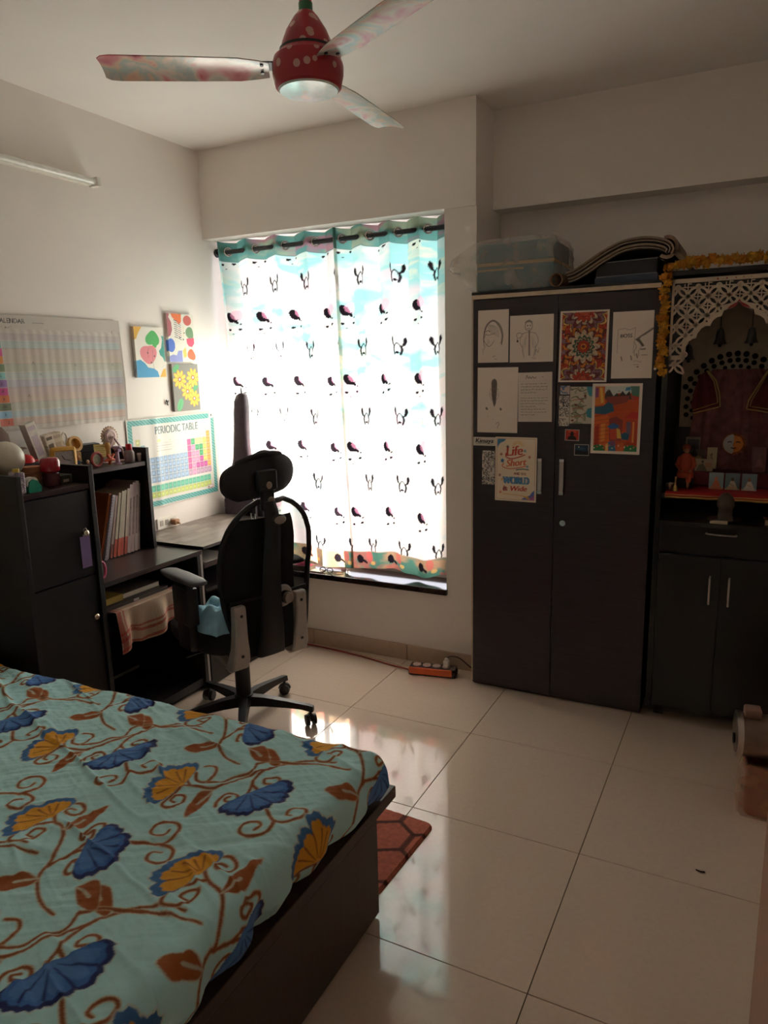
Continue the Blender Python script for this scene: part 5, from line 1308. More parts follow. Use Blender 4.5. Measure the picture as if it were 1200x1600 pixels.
tw = B(DARK); tw.tube([(-.075, 2.224, .003), (-.062, 2.220, .0035), (-.049, 2.223, .003)], .0022, 6)
tag(tw.obj('twig', mat('dry_twig', (70, 50, 34), .8)), 'tiny dark twig lying on the open tiled floor', 'twig')

# ================================================================== WARDROBE
WF = 3.225
wd = thing('wardrobe', 'tall dark two-door wardrobe covered with taped-up drawings', 'wardrobe', (-.79, 3.45, 0))
WDRM = mat('wardrobe_laminate', (50, 40, 45), .36, var=.22, scale=8, stretch=(1, 1, 12), bump=.02)
B(WDRM).box(-1.19, -.387, WF + .02, 3.68, .0, 1.868).obj('carcass', WDRM, parent=wd)
B(CREAM).box(-1.1955, -1.1885, WF + .0, WF + .03, .02, 1.868).obj('edge_strip', CREAM, parent=wd)
B(CREAM).box(-1.196, -.383, WF - .002, WF + .02, 1.868, 1.886, bev=.001).obj('top_edge_band', CREAM, parent=wd)
B(DARK).box(-1.196, -.383, WF + .0, 3.68, 1.886, 1.8985, bev=.001).obj('top_board', WOOD, parent=wd)
for k, (x0, x1, hx) in enumerate(((-1.188, -.8005, -.860), (-.7975, -.385, -.762))):
    d = B(WDRM).box(x0, x1, WF, WF + .019, .012, 1.862, bev=.0015).obj('door', WDRM, parent=wd)
    h = B(STEEL); h.box(hx - .010, hx + .010, WF - .030, WF - .022, 1.0, 1.155, bev=.003)
    h.obj('handle', STEEL, parent=d)
    h2 = B(CHROME)
    for z in (1.004, 1.151): h2.box(hx - .012, hx + .012, WF - .031, WF, z - .008, z + .008, bev=.003)
    h2.obj('handle_end', CHROME, parent=d)
    if k == 1:
        B(CHROME).cyl((-.757, WF - .004, .863), (-.757, WF, .863), .0135, seg=24).cyl((-.757, WF - .006, .863), (-.757, WF - .004, .863), .007, seg=16).obj('lock', CHROME, parent=d, smooth=40)
    B(CHROME).cyl((-.392, WF - .003, 1.545), (-.392, WF, 1.545), .006, seg=16).obj('door_ring', CHROME, parent=d) if k == 1 else None

PAPER = (244, 228, 214)
def paper(nm, lab, cat, x0, z0, w, h, paint, res=.0020, base=PAPER, rot=0.0, curl=.004, m=None, mask=None, off=.0012):
    p = Pt(w, h, res, base); paint(p); c, s = math.cos(rot), math.sin(rot)
    rs = random.Random(len(lab)); a, b = rs.uniform(0, 6), rs.uniform(.3, 1)
    o = sheet(nm, p, plane_pos((x0, WF - off, z0), (c, 0, s), (-s, 0, c), (0, -1, 0), lambda X, Y: curl * b * ((X / w - .5) ** 2 * 1.6 + .25 * (1 + np.sin(Y / h * 5 + a)) * .5)), m or PAPERM)
    return tag(o, lab, cat, 'drawings and prints taped on the wardrobe doors')
PEN = (120, 104, 92); PEN2 = (150, 134, 120); INK = (60, 50, 48)
def d_veil(p):
    for k in range(7):
        t = k / 6; p.stroke(smooth_line([(.030 - .004 * t, .07 + .02 * t), (.026 + .003 * t, .12), (.038 + .006 * t, .165), (.07 + .004 * t, .188 - .006 * t), (.105 - .006 * t, .165 - .01 * t), (.118 - .006 * t, .12), (.112 - .004 * t, .075 + .01 * t)], 5), .0016, PEN, .8)
    p.stroke(smooth_line([(.036, .125), (.028, .105), (.034, .088), (.05, .072), (.062, .078), (.078, .098)], 5), .0018, INK, .8)
    p.stroke(smooth_line([(.035, .128), (.05, .122), (.08, .13)], 4), .0018, PEN); p.stroke(smooth_line([(.036, .137), (.048, .142), (.056, .136)], 4), .0022, INK)
    for k in range(10): p.stroke(smooth_line([(.04 + .004 * k, .172 - .001 * k), (.05 + .005 * k, .15), (.062 + .004 * k, .13 - .002 * k)], 3), .0011, PEN2, .8)
    for k in range(8): p.stroke([(.02 + .005 * k, .06 + .004 * k), (.025 + .003 * k, .035 + .01 * k)], .0012, PEN2)
    p.stroke([(.07, .026), (.082, .03)], .002, PEN); p.stroke([(.08, .016), (.09, .014)], .002, PEN)
def d_man(p):
    p.disc(.085, .158, .019, .024, PEN2, a=.7); p.disc(.085, .156, .014, .018, PAPER)
    for k in range(9): p.stroke([(.068 + .004 * k, .172), (.070 + .004 * k, .182 - abs(k - 4) * .002)], .0022, PEN)
    for q in ((.080, .158), (.092, .158)): p.disc(*q, .0024, .0022, INK)
    p.stroke([(.078, .145), (.092, .144)], .0016, INK)
    p.stroke([(.088, .136), (.090, .03)], .0045, PEN); p.stroke([(.086, .136), (.086, .03)], .002, INK, .7)
    for s in (-1, 1):
        p.stroke(smooth_line([(.087, .13), (.087 + s * .03, .122), (.087 + s * .042, .09), (.087 + s * .03, .062), (.087 + s * .022, .02)], 5), .0018, PEN)
        for k in range(4): p.stroke([(.087 + s * (.012 + .006 * k), .118 - .01 * k), (.087 + s * (.016 + .004 * k), .07 - .01 * k)], .0012, PEN2)
    p.stroke(smooth_line([(.057, .122), (.04, .128), (.03, .118), (.036, .105)], 5), .0018, PEN); p.disc(.035, .092, .004, .006, INK)
    p.stroke([(.032, .102), (.058, .112)], .0015, PEN); p.stroke([(.115, .03), (.12, .055), (.128, .04), (.134, .06)], .0016, PEN); p.stroke([(.1, .02), (.112, .014), (.12, .018)], .0014, PEN2)
def d_mic(p):
    p.poly([(.066, .225), (.070, .240), (.080, .246), (.090, .240), (.094, .225), (.092, .17), (.089, .135), (.081, .115), (.075, .135), (.068, .17)], (120, 108, 98))
    for k in range(8): p.stroke([(.068 + .003 * k, .232), (.073 + .0015 * k, .145)], .001, (90, 80, 74), .6)
    p.stroke([(.062, .2), (.098, .2)], .0014, PEN2); p.stroke([(.062, .176), (.098, .175)], .0014, PEN2)
    p.stroke(smooth_line([(.062, .2), (.058, .17), (.07, .15)], 4), .0012, PEN2); p.stroke(smooth_line([(.098, .2), (.102, .17), (.092, .15)], 4), .0012, PEN2)
    for q in ((.045, .11), (.112, .108)): p.disc(*q, .005, .007, PEN, .5)
    p.stroke(smooth_line([(.09, .04), (.1, .048), (.106, .04), (.098, .028), (.1, .02)], 4), .0018, PEN)
    for q in ((.05, .075), (.11, .08), (.075, .06)): p.disc(*q, .002, .002, PEN)
def d_letter(p):
    p.stroke(smooth_line([(.035, .192), (.04, .206), (.046, .192), (.052, .2), (.058, .192), (.066, .2), (.072, .193), (.082, .198)], 4), .0022, INK)
    p.stroke([(.108, .2), (.114, .196)], .002, PEN)
    rs = random.Random(2)
    for k in range(12):
        y = .168 - k * .0125; x = .012
        if k in (4,): continue
        while x < (.125 if k not in (3, 8, 11) else .075):
            w = rs.uniform(.006, .018); pts = [(x + w * t / 5, y + rs.uniform(-.0016, .0022)) for t in range(6)]; p.stroke(pts, .0015, (92, 78, 72)); x += w + .004
    for k in range(16): p.rect(.0, .022 + k * .0105, .15, .0226 + k * .0105, (200, 188, 176), .5)
def d_mandala(p):
    W, H = p.w, p.h; p.rect(.008, .008, W - .008, H - .008, (150, 70, 62)); X, Y = np.meshgrid(p.x, p.y)
    ins = (X > .008) & (X < W - .008) & (Y > .008) & (Y < H - .008)
    pal = [lin(c) for c in ((196, 62, 40), (226, 130, 52), (120, 40, 48), (214, 190, 160), (150, 108, 120), (60, 110, 96), (206, 86, 60), (240, 196, 110))]
    def rose(cx, cy, n, r0, bands):
        dx, dy = X - cx, Y - cy; r = np.hypot(dx, dy); a = np.arctan2(dy, dx)
        for (rad, depth, ph, ci, edge) in bands:
            lim = rad * (1 + depth * (np.abs(np.cos(a * n / 2 + ph)) - .5))
            m = ins & (r < lim); p.c[m] = lin((58, 30, 30)); m = ins & (r < lim - edge); p.c[m] = pal[ci]
    for cy in (0.0, H):
        rose(W / 2, cy, 12, 0, [(.125, .10, 0, 1, .003), (.112, .35, .6, 0, .003), (.095, .25, 0, 7, .002), (.086, .25, 0, 4, .003), (.066, .5, .3, 2, .002), (.054, .4, 0, 3, .002), (.044, .3, .5, 0, .002), (.026, .3, 0, 6, .002)])
    for cx in (0.0, W):
        rose(cx, H / 2, 14, 0, [(.062, .3, 0, 2, .002), (.052, .25, .4, 0, .002), (.038, .3, 0, 4, .002), (.022, .3, 0, 6, .002)])
    rose(W / 2, H / 2, 12, 0, [(.080, .30, 0, 1, .003), (.068, .35, .5, 2, .002), (.062, .35, 0, 3, .002), (.042, .28, .4, 5, .002), (.036, .2, .2, 3, .002), (.030, .25, 0, 5, .002), (.025, .3, .5, 0, .001), (.014, .3, 0, 1, .001), (.006, .1, 0, 2, .001)])
    g = fbm(X, Y, 4, 160, 160, 2); m = ins & (g > .68); p.c[m] = lin((220, 196, 180)); m = ins & (g < .30); p.c[m] *= .6
def d_boss(p):
    p.stroke([(.022, .20), (.022, .105)], .0014, PEN2); p.stroke([(.092, .205), (.086, .105)], .0014, PEN2); p.stroke(smooth_line([(.022, .2), (.05, .205), (.065, .198), (.092, .207)], 4), .0016, PEN2); p.stroke([(.022, .105), (.086, .105)], .001, PEN2, .6)
    p.text('BOSS', .034, .168, .015, INK, 'l', fit=.046, bold=.0005)
    p.poly([(.09, .158), (.162, .206), (.164, .198), (.135, .178), (.115, .168), (.108, .156), (.11, .15)], (140, 124, 112)); p.poly([(.092, .158), (.11, .16), (.13, .133), (.122, .128), (.108, .146)], (120, 106, 96))
    p.stroke(smooth_line([(.088, .15), (.098, .128), (.09, .11), (.094, .092)], 4), .0016, PEN); p.stroke(smooth_line([(.11, .15), (.118, .132), (.108, .112), (.11, .09)], 4), .0014, PEN)
    p.stroke([(.116, .118), (.134, .119)], .0042, (90, 78, 72)); p.stroke([(.12, .094), (.142, .094)], .003, PEN)
    for q in ((.038, .09), (.077, .092), (.1, .1)): p.stroke([q, (q[0] + .004, q[1] - .016)], .0042, PEN)
    p.stroke(smooth_line([(.088, .068), (.1, .072), (.115, .066), (.12, .07)], 4), .0014, PEN2); p.stroke([(.09, .056), (.11, .056)], .0014, PEN2); p.disc(.107, .047, .004, .003, PEN)
def d_life(p):
    W, H = p.w, p.h
    for q in ((.008, .006, W - .008, .0085), (.008, H - .0085, W - .008, H - .006), (.006, .006, .0085, H - .006), (W - .0085, .006, W - .006, H - .006)): p.rect(*q, (160, 70, 60), .8)
    p.poly([(.009, H - .009), (.009, H - .055), (.014, H - .04), (.024, H - .028), (.044, H - .018), (.05, H - .009)], (74, 138, 186))
    p.poly([(W - .009, .009), (W - .009, .056), (W - .02, .045), (W - .03, .03), (W - .06, .018), (W - .07, .009)], (92, 110, 180)); p.poly([(W - .009, .009), (W - .009, .032), (W - .04, .012), (W - .05, .009)], (180, 92, 150))
    for k in range(9): a = PI * k / 8; p.stroke([(.107 + .014 * math.cos(a), .26 + .010 * math.sin(a)), (.107 + .026 * math.cos(a), .26 + .022 * math.sin(a))], .003, (232, 180, 80))
    RD, OR, BL = (206, 70, 44), (222, 104, 60), (60, 120, 172)
    p.text('Life', .092, .214, .044, RD, 'c', rot=.1, shear=.2, fit=.078, bold=.0022); p.stroke(smooth_line([(.05, .222), (.052, .206), (.075, .198), (.11, .206), (.14, .218)], 5), .005, RD)
    p.text('Short', .102, .166, .032, OR, 'c', rot=.12, shear=.3, fit=.096, bold=.0018); p.stroke(smooth_line([(.04, .176), (.034, .162), (.06, .152), (.1, .155), (.145, .166)], 5), .0042, OR)
    p.disc(.034, .188, .0075, .0085, BL); p.stroke(smooth_line([(.1, .147), (.13, .152), (.158, .15)], 4), .0048, (70, 110, 96))
    p.text('AND THE', .118, .124, .0125, (150, 60, 44), 'c', fit=.058, bold=.0005)
    p.text('WORLD', .1, .081, .034, (36, 84, 140), 'c', fit=.122, bold=.0036); p.text('WORLD', .1, .0815, .032, (84, 150, 196), 'c', fit=.119, bold=.0012)
    p.text('is Wide', .096, .048, .024, (200, 60, 40), 'c', rot=.03, shear=.25, fit=.112, bold=.0014); p.text('is', .047, .052, .022, (120, 44, 36), 'c', shear=.2, bold=.001)
    p.stroke(smooth_line([(.04, .034), (.09, .03), (.14, .026), (.165, .016)], 5), .003, (226, 170, 60)); p.poly([(.13, .028), (.16, .024), (.17, .012), (.15, .016)], (226, 170, 60))
    for (x, y, c) in ((.14, .236, (92, 160, 186)), (.152, .164, (92, 160, 186)), (.028, .218, (180, 70, 60)), (.162, .208, (180, 80, 60)), (.058, .254, INK), (.026, .040, (226, 110, 70)), (.022, .12, (150, 70, 60)), (.034, .1, (226, 180, 90))):
        for a in range(3): t = PI * a / 3; p.stroke([(x - .007 * math.cos(t), y - .007 * math.sin(t)), (x + .007 * math.cos(t), y + .007 * math.sin(t))], .0026, c)
def d_name(p):
    p.text('Kimaya', p.w / 2, .014, .020, INK, 'c', shear=.15, fit=.086, bold=.0013); p.stroke(smooth_line([(.014, .0085), (.05, .0105), (.092, .008)], 4), .0018, INK)
def d_doodle(p):
    rs = random.Random(int(p.h * 1000)); p.rect(0, 0, p.w, p.h, (214, 204, 192))
    for k in range(int(p.w * p.h * 9000)):
        x, y = rs.uniform(0, p.w), rs.uniform(0, p.h); r = rs.uniform(.003, .008); a = rs.uniform(0, 6)
        p.poly(blob(x, y, r, k, .5, 14), (34, 30, 32)); p.poly(blob(x + .001, y, r * .66, k, .5, 14), (220, 212, 202))
        p.stroke([(x - r * .4, y), (x + r * .4, y + r * .2)], .0012, (34, 30, 32))
def d_small(p):
    X, Y = np.meshgrid(p.x, p.y); g = fbm(X, Y, 6, 40, 40, 2)[..., None]
    p.c[:] = np.where(g > .6, lin((206, 120, 96)), np.where(g > .5, lin((190, 190, 190)), np.where(g > .4, lin((96, 120, 160)), lin((200, 180, 170)))))
def d_map(p):
    p.rect(0, 0, p.w, p.h, (206, 196, 176)); X, Y = np.meshgrid(p.x, p.y)
    p.poly([(.07, .16), (.075, .135), (.082, .12), (.095, .118), (.095, .16)], (70, 150, 166)); p.poly([(.095, .07), (.078, .066), (.07, .05), (.075, .03), (.095, .024)], (70, 150, 166))
    g = fbm(X, Y, 16, 60, 60, 3); m = (g > .56) & (X < .07); p.c[m] = lin((150, 150, 120))
    for k in range(4): p.stroke(smooth_line([(.006, .145 - k * .034), (.025, .152 - k * .034), (.045, .14 - k * .034), (.07, .148 - k * .034)], 4), .003, (80, 74, 70))
    for k in range(3): p.stroke(smooth_line([(.01, .10 - k * .036), (.04, .106 - k * .036), (.06, .094 - k * .036)], 4), .0026, (184, 70, 60))
    for q in ((.026, .082), (.012, .014), (.065, .12)): p.disc(*q, .006, .0045, (110, 50, 44))
def d_street(p):
    W, H = p.w, p.h; x0, y0, x1, y1 = .012, .012, W - .012, H - .012
    p.rect(x0, y0, x1, y1, (206, 84, 44))
    def q(pts, c): p.poly([(x0 + (x1 - x0) * u, y0 + (y1 - y0) * v) for u, v in pts], c)
    q([(.22, 1), (.82, 1), (.82, .9), (.7, .86), (.55, .9), (.42, .84), (.22, .9)], (206, 214, 206))
    q([(.25, .92), (.33, .95), (.42, .85), (.5, .9), (.55, .86), (.62, .93), (.7, .87), (.78, .93), (.84, .8), (.2, .8)], (70, 60, 60)); q([(.25, .84), (.8, .86), (.7, .7), (.3, .72)], (150, 70, 66))
    q([(.0, .68), (.0, .58), (.25, .57), (.45, .62), (.42, .72), (.3, .76), (.2, .7)], (54, 104, 130)); q([(.0, 1), (.2, 1), (.24, .72), (.0, .7)], (226, 130, 60)); q([(.1, .98), (.16, .98), (.2, .75), (.14, .74)], (240, 190, 90)); q([(.0, .98), (.08, .98), (.08, .84), (.0, .82)], (150, 80, 130))
    q([(.8, 1), (1, 1), (1, .8), (.86, .78)], (90, 130, 110)); q([(.7, .98), (.8, .99), (.8, .94), (.68, .93)], (70, 140, 190)); q([(.84, .86), (1, .84), (1, .7), (.9, .72)], (200, 70, 60))
    q([(.5, .72), (.98, .8), (1, .62), (.5, .6)], (216, 92, 46)); q([(.7, .52), (.86, .62), (1, .6), (1, .5)], (206, 54, 52))
    for k in range(6): q([(.5, .62 + .02 * k), (.98, .64 + .026 * k), (.98, .644 + .026 * k), (.5, .624 + .02 * k)], (146, 48, 40))
    q([(0, .52), (.3, .56), (.36, .5), (.36, .06), (0, .05)], (226, 108, 50)); q([(.02, .38), (.12, .42), (.12, .1), (.02, .08)], (190, 60, 40)); q([(.16, .42), (.26, .44), (.26, .16), (.16, .14)], (240, 150, 70))
    for k in range(7): q([(.0, .1 + .06 * k), (.34, .14 + .06 * k), (.34, .145 + .06 * k), (.0, .106 + .06 * k)], (140, 44, 36))
    q([(.34, .5), (.5, .54), (.66, .48), (.64, .16), (.36, .16)], (150, 60, 56)); q([(.3, .38), (.44, .44), (.58, .4), (.56, .36), (.4, .34)], (54, 110, 170)); q([(.36, .34), (.54, .35), (.52, .18), (.38, .18)], (206, 76, 50)); q([(.52, .36), (.6, .34), (.64, .2), (.54, .2)], (236, 190, 90))
    q([(.72, .5), (.98, .48), (.98, .08), (.76, .1)], (196, 70, 44)); q([(.74, .46), (.84, .46), (.84, .26), (.75, .26)], (110, 96, 120)); q([(.88, .46), (.92, .46), (.92, .14), (.88, .14)], (240, 160, 80)); q([(.62, .26), (.72, .3), (.82, .26), (.8, .18), (.66, .18)], (40, 96, 120))
    q([(0, .0), (0, .08), (.1, .1), (.24, .08), (.28, 0)], (46, 130, 76)); q([(.7, 0), (.74, .1), (.9, .1), (1, .07), (1, 0)], (46, 130, 76)); q([(.34, .14), (.5, .16), (.52, 0), (.36, 0)], (60, 130, 170)); q([(.38, .16), (.5, .16), (.48, .08), (.4, .08)], (150, 90, 130)); q([(.28, .1), (.34, .12), (.34, 0), (.28, 0)], (236, 196, 110)); q([(.56, .12), (.7, .14), (.7, 0), (.54, 0)], (220, 110, 60))
    for k in range(14): u = .02 + .07 * k; p.disc(x0 + (x1 - x0) * u, y0 + .012 + .006 * (k % 3), .003, .003, (236, 120, 90) if k % 2 else (240, 230, 200))
    for (u, v) in ((.27, .94), (.52, .92)): p.stroke([(x0 + (x1 - x0) * u, y0 + (y1 - y0) * v), (x0 + (x1 - x0) * (u + .04), y0 + (y1 - y0) * (v + .01))], .002, (40, 40, 40))
def d_red(p):
    p.rect(.003, .003, p.w - .003, p.h - .003, (190, 52, 40)); p.disc(.031, .030, .008, .009, (22, 18, 20)); p.poly([(.012, .004), (.014, .016), (.024, .022), (.038, .022), (.05, .015), (.052, .004)], (22, 18, 20)); p.disc(.031, .042, .02, .007, (226, 90, 60), a=.7); p.disc(.031, .034, .007, .007, (22, 18, 20))
def d_night(p):
    p.rect(.003, .003, p.w - .003, p.h - .003, (24, 52, 76)); p.poly([(.003, .02), (.02, .024), (.04, .018), (.062, .022), (.062, .003), (.003, .003)], (14, 22, 30)); p.disc(.02, .038, .003, .003, (230, 224, 210)); p.disc(.03, .03, .022, .006, (46, 90, 120), a=.6)
PG = 'drawing'
paper('pencil_drawing', 'pencil drawing of a veiled woman, top corner of the left door', PG, -1.164, 1.586, .144, .232, d_veil, rot=-.004)
paper('pencil_drawing', 'pencil drawing of a standing man in a coat, left door', PG, -1.013, 1.584, .196, .203, d_man, rot=.0)
paper('pencil_drawing', 'pencil drawing of a tall grey microphone shape, left door', PG, -1.166, 1.268, .192, .296, d_mic, rot=-.004)
paper('handwritten_letter', 'handwritten page of lines beside the microphone drawing', 'letter', -.970, 1.319, .154, .219, d_letter, res=.0015, base=(232, 218, 206), rot=.012)
paper('mandala_print', 'white-bordered red and orange mandala print on the right door', 'print', -.792, 1.495, .206, .300, d_mandala, res=.0016, rot=-.012)
paper('pencil_drawing', 'pencil drawing with BOSS lettering on the right door', PG, -.568, 1.507, .163, .273, d_boss, rot=.0)
paper('lettering_poster', 'cream lettering poster with orange Life Short and blue WORLD', 'poster', -1.077, .951, .196, .298, d_life, res=.0015, base=(246, 226, 200), rot=-.004, off=.0028)
paper('name_sticker', 'white name sticker with black cursive lettering on left door', 'sticker', -1.186, 1.2055, .110, .040, d_name, res=.001, base=(226, 216, 202), curl=.0)
paper('doodle_strip', 'black and white doodle strip below the name sticker', 'sticker', -1.142, 1.023, .062, .160, d_doodle, res=.0012, curl=.001)
paper('doodle_strip', 'black and white doodle strip on the right door by the map card', 'sticker', -.786, 1.303, .046, .132, d_doodle, res=.0012, curl=.001)
paper('photo_sticker', 'small blurry coloured sticker above the right door doodle strip', 'sticker', -.782, 1.441, .042, .038, d_small, res=.0015, curl=.0)
paper('map_card', 'cream illustrated card with teal patches half under the street print', 'card', -.738, 1.314, .098, .160, d_map, res=.0015, curl=.002)
paper('street_print', 'white-bordered orange print of a village street, right door', 'print', -.643, 1.187, .205, .300, d_street, res=.0016, rot=-.004, off=.0034)
paper('red_photo_card', 'small red photo card with black silhouette on right door', 'card', -.757, 1.239, .063, .050, d_red, res=.0012, base=(200, 190, 182), curl=.0, rot=-.02)
paper('night_photo_card', 'small dark blue night photo card under the street print', 'card', -.714, 1.174, .064, .050, d_night, res=.0012, base=(200, 190, 182), curl=.0)

# ---------------------------------------------------------------- things on top of the wardrobe
WT = 1.8987
TEAL = mat('teal_box_card', (38, 98, 108), .55); KRAFT = mat('kraft_band', (170, 144, 96), .6); FILM = plastic_film('clear_plastic_bag', (226, 218, 206), .30)
tb_ = thing('teal_carton', 'teal carton with tan bands wrapped in a clear plastic bag', 'box', (-1.02, 3.45, WT))
Tb = Matrix.Translation((-1.03, 3.43, WT + .004)) @ Matrix.Rotation(math.radians(1), 4, 'Z')
B(TEAL).box(-.155, .195, -.17, .16, .0, .108, bev=.006, M=Tb).obj('lower_carton', TEAL, parent=tb_)
B(TEAL).box(-.15, .19, -.165, .155, .122, .205, bev=.008, M=Tb).obj('upper_carton', TEAL, parent=tb_)
B(KRAFT).box(-.157, .197, -.172, .162, .1085, .1215, bev=.002, M=Tb).obj('kraft_band', KRAFT, parent=tb_)
B(KRAFT).box(-.157, .06, -.1735, .163, .086, .094, M=Tb).obj('kraft_band', KRAFT, parent=tb_)
b = B(FILM); P = []; rs = np.random.RandomState(5)
N = 56
for k, (z, e) in enumerate(((-.001, .016), (.03, .024), (.07, .020), (.11, .014), (.15, .014), (.19, .012), (.216, .002), (.226, -.02), (.229, -.10))):
    row = []
    for j in range(N):
        a = 2 * PI * j / N; c_, s_ = math.cos(a), math.sin(a)
        x = (.178 + e) * math.copysign(abs(c_) ** .28, c_) + .020; y = (.168 + e) * math.copysign(abs(s_) ** .28, s_) - .005
        out_ = .135 * max(0, -.80 * c_ - .60 * s_) ** 9 * math.exp(-((z - .12) / .075) ** 2)
        w = .006 * math.sin(9 * a + k * 1.3) + .004 * math.sin(17 * a + k * 2.1)
        row.append(Tb @ Vector((x - out_ + w * c_, y + w * s_ * .6, max(0, z))))
    P.append(row)
V = b.grid(P, closed_v=True); b.cap(V[-1])
tag(b.obj('plastic_bag', FILM, smooth=180), 'crinkled clear plastic bag around the teal carton on wardrobe', 'bag')
CARD = mat('cardboard_tube', (130, 100, 74), .7)
ct = B(CARD); P = []
for y, r in ((3.235, .024), (3.235, .029), (3.60, .029), (3.60, .024)): P.append([Vector((-.815 + r * math.cos(a) + (y - 3.235) * .12, y, WT + .0295 + r * math.sin(a))) for a in [2 * PI * k / 24 for k in range(24)]])
ct.grid(P, closed_u=True, closed_v=True); tag(ct.obj('cardboard_tube', CARD, smooth=40), 'brown cardboard tube lying beside the plastic bag', 'tube')
# grey-blue box
BXG = mat('blue_grey_box', (62, 72, 90), .55, var=.2, scale=12); BXE = mat('box_edge', (120, 122, 126), .6)
gb_ = thing('blue_grey_box', 'dark blue-grey box with pale edges under the folded mat', 'box', (-.53, 3.40, WT))
Tg = Matrix.Translation((-.515, 3.36, WT + .001)) @ Matrix.Rotation(math.radians(-6), 4, 'Z')
B(BXG).box(-.135, .125, -.10, .18, .0, .028, bev=.003, M=Tg).obj('tray', BXG, parent=gb_)
B(mat('dark_box_lid', (26, 27, 32), .5)).box(-.128, .118, -.095, .175, .028, .088, bev=.004, M=Tg).obj('lid', parent=gb_)
b = B(BXE)
b.tube([Tg @ Vector(p) for p in ((-.129, -.097, .030), (.119, -.097, .030), (.119, -.097, .087), (-.129, -.097, .087), (-.129, -.097, .030))], .0022, 6)
b.obj('pale_edge', BXE, parent=gb_)
# folded mat arching over the box
MATM = mat('brown_mat', (140, 118, 102), .9, var=.25, scale=60, bump=.1); MATE = mat('mat_edge', (176, 158, 138), .8); MATD = mat('mat_dark_side', (70, 60, 58), .9, var=.2, scale=60)
fm_ = thing('folded_mat', 'brown floor mat folded in layers and draped over the box', 'mat', (-.56, 3.42, WT))
def arch(u, k):     # u 0..1 along the fold, k layer
    pts = [(-.775, .060), (-.745, .068), (-.70, .092), (-.64, .128), (-.56, .165), (-.48, .176), (-.41, .168), (-.362, .148), (-.345, .120), (-.352, .095)]
    s = smooth_line(pts, 6); i = min(len(s) - 2, int(u * (len(s) - 1))); f = u * (len(s) - 1) - i
    a, c = s[i], s[i + 1]; x, z = a[0] + (c[0] - a[0]) * f, a[1] + (c[1] - a[1]) * f
    tx, tz = c[0] - a[0], c[1] - a[1]; l = math.hypot(tx, tz); d = k * .013
    return x + tz / l * d, z - tx / l * d
for k, mm in enumerate((MATM, MATD, MATM, MATD)):
    b = B(mm); P = []
    n = 40
    for i in range(n + 1):
        u = .0 + (.985 if k < 3 else .9) * i / n; x0, z0 = arch(u, k); x1, z1 = arch(u, k + .72)
        P.append([Vector((x0, 3.245 + .004 * k, WT + z0)), Vector((x0 + .012, 3.62, WT + z0)), Vector((x1 + .012, 3.62, WT + z1)), Vector((x1, 3.245 + .004 * k, WT + z1))])
    V = b.grid(P, closed_v=True); b.cap(V[0], True); b.cap(V[-1])
    ly = b.obj('mat_layer', mm, parent=fm_, smooth=50)
    B(MATE).tube([Vector((arch(i / 40 * (.985 if k < 3 else .9), k + .2)[0], 3.244 + .004 * k, WT + arch(i / 40 * (.985 if k < 3 else .9), k + .2)[1])) for i in range(41)], .0024, 6).obj('edge_piping', MATE, parent=ly, smooth=60)
b = B(MATM); P = []
for i in range(17):
    a = PI * (.62 - 1.35 * i / 16); P.append([Vector((-.372 + (.030) * math.cos(a), y, WT + .126 + .032 * math.sin(a))) for y in (3.25, 3.62)] + [Vector((-.372 + .042 * math.cos(a), y, WT + .126 + .046 * math.sin(a))) for y in (3.62, 3.25)])
V = b.grid(P, closed_v=True); b.cap(V[0], True); b.cap(V[-1]); b.obj('rolled_end', MATM, parent=fm_, smooth=60)
b = B(MATM); P = []
for i in range(9):
    u = i / 8; P.append([Vector((-.345 + .075 * u, y, WT + .118 - .080 * u ** 1.2)) for y in (3.25, 3.60)] + [Vector((-.360 + .075 * u, y, WT + .107 - .078 * u ** 1.2)) for y in (3.60, 3.25)])
V = b.grid(P, closed_v=True); b.cap(V[0], True); b.cap(V[-1]); b.obj('hanging_flap', MATM, parent=fm_, smooth=60)

# ================================================================== SHRINE
SX0, SX1, SY0, SY1, SCX = -.362, .172, 3.205, 3.66, -.095
sh = thing('shrine_cabinet', 'black shrine cabinet with white fretwork arch beside the wardrobe', 'shrine', (SCX, 3.43, 0))
B(BLK).box(SX0, SX0 + .022, SY0, SY1, .06, 1.905, bev=.0015).obj('side_panel', BLK, parent=sh)
B(BLK).box(SX1 - .022, SX1, SY0, SY1, .06, 1.905, bev=.0015).obj('side_panel', BLK, parent=sh)
B(BLK).box(SX0, SX1, SY0, SY1, 1.905, 1.925, bev=.0015).obj('top_board', BLK, parent=sh)
B(BLK).box(SX0 + .022, SX1 - .022, SY0 + .005, SY1, 1.008, 1.03, bev=.0015).obj('shelf_board', BLK, parent=sh)
B(BLK).box(SX0 + .022, SX1 - .022, SY1 - .012, SY1, .06, 1.905).obj('back_panel', BLK, parent=sh)
B(BLK).box(SX0 + .022, SX1 - .022, SY0 + .02, SY1 - .012, .06, .92).obj('carcass', BLK, parent=sh)
for sx in (SX0 + .03, SX1 - .07):
    for sy in (SY0 + .07, SY1 - .07): B(BLK).box(sx, sx + .04, sy, sy + .04, 0, .06).obj('foot', BLK, parent=sh)
tr_ = B(BLK).box(SX0 + .03, SX1 - .03, 3.055, SY0 + .3, .925, .943, bev=.001).obj('pull_out_tray', BLK, parent=sh)
dw = B(BLK).box(SX0 + .025, SX1 - .025, SY0, SY0 + .02, .775, .915, bev=.0015).obj('drawer', BLK, parent=sh)
B(STEEL).tube(smooth_line([(-.155, SY0, .873), (-.152, SY0 - .018, .873), (-.1, SY0 - .024, .872), (-.048, SY0 - .018, .871), (-.045, SY0, .871)], 5), .0038, 8).obj('handle', STEEL, parent=dw, smooth=60)
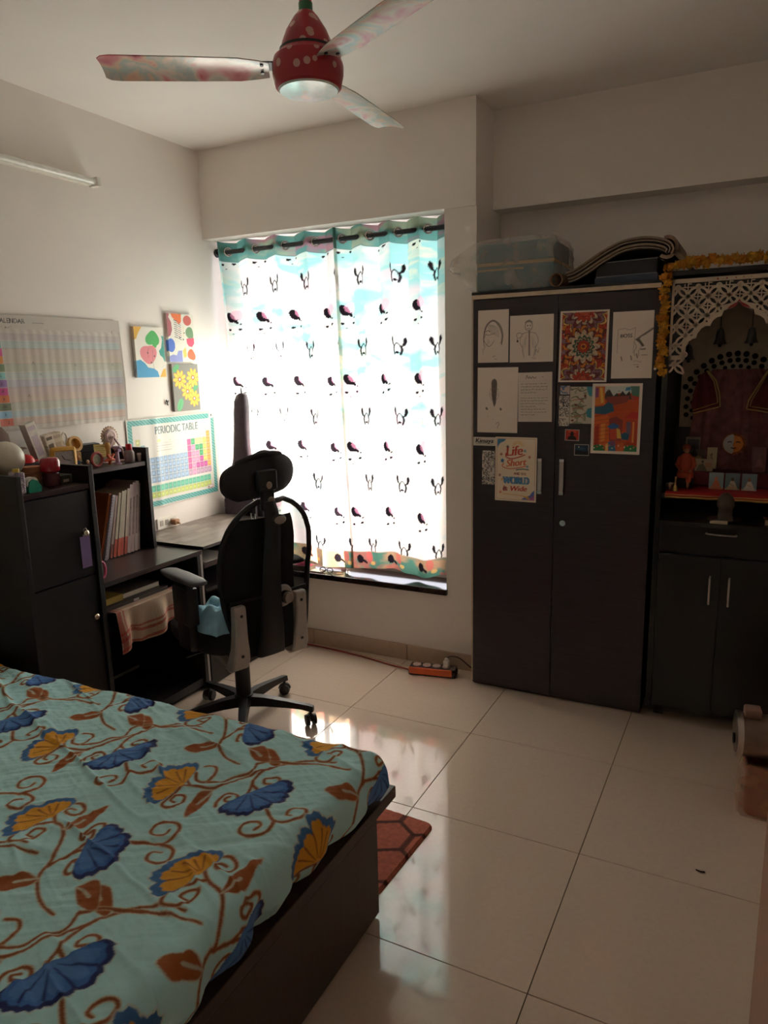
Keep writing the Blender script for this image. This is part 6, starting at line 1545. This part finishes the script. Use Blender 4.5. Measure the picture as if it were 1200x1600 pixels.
for x0, x1, hx in ((SX0 + .025, SCX - .0015, -.131), (SCX + .0015, SX1 - .025, -.058)):
    d = B(BLK).box(x0, x1, SY0, SY0 + .02, .075, .768, bev=.0015).obj('door', BLK, parent=sh)
    B(STEEL).tube([(hx, SY0, .688), (hx, SY0 - .022, .684), (hx, SY0 - .024, .63), (hx, SY0 - .022, .572), (hx, SY0, .568)], .0042, 8).obj('handle', STEEL, parent=d, smooth=60)

# fretwork arch: bars, rings and crosses cut as real openings around a scalloped arch
FRET = mat('white_fretwork', (206, 186, 164), .6)
fx0, fx1, fz1 = SX0 + .022, SX1 - .022, 1.892
FY0, FY1 = SY0 - .001, SY0 + .007
arch_half = [(0.0, 1.792), (.012, 1.782), (.020, 1.772), (.052, 1.764), (.058, 1.742), (.075, 1.738), (.090, 1.726), (.098, 1.706), (.112, 1.708), (.130, 1.698), (.143, 1.680), (.147, 1.662), (.160, 1.660), (.175, 1.648), (.183, 1.630), (.184, 1.606), (.184, 1.580)]
fpan = B(FRET)
def bar(p, q, w, yo=0.0):
    (x0, z0), (x1, z1) = p, q; dx, dz = x1 - x0, z1 - z0; L = math.hypot(dx, dz)
    if L < 1e-5: return
    nx, nz = -dz / L * w / 2, dx / L * w / 2
    fpan.prism([(x0 + nx, z0 + nz), (x0 - nx, z0 - nz), (x1 - nx, z1 - nz), (x1 + nx, z1 + nz)], lambda u, v, d: Vector((u, FY0 + yo + d, v)), FY1 - FY0 - 2 * yo)
def az(x):
    xs_ = [a for a, _ in arch_half]; zs_ = [z for _, z in arch_half]
    return float(np.interp(abs(x - SCX), xs_, zs_))
# outer band along the arch
outer = [(SCX - a, z) for a, z in reversed(arch_half)] + [(SCX + a, z) for a, z in arch_half[1:]]
band = []
for i, (x, z) in enumerate(outer):
    d = Vector((x - SCX, z - 1.58)); d = d.normalized() if d.length > 1e-6 else Vector((0, 1)); d.y = max(d.y, .35); d.normalize()
    band.append((x + d.x * .016, z + d.y * .020))
for i in range(len(outer) - 1):
    fpan.prism([outer[i], outer[i + 1], band[i + 1], band[i]], lambda u, v, d: Vector((u, FY0 + d, v)), FY1 - FY0)
fpan.box(fx0, fx1, FY0, FY1, fz1 - .016, fz1); fpan.box(fx0, fx0 + .009, FY0, FY1, 1.58, fz1); fpan.box(fx1 - .009, fx1, FY0, FY1, 1.58, fz1)
fpan.box(fx0, SCX - .184, FY0, FY1, 1.578, 1.596); fpan.box(SCX + .184, fx1, FY0, FY1, 1.578, 1.596)
# interlaced circles grid with a small cross motif in every diamond
PCH = .0745
def inside(x, z, mgn=.004):
    return fx0 < x < fx1 and z < fz1 - .004 and (abs(x - SCX) > .184 + .0 or z > az(x) + mgn)
def arc_bar(cx, cz, r, a0, a1, w, n=7):
    pts = [(cx + r * math.cos(a0 + (a1 - a0) * k / n), cz + r * math.sin(a0 + (a1 - a0) * k / n)) for k in range(n + 1)]
    for p, q in zip(pts, pts[1:]):
        if inside(*p) and inside(*q): bar(p, q, w, .0005)
gx0, gz0 = SCX, 1.859
nodes = [(gx0 + (i + (.5 if j % 2 else 0)) * PCH, gz0 - j * PCH * .5) for i in range(-4, 5) for j in range(0, 9)]
for (x, z) in nodes:
    if not inside(x, z, -.02): continue
    fpan.tube([(x + .0085 * math.cos(2 * PI * k / 14), (FY0 + FY1) / 2, z + .0085 * math.sin(2 * PI * k / 14)) for k in range(14)], .0036, 6, closed=True) if inside(x, z, .01) else None
    for sx in (-1, 1):
        x2, z2 = x + sx * PCH / 2, z - PCH / 2
        for s in (-1, 1):      # two bowed strips make the leaf-shaped slot between nodes
            mx, mz = (x + x2) / 2, (z + z2) / 2; nx, nz = (PCH / 2), sx * (PCH / 2); L = math.hypot(nx, nz); nx, nz = nx / L, nz / L
            pts = [(x + (x2 - x) * t + s * nx * .0105 * math.sin(PI * t), z + (z2 - z) * t + s * nz * .0105 * math.sin(PI * t)) for t in [k / 6 for k in range(7)]]
            for p, q in zip(pts, pts[1:]):
                if inside(*p) and inside(*q): bar(p, q, .0085, .0005)
    # diamond centre sits half a pitch to the right of a node
    cx, cz = x + PCH / 2, z
    if inside(cx - .02, cz, .012) and inside(cx + .02, cz, .012) and inside(cx, cz - .02, .004):
        a_ = .0125; w = .0036
        for p, q in (((0, -a_), (0, a_)), ((-a_, 0), (a_, 0)), ((0, a_), (a_, a_)), ((a_, 0), (a_, -a_)), ((0, -a_), (-a_, -a_)), ((-a_, 0), (-a_, a_))):
            bar((cx + p[0], cz + p[1]), (cx + q[0], cz + q[1]), w, .001)
        for s, t in ((1, 0), (-1, 0), (0, 1), (0, -1)): bar((cx + s * a_ * .9, cz + t * a_ * .9), (cx + s * .028, cz + t * .028), w * .8, .0012)
fr_ = fpan.obj('fretwork_arch', FRET, parent=sh)
bp_ = B(BLK)
for k in range(60):
    xa, xb = fx0 + (fx1 - fx0) * k / 60, fx0 + (fx1 - fx0) * (k + 1) / 60; xm = (xa + xb) / 2
    za, zb = (az(xa) + .004 if abs(xa - SCX) <= .184 else 1.58), (az(xb) + .004 if abs(xb - SCX) <= .184 else 1.58)
    bp_.prism([(xa, za), (xb, zb), (xb, fz1), (xa, fz1)], lambda u, v, d: Vector((u, FY1 + .0008 + d, v)), .004)
bp_.obj('fretwork_backing', BLK, parent=fr_)
RSM = mat('vermilion_smear', (150, 50, 46), .7)
B(RSM).prism([(SCX - .042, 1.768), (SCX - .012, 1.776), (SCX, 1.796), (SCX + .012, 1.776), (SCX + .042, 1.768), (SCX + .03, 1.780), (SCX + .008, 1.792), (SCX, 1.804), (SCX - .008, 1.792), (SCX - .03, 1.780)], lambda u, v, d: Vector((u, FY0 - .0012 + d, v)), .001).obj('vermilion_mark', RSM, parent=fr_)
for k, x in enumerate((-.176, -.144, -.112, -.085, -.058)): B(RSM).cyl((x, FY0 - .001, 1.884), (x, FY0 + .0005, 1.884), .0036 - .0005 * k, seg=10).obj('vermilion_dot', RSM, parent=fr_)
# bells hung under the arch
BELL = mat('blackened_brass', (30, 26, 22), .4, .5)
for nm_, x, z in (('left', SCX - .172, 1.578), ('mid', SCX - .060, 1.636), ('right', SCX + .052, 1.636)):
    t = thing('hanging_bell', {'left': 'dark bell hung lowest, at the left foot of the arch', 'mid': 'dark bell hung left of the arch peak', 'right': 'dark bell hung right of the arch peak'}[nm_], 'bell', (x, SY0 + .02, z), group='bells under the shrine arch')
    B(BELL).lathe([(.0, .062), (.006, .060), (.013, .052), (.016, .035), (.018, .018), (.023, .006), (.026, 0), (.022, .002), (.0, .04)], (x, SY0 + .022, z), 24).obj('bell_cup', BELL, parent=t, smooth=50)
    B(BELL).ball((x, SY0 + .022, z - .004), .0075, .0075, .0085, 12).cyl((x, SY0 + .022, z), (x, SY0 + .022, z + .04), .002, seg=6).obj('clapper', BELL, parent=t, smooth=60)
    hz = az(x) + .012 if nm_ != 'left' else 1.66
    B(BELL).cyl((x, SY0 + .022, z + .06), (x, SY0 + .022, max(hz, z + .075)), .0018, seg=6).tube([(x, SY0 + .022, max(hz, z + .075)), (x, SY0 + .003, max(hz, z + .075))], .0018, 6).obj('hook', BELL, parent=t)

# back board of the niche, white with rings of round holes in an arch
BB = mat('pale_back_board', (176, 158, 138), .65)
bbx0, bbx1, bz1, bz0, BY = -.318, .128, 1.888, 1.28, 3.56
brd = B(BB).box(bbx0, bbx1, BY, BY + .008, bz0, bz1).obj('dotted_back_board', BB, parent=sh)
HOLE = mat('dark_hole', (20, 17, 17), .9)
cz0 = 1.365
hol = []
for ring, (rx, rz, n, r, a0) in enumerate(((.222, .235, 22, .0125, 0), (.196, .208, 21, .0108, .07), (.172, .182, 19, .009, 0))):
    for k in range(n + 1):
        a = -.25 + (PI + .5) * k / n + a0; x, z = SCX - .002 + rx * math.cos(a) * (.92 + .08 * abs(math.cos(a))), cz0 + rz * math.sin(a)
        if z < 1.30 or not bbx0 + .012 < x < bbx1 - .012: continue
        B(HOLE).cyl((x, BY - .0012, z), (x, BY + .002, z), r, seg=16).obj('round_hole', HOLE, parent=brd)
# red drapes with gold trim behind the deities, and the altar cloth
DRP = mat('maroon_drape', (104, 40, 44), .8, var=.25, scale=40, bump=.08); DRP2 = mat('pink_maroon_drape', (136, 84, 84), .7, var=.3, scale=30); GLD = mat('gold_trim', (200, 160, 96), .35, .7)
dp = thing('red_drape', 'maroon drape with gold borders hung behind the deity cards', 'drape', (SCX, 3.53, 1.03))
b = B(DRP2); P = []
for i in range(13):
    z = 1.034 + .50 * i / 12; hw = float(np.interp(i / 12, [0, .5, .85, 1], [.205, .175, .155, .10]))
    P.append([Vector((SCX + .005 + hw * (-1 + 2 * j / 40), 3.535 - .010 * math.sin(j * .9 + i * .15) - .006 * math.sin(j * 2.3) - .012 * (1 - i / 12), z)) for j in range(41)])
b.grid(P); b.obj('hanging_cloth', DRP2, parent=dp, smooth=180)
for s in (-1, 1):
    b = B(DRP); P = []
    A_ = [(.118, 1.535), (.085, 1.47), (.050, 1.402), (.044, 1.365)] if s > 0 else [(.120, 1.53), (.085, 1.49), (.066, 1.43), (.060, 1.375)]
    O_ = [(.150, 1.51), (.170, 1.44), (.178, 1.38), (.165, 1.345)]
    for i in range(4):
        P.append([Vector((SCX + .005 + s * (A_[i][0] + (O_[i][0] - A_[i][0]) * j / 12), 3.506 - .007 * math.sin(j * 1.1), A_[i][1] + (O_[i][1] - A_[i][1]) * j / 12)) for j in range(13)])
    b.grid(P); sw = b.obj('swag', DRP, parent=dp, smooth=180)
    B(GLD).tube([P[i][0] + Vector((0, -.004, 0)) for i in range(4)] + [P[3][j] + Vector((0, -.004, 0)) for j in range(1, 13)], .003, 6).tube([P[i][1] + Vector((0, -.004, 0)) for i in range(3)] + [P[2][j] * .35 + P[3][j] * .65 + Vector((0, -.004, 0)) for j in range(1, 13)], .0018, 6).obj('gold_trim', GLD, parent=sw, smooth=60)
REDA = mat('altar_red', (172, 30, 34), .8, var=.12, scale=50, bump=.1)
ac = thing('altar_cloth', 'red altar cloth with gold fringe spread on shrine shelf', 'cloth', (SCX, 3.35, 1.03))
b = B(REDA); P = []
for i in range(25):
    x = -.326 + .462 * i / 24
    P.append([Vector((x, 3.50, 1.0335)), Vector((x, 3.40, 1.034)), Vector((x, 3.27, 1.0345 + .002 * math.sin(i * 1.7))), Vector((x, 3.206 + .003 * math.sin(i * 2.1), 1.035)), Vector((x, 3.196 + .004 * math.sin(i * 1.3), 1.020))])
b.grid(P); b.obj('cloth_sheet', REDA, parent=ac, smooth=180)
B(GLD).tube([Vector((-.326 + .462 * i / 24, 3.193 + .004 * math.sin(i * 1.3), 1.0175)) for i in range(25)], .0042, 8).obj('gold_edge', GLD, parent=ac, smooth=60)
B(GLD).tube([Vector((-.326 + .462 * i / 24, 3.195 + .004 * math.sin(i * 1.3), 1.028)) for i in range(25)], .0022, 8).obj('gold_line', GLD, parent=ac, smooth=60)
# raised step at the back for the cards
B(DRP).box(-.30, .11, 3.40, 3.50, 1.0355, 1.10, bev=.006).obj('cloth_step', DRP, parent=ac)

# face plate, half moon and half sun
fpz, fpx, fpy = 1.222, -.0835, 3.42
fpl = thing('sun_moon_plate', 'round plaque, half pale moon and half orange sun face', 'plaque', (fpx, fpy, fpz - .045))
MOON = mat('pale_moon', (176, 168, 160), .5); SUNM = mat('orange_sun', (206, 118, 44), .5); SUN2 = mat('dark_orange_rim', (160, 84, 36), .5)
rot = Matrix.Rotation(PI / 2, 4, 'X') @ Matrix.Identity(4)
def half(s, r, dome):
    b = B(); P = []
    for i in range(9):
        rr = r * i / 8; P.append([Vector((fpx + s * rr * math.sin(PI * j / 16), fpy - dome * (1 - (i / 8) ** 2) - .002, fpz + rr * math.cos(PI * j / 16))) for j in range(17)])
    b.grid(P); return b
half(-1, .042, .012).obj('moon_half', MOON, parent=fpl, smooth=180)
half(1, .036, .012).obj('sun_half', SUNM, parent=fpl, smooth=180)
b = B(SUN2); b.cyl((fpx, fpy, fpz), (fpx, fpy + .006, fpz), .046, seg=36); b.obj('plate', SUN2, parent=fpl)
b = B(SUN2)
for j in range(9):
    a = PI / 2 - PI * j / 8; b.tube([(fpx + .037 * math.cos(a), fpy - .003, fpz + .037 * math.sin(a)), (fpx + .050 * math.cos(a), fpy - .001, fpz + .050 * math.sin(a))], [.005, .002], 6)
b.obj('sun_ray', SUN2, parent=fpl)
for sx in (-1, 1): B(HOLE).tube([(fpx + sx * .008, fpy - .0135, fpz + .008), (fpx + sx * .016, fpy - .0125, fpz + .011), (fpx + sx * .024, fpy - .0095, fpz + .007)], .0018, 6).obj('eye', HOLE, parent=fpl)
B(HOLE).tube([(fpx - .010, fpy - .0125, fpz - .015), (fpx, fpy - .014, fpz - .018), (fpx + .010, fpy - .0125, fpz - .015)], .0018, 6).obj('mouth', HOLE, parent=fpl)
B(SUNM).ball((fpx, fpy - .013, fpz - .003), .003, .004, .009, 10).obj('nose', SUNM, parent=fpl)
# picture cards
def card(nm, lab, cx, y, z0, w, h, paint, base, lean=.10, framec=None, grp='small deity picture cards in the shrine'):
    p = Pt(w, h, .0014, base); paint(p)
    o = sheet(nm, p, plane_pos((cx - w / 2, y, z0), (1, 0, 0), (0, lean, 1)), PAPERM, thick=.0025, nrm=(0, -1, 0), smooth=False)
    return tag(o, lab, 'card', grp)
def c_sit(c1, c2, c3):
    def f(p):
        W, H = p.w, p.h; p.disc(W / 2, H * .64, W * .11, H * .11, c3); p.poly([(W * .16, H * .08), (W * .28, H * .30), (W * .38, H * .54), (W * .62, H * .54), (W * .76, H * .30), (W * .86, H * .08)], c1); p.disc(W * .5, H * .12, W * .38, H * .10, c2); p.rect(0, 0, W, H * .06, c2)
        p.stroke([(W * .35, H * .35), (W * .6, H * .25)], W * .06, c3, .6)
    return f
card('deity_card', 'pale blue card with an orange seated figure, left of three', -.139, 3.335, 1.0365, .056, .070, c_sit((206, 116, 80), (200, 120, 90), (206, 130, 96)), (140, 158, 162))
card('deity_card', 'blue-grey card with a dark and white seated figure, middle of three', -.0765, 3.335, 1.0365, .056, .070, c_sit((190, 176, 156), (186, 160, 130), (80, 56, 46)), (112, 130, 132))
card('deity_card', 'blue-grey card with a white robed figure, right of three', -.013, 3.335, 1.0365, .056, .070, c_sit((206, 190, 170), (196, 180, 160), (150, 100, 76)), (116, 134, 140))
def c_land(p):
    W, H = p.w, p.h; p.poly([(W * .1, 0), (W * .2, H * .5), (W * .45, H * .65), (W * .6, H * .3), (W * .7, 0)], (120, 112, 96)); p.disc(W * .75, H * .5, W * .2, H * .25, (190, 140, 110)); p.disc(W * .42, H * .78, W * .06, H * .1, (60, 50, 46))
def c_om(p):
    W, H = p.w, p.h; p.stroke(smooth_line([(W * .3, H * .62), (W * .5, H * .7), (W * .45, H * .55), (W * .55, H * .45), (W * .35, H * .36)], 4), W * .06, (50, 40, 40)); p.rect(W * .3, H * .18, W * .7, H * .22, (150, 120, 90))
def c_pic(p):
    W, H = p.w, p.h; p.rect(0, 0, W, H, (140, 126, 110)); p.rect(W * .08, H * .06, W * .92, H * .94, (78, 72, 72)); p.disc(W * .55, H * .68, W * .12, H * .14, (60, 52, 50)); p.disc(W * .55, H * .4, W * .18, H * .24, (110, 100, 96)); p.poly([(W * .1, H * .06), (W * .5, H * .3), (W * .9, H * .06)], (100, 92, 84))
def c_dark(p):
    W, H = p.w, p.h; p.disc(W * .3, H * .6, W * .2, H * .4, (26, 22, 24)); p.disc(W * .6, H * .4, W * .25, H * .3, (160, 136, 90))
card('picture_card', 'cream and brown landscape card behind the seated figurine', -.195, 3.41, 1.1015, .072, .052, c_land, (186, 160, 132), .12)
card('picture_card', 'cream card with a dark curl mark above the landscape card', -.168, 3.47, 1.105, .040, .093, c_om, (196, 174, 136), .08)
card('picture_card', 'dark card with a gold spot at the niche left side', -.228, 3.46, 1.1015, .062, .088, c_dark, (84, 74, 60), .1)
card('picture_card', 'grey framed picture tallest at the niche left side', -.250, 3.50, 1.075, .060, .165, c_pic, (140, 126, 110), .04)
card('picture_card', 'pinkish card right of the sun and moon plaque', .018, 3.44, 1.1015, .050, .105, c_sit((150, 96, 96), (110, 60, 60), (130, 90, 80)), (120, 80, 80), .1)
card('picture_card', 'orange card at the niche right side', .085, 3.44, 1.075, .05, .135, c_sit((206, 96, 52), (170, 60, 40), (160, 110, 70)), (150, 100, 60), .06)
# seated figurine in an orange robe on a dark seat
ROBE = mat('orange_robe', (178, 72, 46), .7, var=.12, scale=50); SKIN = mat('figurine_skin', (150, 100, 72), .55); SEATD = mat('figurine_seat', (44, 32, 30), .5)
fg = thing('seated_figurine', 'small seated figurine in an orange robe at niche left', 'figurine', (-.262, 3.33, 1.035))
X0, Y0, Z0_ = -.262, 3.335, 1.0355
B(SEATD).box(X0 - .034, X0 + .034, Y0 - .012, Y0 + .036, Z0_, Z0_ + .050, bev=.006).box(X0 - .034, X0 + .034, Y0 + .028, Y0 + .038, Z0_ + .04, Z0_ + .135, bev=.005).obj('seat', SEATD, parent=fg)
b = B(ROBE); P = []
for z, rx, ry, yo in ((.046, .034, .030, 0), (.060, .034, .031, 0), (.085, .028, .022, .008), (.115, .027, .018, .012), (.135, .026, .016, .014), (.146, .014, .011, .014), (.150, .008, .008, .013)):
    P.append([Vector((X0 + rx * math.cos(a), Y0 + yo + ry * math.sin(a), Z0_ + z)) for a in [2 * PI * j / 20 for j in range(20)]])
V = b.grid(P, closed_v=True); b.cap(V[0], True); b.cap(V[-1])
b.tube([(X0 - .016, Y0 - .014, Z0_ + .060), (X0 - .004, Y0 - .036, Z0_ + .064), (X0 + .020, Y0 - .042, Z0_ + .058)], [.015, .013, .010], 10)
b.tube([(X0 + .016, Y0 - .012, Z0_ + .060), (X0 + .018, Y0 - .036, Z0_ + .060), (X0 + .016, Y0 - .042, Z0_ + .032)], [.015, .013, .009], 10)
b.tube([(X0 - .024, Y0 + .010, Z0_ + .130), (X0 - .034, Y0 - .004, Z0_ + .100), (X0 - .016, Y0 - .026, Z0_ + .078)], [.010, .009, .006], 10)
b.tube([(X0 + .024, Y0 + .010, Z0_ + .130), (X0 + .034, Y0 - .004, Z0_ + .100), (X0 + .022, Y0 - .030, Z0_ + .080)], [.010, .009, .006], 10)
b.obj('robed_body', ROBE, parent=fg, smooth=70)
b = B(SKIN); b.ball((X0, Y0 + .010, Z0_ + .168), .0145, .0155, .019, 16)
b.tube([(X0, Y0 + .012, Z0_ + .148), (X0, Y0 + .011, Z0_ + .158)], .007, 8); b.ball((X0, Y0 - .006, Z0_ + .166), .003, .004, .005, 8)
b.obj('head', SKIN, parent=fg, smooth=70)
B(SKIN).tube([(X0 + .016, Y0 - .042, Z0_ + .034), (X0 + .016, Y0 - .041, Z0_ + .010), (X0 + .017, Y0 - .052, Z0_ + .004)], [.006, .005, .004], 8).obj('lower_leg', SKIN, parent=fg, smooth=60)
B(SKIN).ball((X0 - .012, Y0 - .030, Z0_ + .076), .006, .007, .005, 8).ball((X0 + .020, Y0 - .034, Z0_ + .079), .006, .007, .005, 8).obj('hands', SKIN, parent=fg, smooth=70)
B(mat('figurine_scarf', (128, 52, 38), .7)).lathe([(.0155, -.004), (.0172, .004), (.0150, .013), (.008, .019), (0, .021)], (X0, Y0 + .012, Z0_ + .168), 18).obj('head_scarf', parent=fg, smooth=60)
# tiny brass bell / lamp at the shelf front
bl_ = thing('brass_bell', 'tiny brass hand bell at the left front of altar cloth', 'bell', (-.290, 3.23, 1.036))
B(GLD).lathe([(0, .001), (.011, .001), (.012, .006), (.008, .020), (.004, .026), (.003, .05), (.005, .054), (.003, .062), (0, .064)], (-.290, 3.232, 1.0362), 20).obj('bell_body', GLD, parent=bl_, smooth=50)
sv = thing('silver_cup', 'small silver cup at the shrine shelf corner', 'cup', (-.318, 3.25, 1.036))
B(STEEL).lathe([(0, .001), (.012, .001), (.017, .012), (.018, .03), (.016, .03), (.014, .014), (0, .006)], (-.312, 3.262, 1.0362), 20).obj('cup_bowl', STEEL, parent=sv, smooth=50)
# domed incense holder on a dish on the pull-out tray
DOME = mat('dark_brass_dome', (74, 58, 48), .4, .4, var=.2); DISH = mat('bronze_dish', (96, 74, 62), .35, .4)
ih = thing('incense_dome', 'dark domed brass lamp standing on a round dish', 'lamp', (SCX + .005, 3.12, .944))
B(DISH).lathe([(0, .0005), (.045, .0005), (.062, .007), (.064, .011), (.058, .010), (.04, .005), (0, .005)], (SCX + .005, 3.125, .9435), 36).obj('dish', DISH, parent=ih, smooth=50)
B(DOME).lathe([(0, .005), (.030, .005), (.030, .016), (.027, .020), (.027, .052), (.032, .058), (.034, .066), (.030, .088), (.020, .106), (.009, .114), (0, .116)], (SCX + .005, 3.125, .9435), 32).obj('dome', DOME, parent=ih, smooth=40)
mbx = thing('matchbox', 'cream slim matchbox lying in front of the dish', 'box', (SCX - .008, 3.062, .944))
MBX = mat('matchbox_cream', (186, 164, 136), .6)
B(MBX).box(SCX - .045, SCX + .018, 3.058, 3.076, .9437, .9545, bev=.001).obj('sleeve', MBX, parent=mbx)
B(mat('matchbox_tray', (150, 120, 90), .6)).box(SCX - .046, SCX + .019, 3.060, 3.074, .945, .953).obj('tray', parent=mbx)
lp_ = thing('small_lamp', 'small dark oil lamp with a cream block by the tray right end', 'lamp', (.068, 3.10, .944))
B(DISH).lathe([(0, .02), (.02, .02), (.026, .028), (.022, .030), (0, .026)], (.070, 3.12, .9435), 24).obj('oil_bowl', DISH, parent=lp_, smooth=50)
B(MBX).box(.052, .068, 3.092, 3.108, .9437, .964, bev=.002).obj('wax_block', MBX, parent=lp_)
B(GLD).cyl((.07, 3.12, .9437), (.07, 3.12, .9645), .006, seg=12).obj('stem', GLD, parent=lp_)

# marigold garlands
MARI = mat('marigold_orange', (198, 128, 34), .8, var=.25, scale=120); MARI2 = mat('marigold_yellow', (206, 150, 48), .8, var=.25, scale=120)
def flower_mesh(m, seed):
    b = B(m); rs = random.Random(seed)
    b.ball((0, 0, 0), .014, .014, .012, 10)
    for k in range(44):
        a = rs.uniform(0, 2 * PI); el = rs.uniform(-1.1, 1.3); L = rs.uniform(.017, .025); w = rs.uniform(.004, .0062)
        d = Vector((math.cos(a) * math.cos(el), math.sin(a) * math.cos(el), math.sin(el))); t = d.cross(Vector((0, 0, 1))).normalized(); n_ = t.cross(d)
        p0 = d * .010; p1 = d * L * .75 + n_ * .003; p2 = d * L
        vs = [b.bm.verts.new(q) for q in (p0 - t * w * .5, p0 + t * w * .5, p1 + t * w, p2 + t * w * .4, p2 - t * w * .4, p1 - t * w)]
        b.bm.faces.new((vs[0], vs[1], vs[2], vs[5])); b.bm.faces.new((vs[5], vs[2], vs[3], vs[4]))
    return b
protos = {}
def garland(nm_lab, pts, ms, origin, scale=1.0):
    g_ = thing('marigold_garland', nm_lab, 'garland', origin, group='marigold garlands on the shrine')
    b = B(mat('garland_thread', (120, 80, 30), .8)); b.tube(pts, .003, 6); b.obj('thread', parent=g_)
    rs = random.Random(len(pts) * 7)
    for i, p in enumerate(pts):
        k = (ms[i % len(ms)].name, i % 3)
        if k not in protos:
            o = flower_mesh(ms[i % len(ms)], i * 13 + 5).obj('marigold', None, parent=g_, local=True, smooth=60); protos[k] = o
            if not o.data.materials: o.data.materials.append(ms[i % len(ms)])
        else:
            o = protos[k].copy(); COL.objects.link(o); o.parent = g_
        o.location = XF[g_].inverted() @ Vector(p)
        o.rotation_euler = (rs.uniform(0, 6), rs.uniform(0, 6), rs.uniform(0, 6)); s = scale * rs.uniform(.92, 1.15); o.scale = (s, s, s)
vp = [(-.365 + .006 * math.sin(i * 1.9), 3.185 + .004 * math.cos(i * 2.3), 1.905 - i * .0268) for i in range(15)]
garland('marigold garland hanging down the shrine edge beside the wardrobe', vp, (MARI, MARI2, MARI2), (-.365, 3.185, 1.905), .98)
hp_ = [(-.355 + i * .0265, 3.195 + .005 * math.sin(i * 1.7), 1.952 + .005 * math.sin(i * 2.3) - (.012 if i < 2 else 0)) for i in range(20)]
garland('marigold garland laid along the top front of shrine', hp_, (MARI, MARI2), (-.10, 3.195, 1.93), 1.08)

# ================================================================== BY THE DOOR
BRZ = mat('bronze_steel', (128, 106, 94), .3, .75, var=.08); LUGM = mat('rose_plastic', (138, 106, 94), .4)
TRL = Matrix.Translation((.100, 2.66, .283)) @ Matrix.Rotation(math.radians(8), 4, 'Z') @ Matrix.Rotation(PI / 2, 4, 'Y')
fk = thing('steel_canister', 'bronze steel canister lying on its side over the brown bag', 'canister', (.10, 2.66, .20))
B(BRZ).lathe([(0, -.095), (.066, -.095), (.074, -.088), (.076, -.078), (.0755, .06), (.070, .085), (.055, .10), (0, .10)], (0, 0, 0), 36, M=TRL).obj('body', BRZ, parent=fk, smooth=40)
B(STEEL).lathe([(.0745, -.094), (.079, -.094), (.080, -.080), (.0775, -.076), (.0745, -.094)], (0, 0, 0), 36, M=TRL).obj('rim_band', STEEL, parent=fk, smooth=40)
B(LUGM).box(-.104, -.064, -.026, .026, -.072, -.018, bev=.008, M=TRL).obj('clasp', LUGM, parent=fk, smooth=40)
B(DARK).cyl(TRL @ Vector((.02, .0, -.0945)), TRL @ Vector((.02, .0, -.101)), .018, seg=20).obj('lid_button', DARK, parent=fk, smooth=40)
BAGB = mat('brown_bag', (140, 76, 50), .4, var=.15, scale=20, bump=.2); BAGI = mat('bag_inside_dark', (34, 32, 34), .6); BFILM = plastic_film('bag_film', (206, 160, 130), .42)
bg = thing('brown_bag', 'open brown plastic bag with dark contents beside the door', 'bag', (.095, 2.67, 0))
b = B(BAGB); P = []
for z, hx, hy in ((0.002, .048, .070), (.02, .052, .075), (.10, .055, .078), (.15, .056, .078), (.185, .060, .082), (.187, .054, .076), (.12, .050, .072)):
    P.append([Vector((.100 + hx * math.copysign(abs(math.cos(a)) ** .35, math.cos(a)) + .002 * math.sin(5 * a + z * 40), 2.675 + hy * math.copysign(abs(math.sin(a)) ** .35, math.sin(a)), z + (.010 * math.sin(3 * a + 1) if z > .16 else 0))) for a in [2 * PI * j / 36 for j in range(36)]])
V = b.grid(P, closed_v=True); b.cap(V[0], True); b.obj('bag_wall', BAGB, parent=bg, smooth=50)
B(BAGI).box(.052, .148, 2.608, 2.742, .004, .135, bev=.012).obj('dark_contents', BAGI, parent=bg)
b = B(BFILM); P = []
for z, e in ((.001, .016), (.05, .022), (.11, .020), (.17, .012), (.20, .004)):
    P.append([Vector((.100 + (.056 + e) * math.copysign(abs(math.cos(a)) ** .4, math.cos(a)) + .004 * math.sin(7 * a + z * 30), 2.675 + (.080 + e * .4) * math.copysign(abs(math.sin(a)) ** .4, math.sin(a)), z)) for a in [2 * PI * j / 40 for j in range(40)]])
b.grid(P, closed_v=True); b.obj('film_sleeve', BFILM, parent=bg, smooth=180)
BLP = mat('blue_crinkle', (120, 140, 152), .2, bump=.5, scale=30)
b = B(BLP)
b.ball((.125, 2.64, .152), .022, .024, .017, 12); tag(b.obj('crumpled_wrapper', BLP, smooth=60), 'crumpled pale blue wrapper lying in the brown bag', 'wrapper')
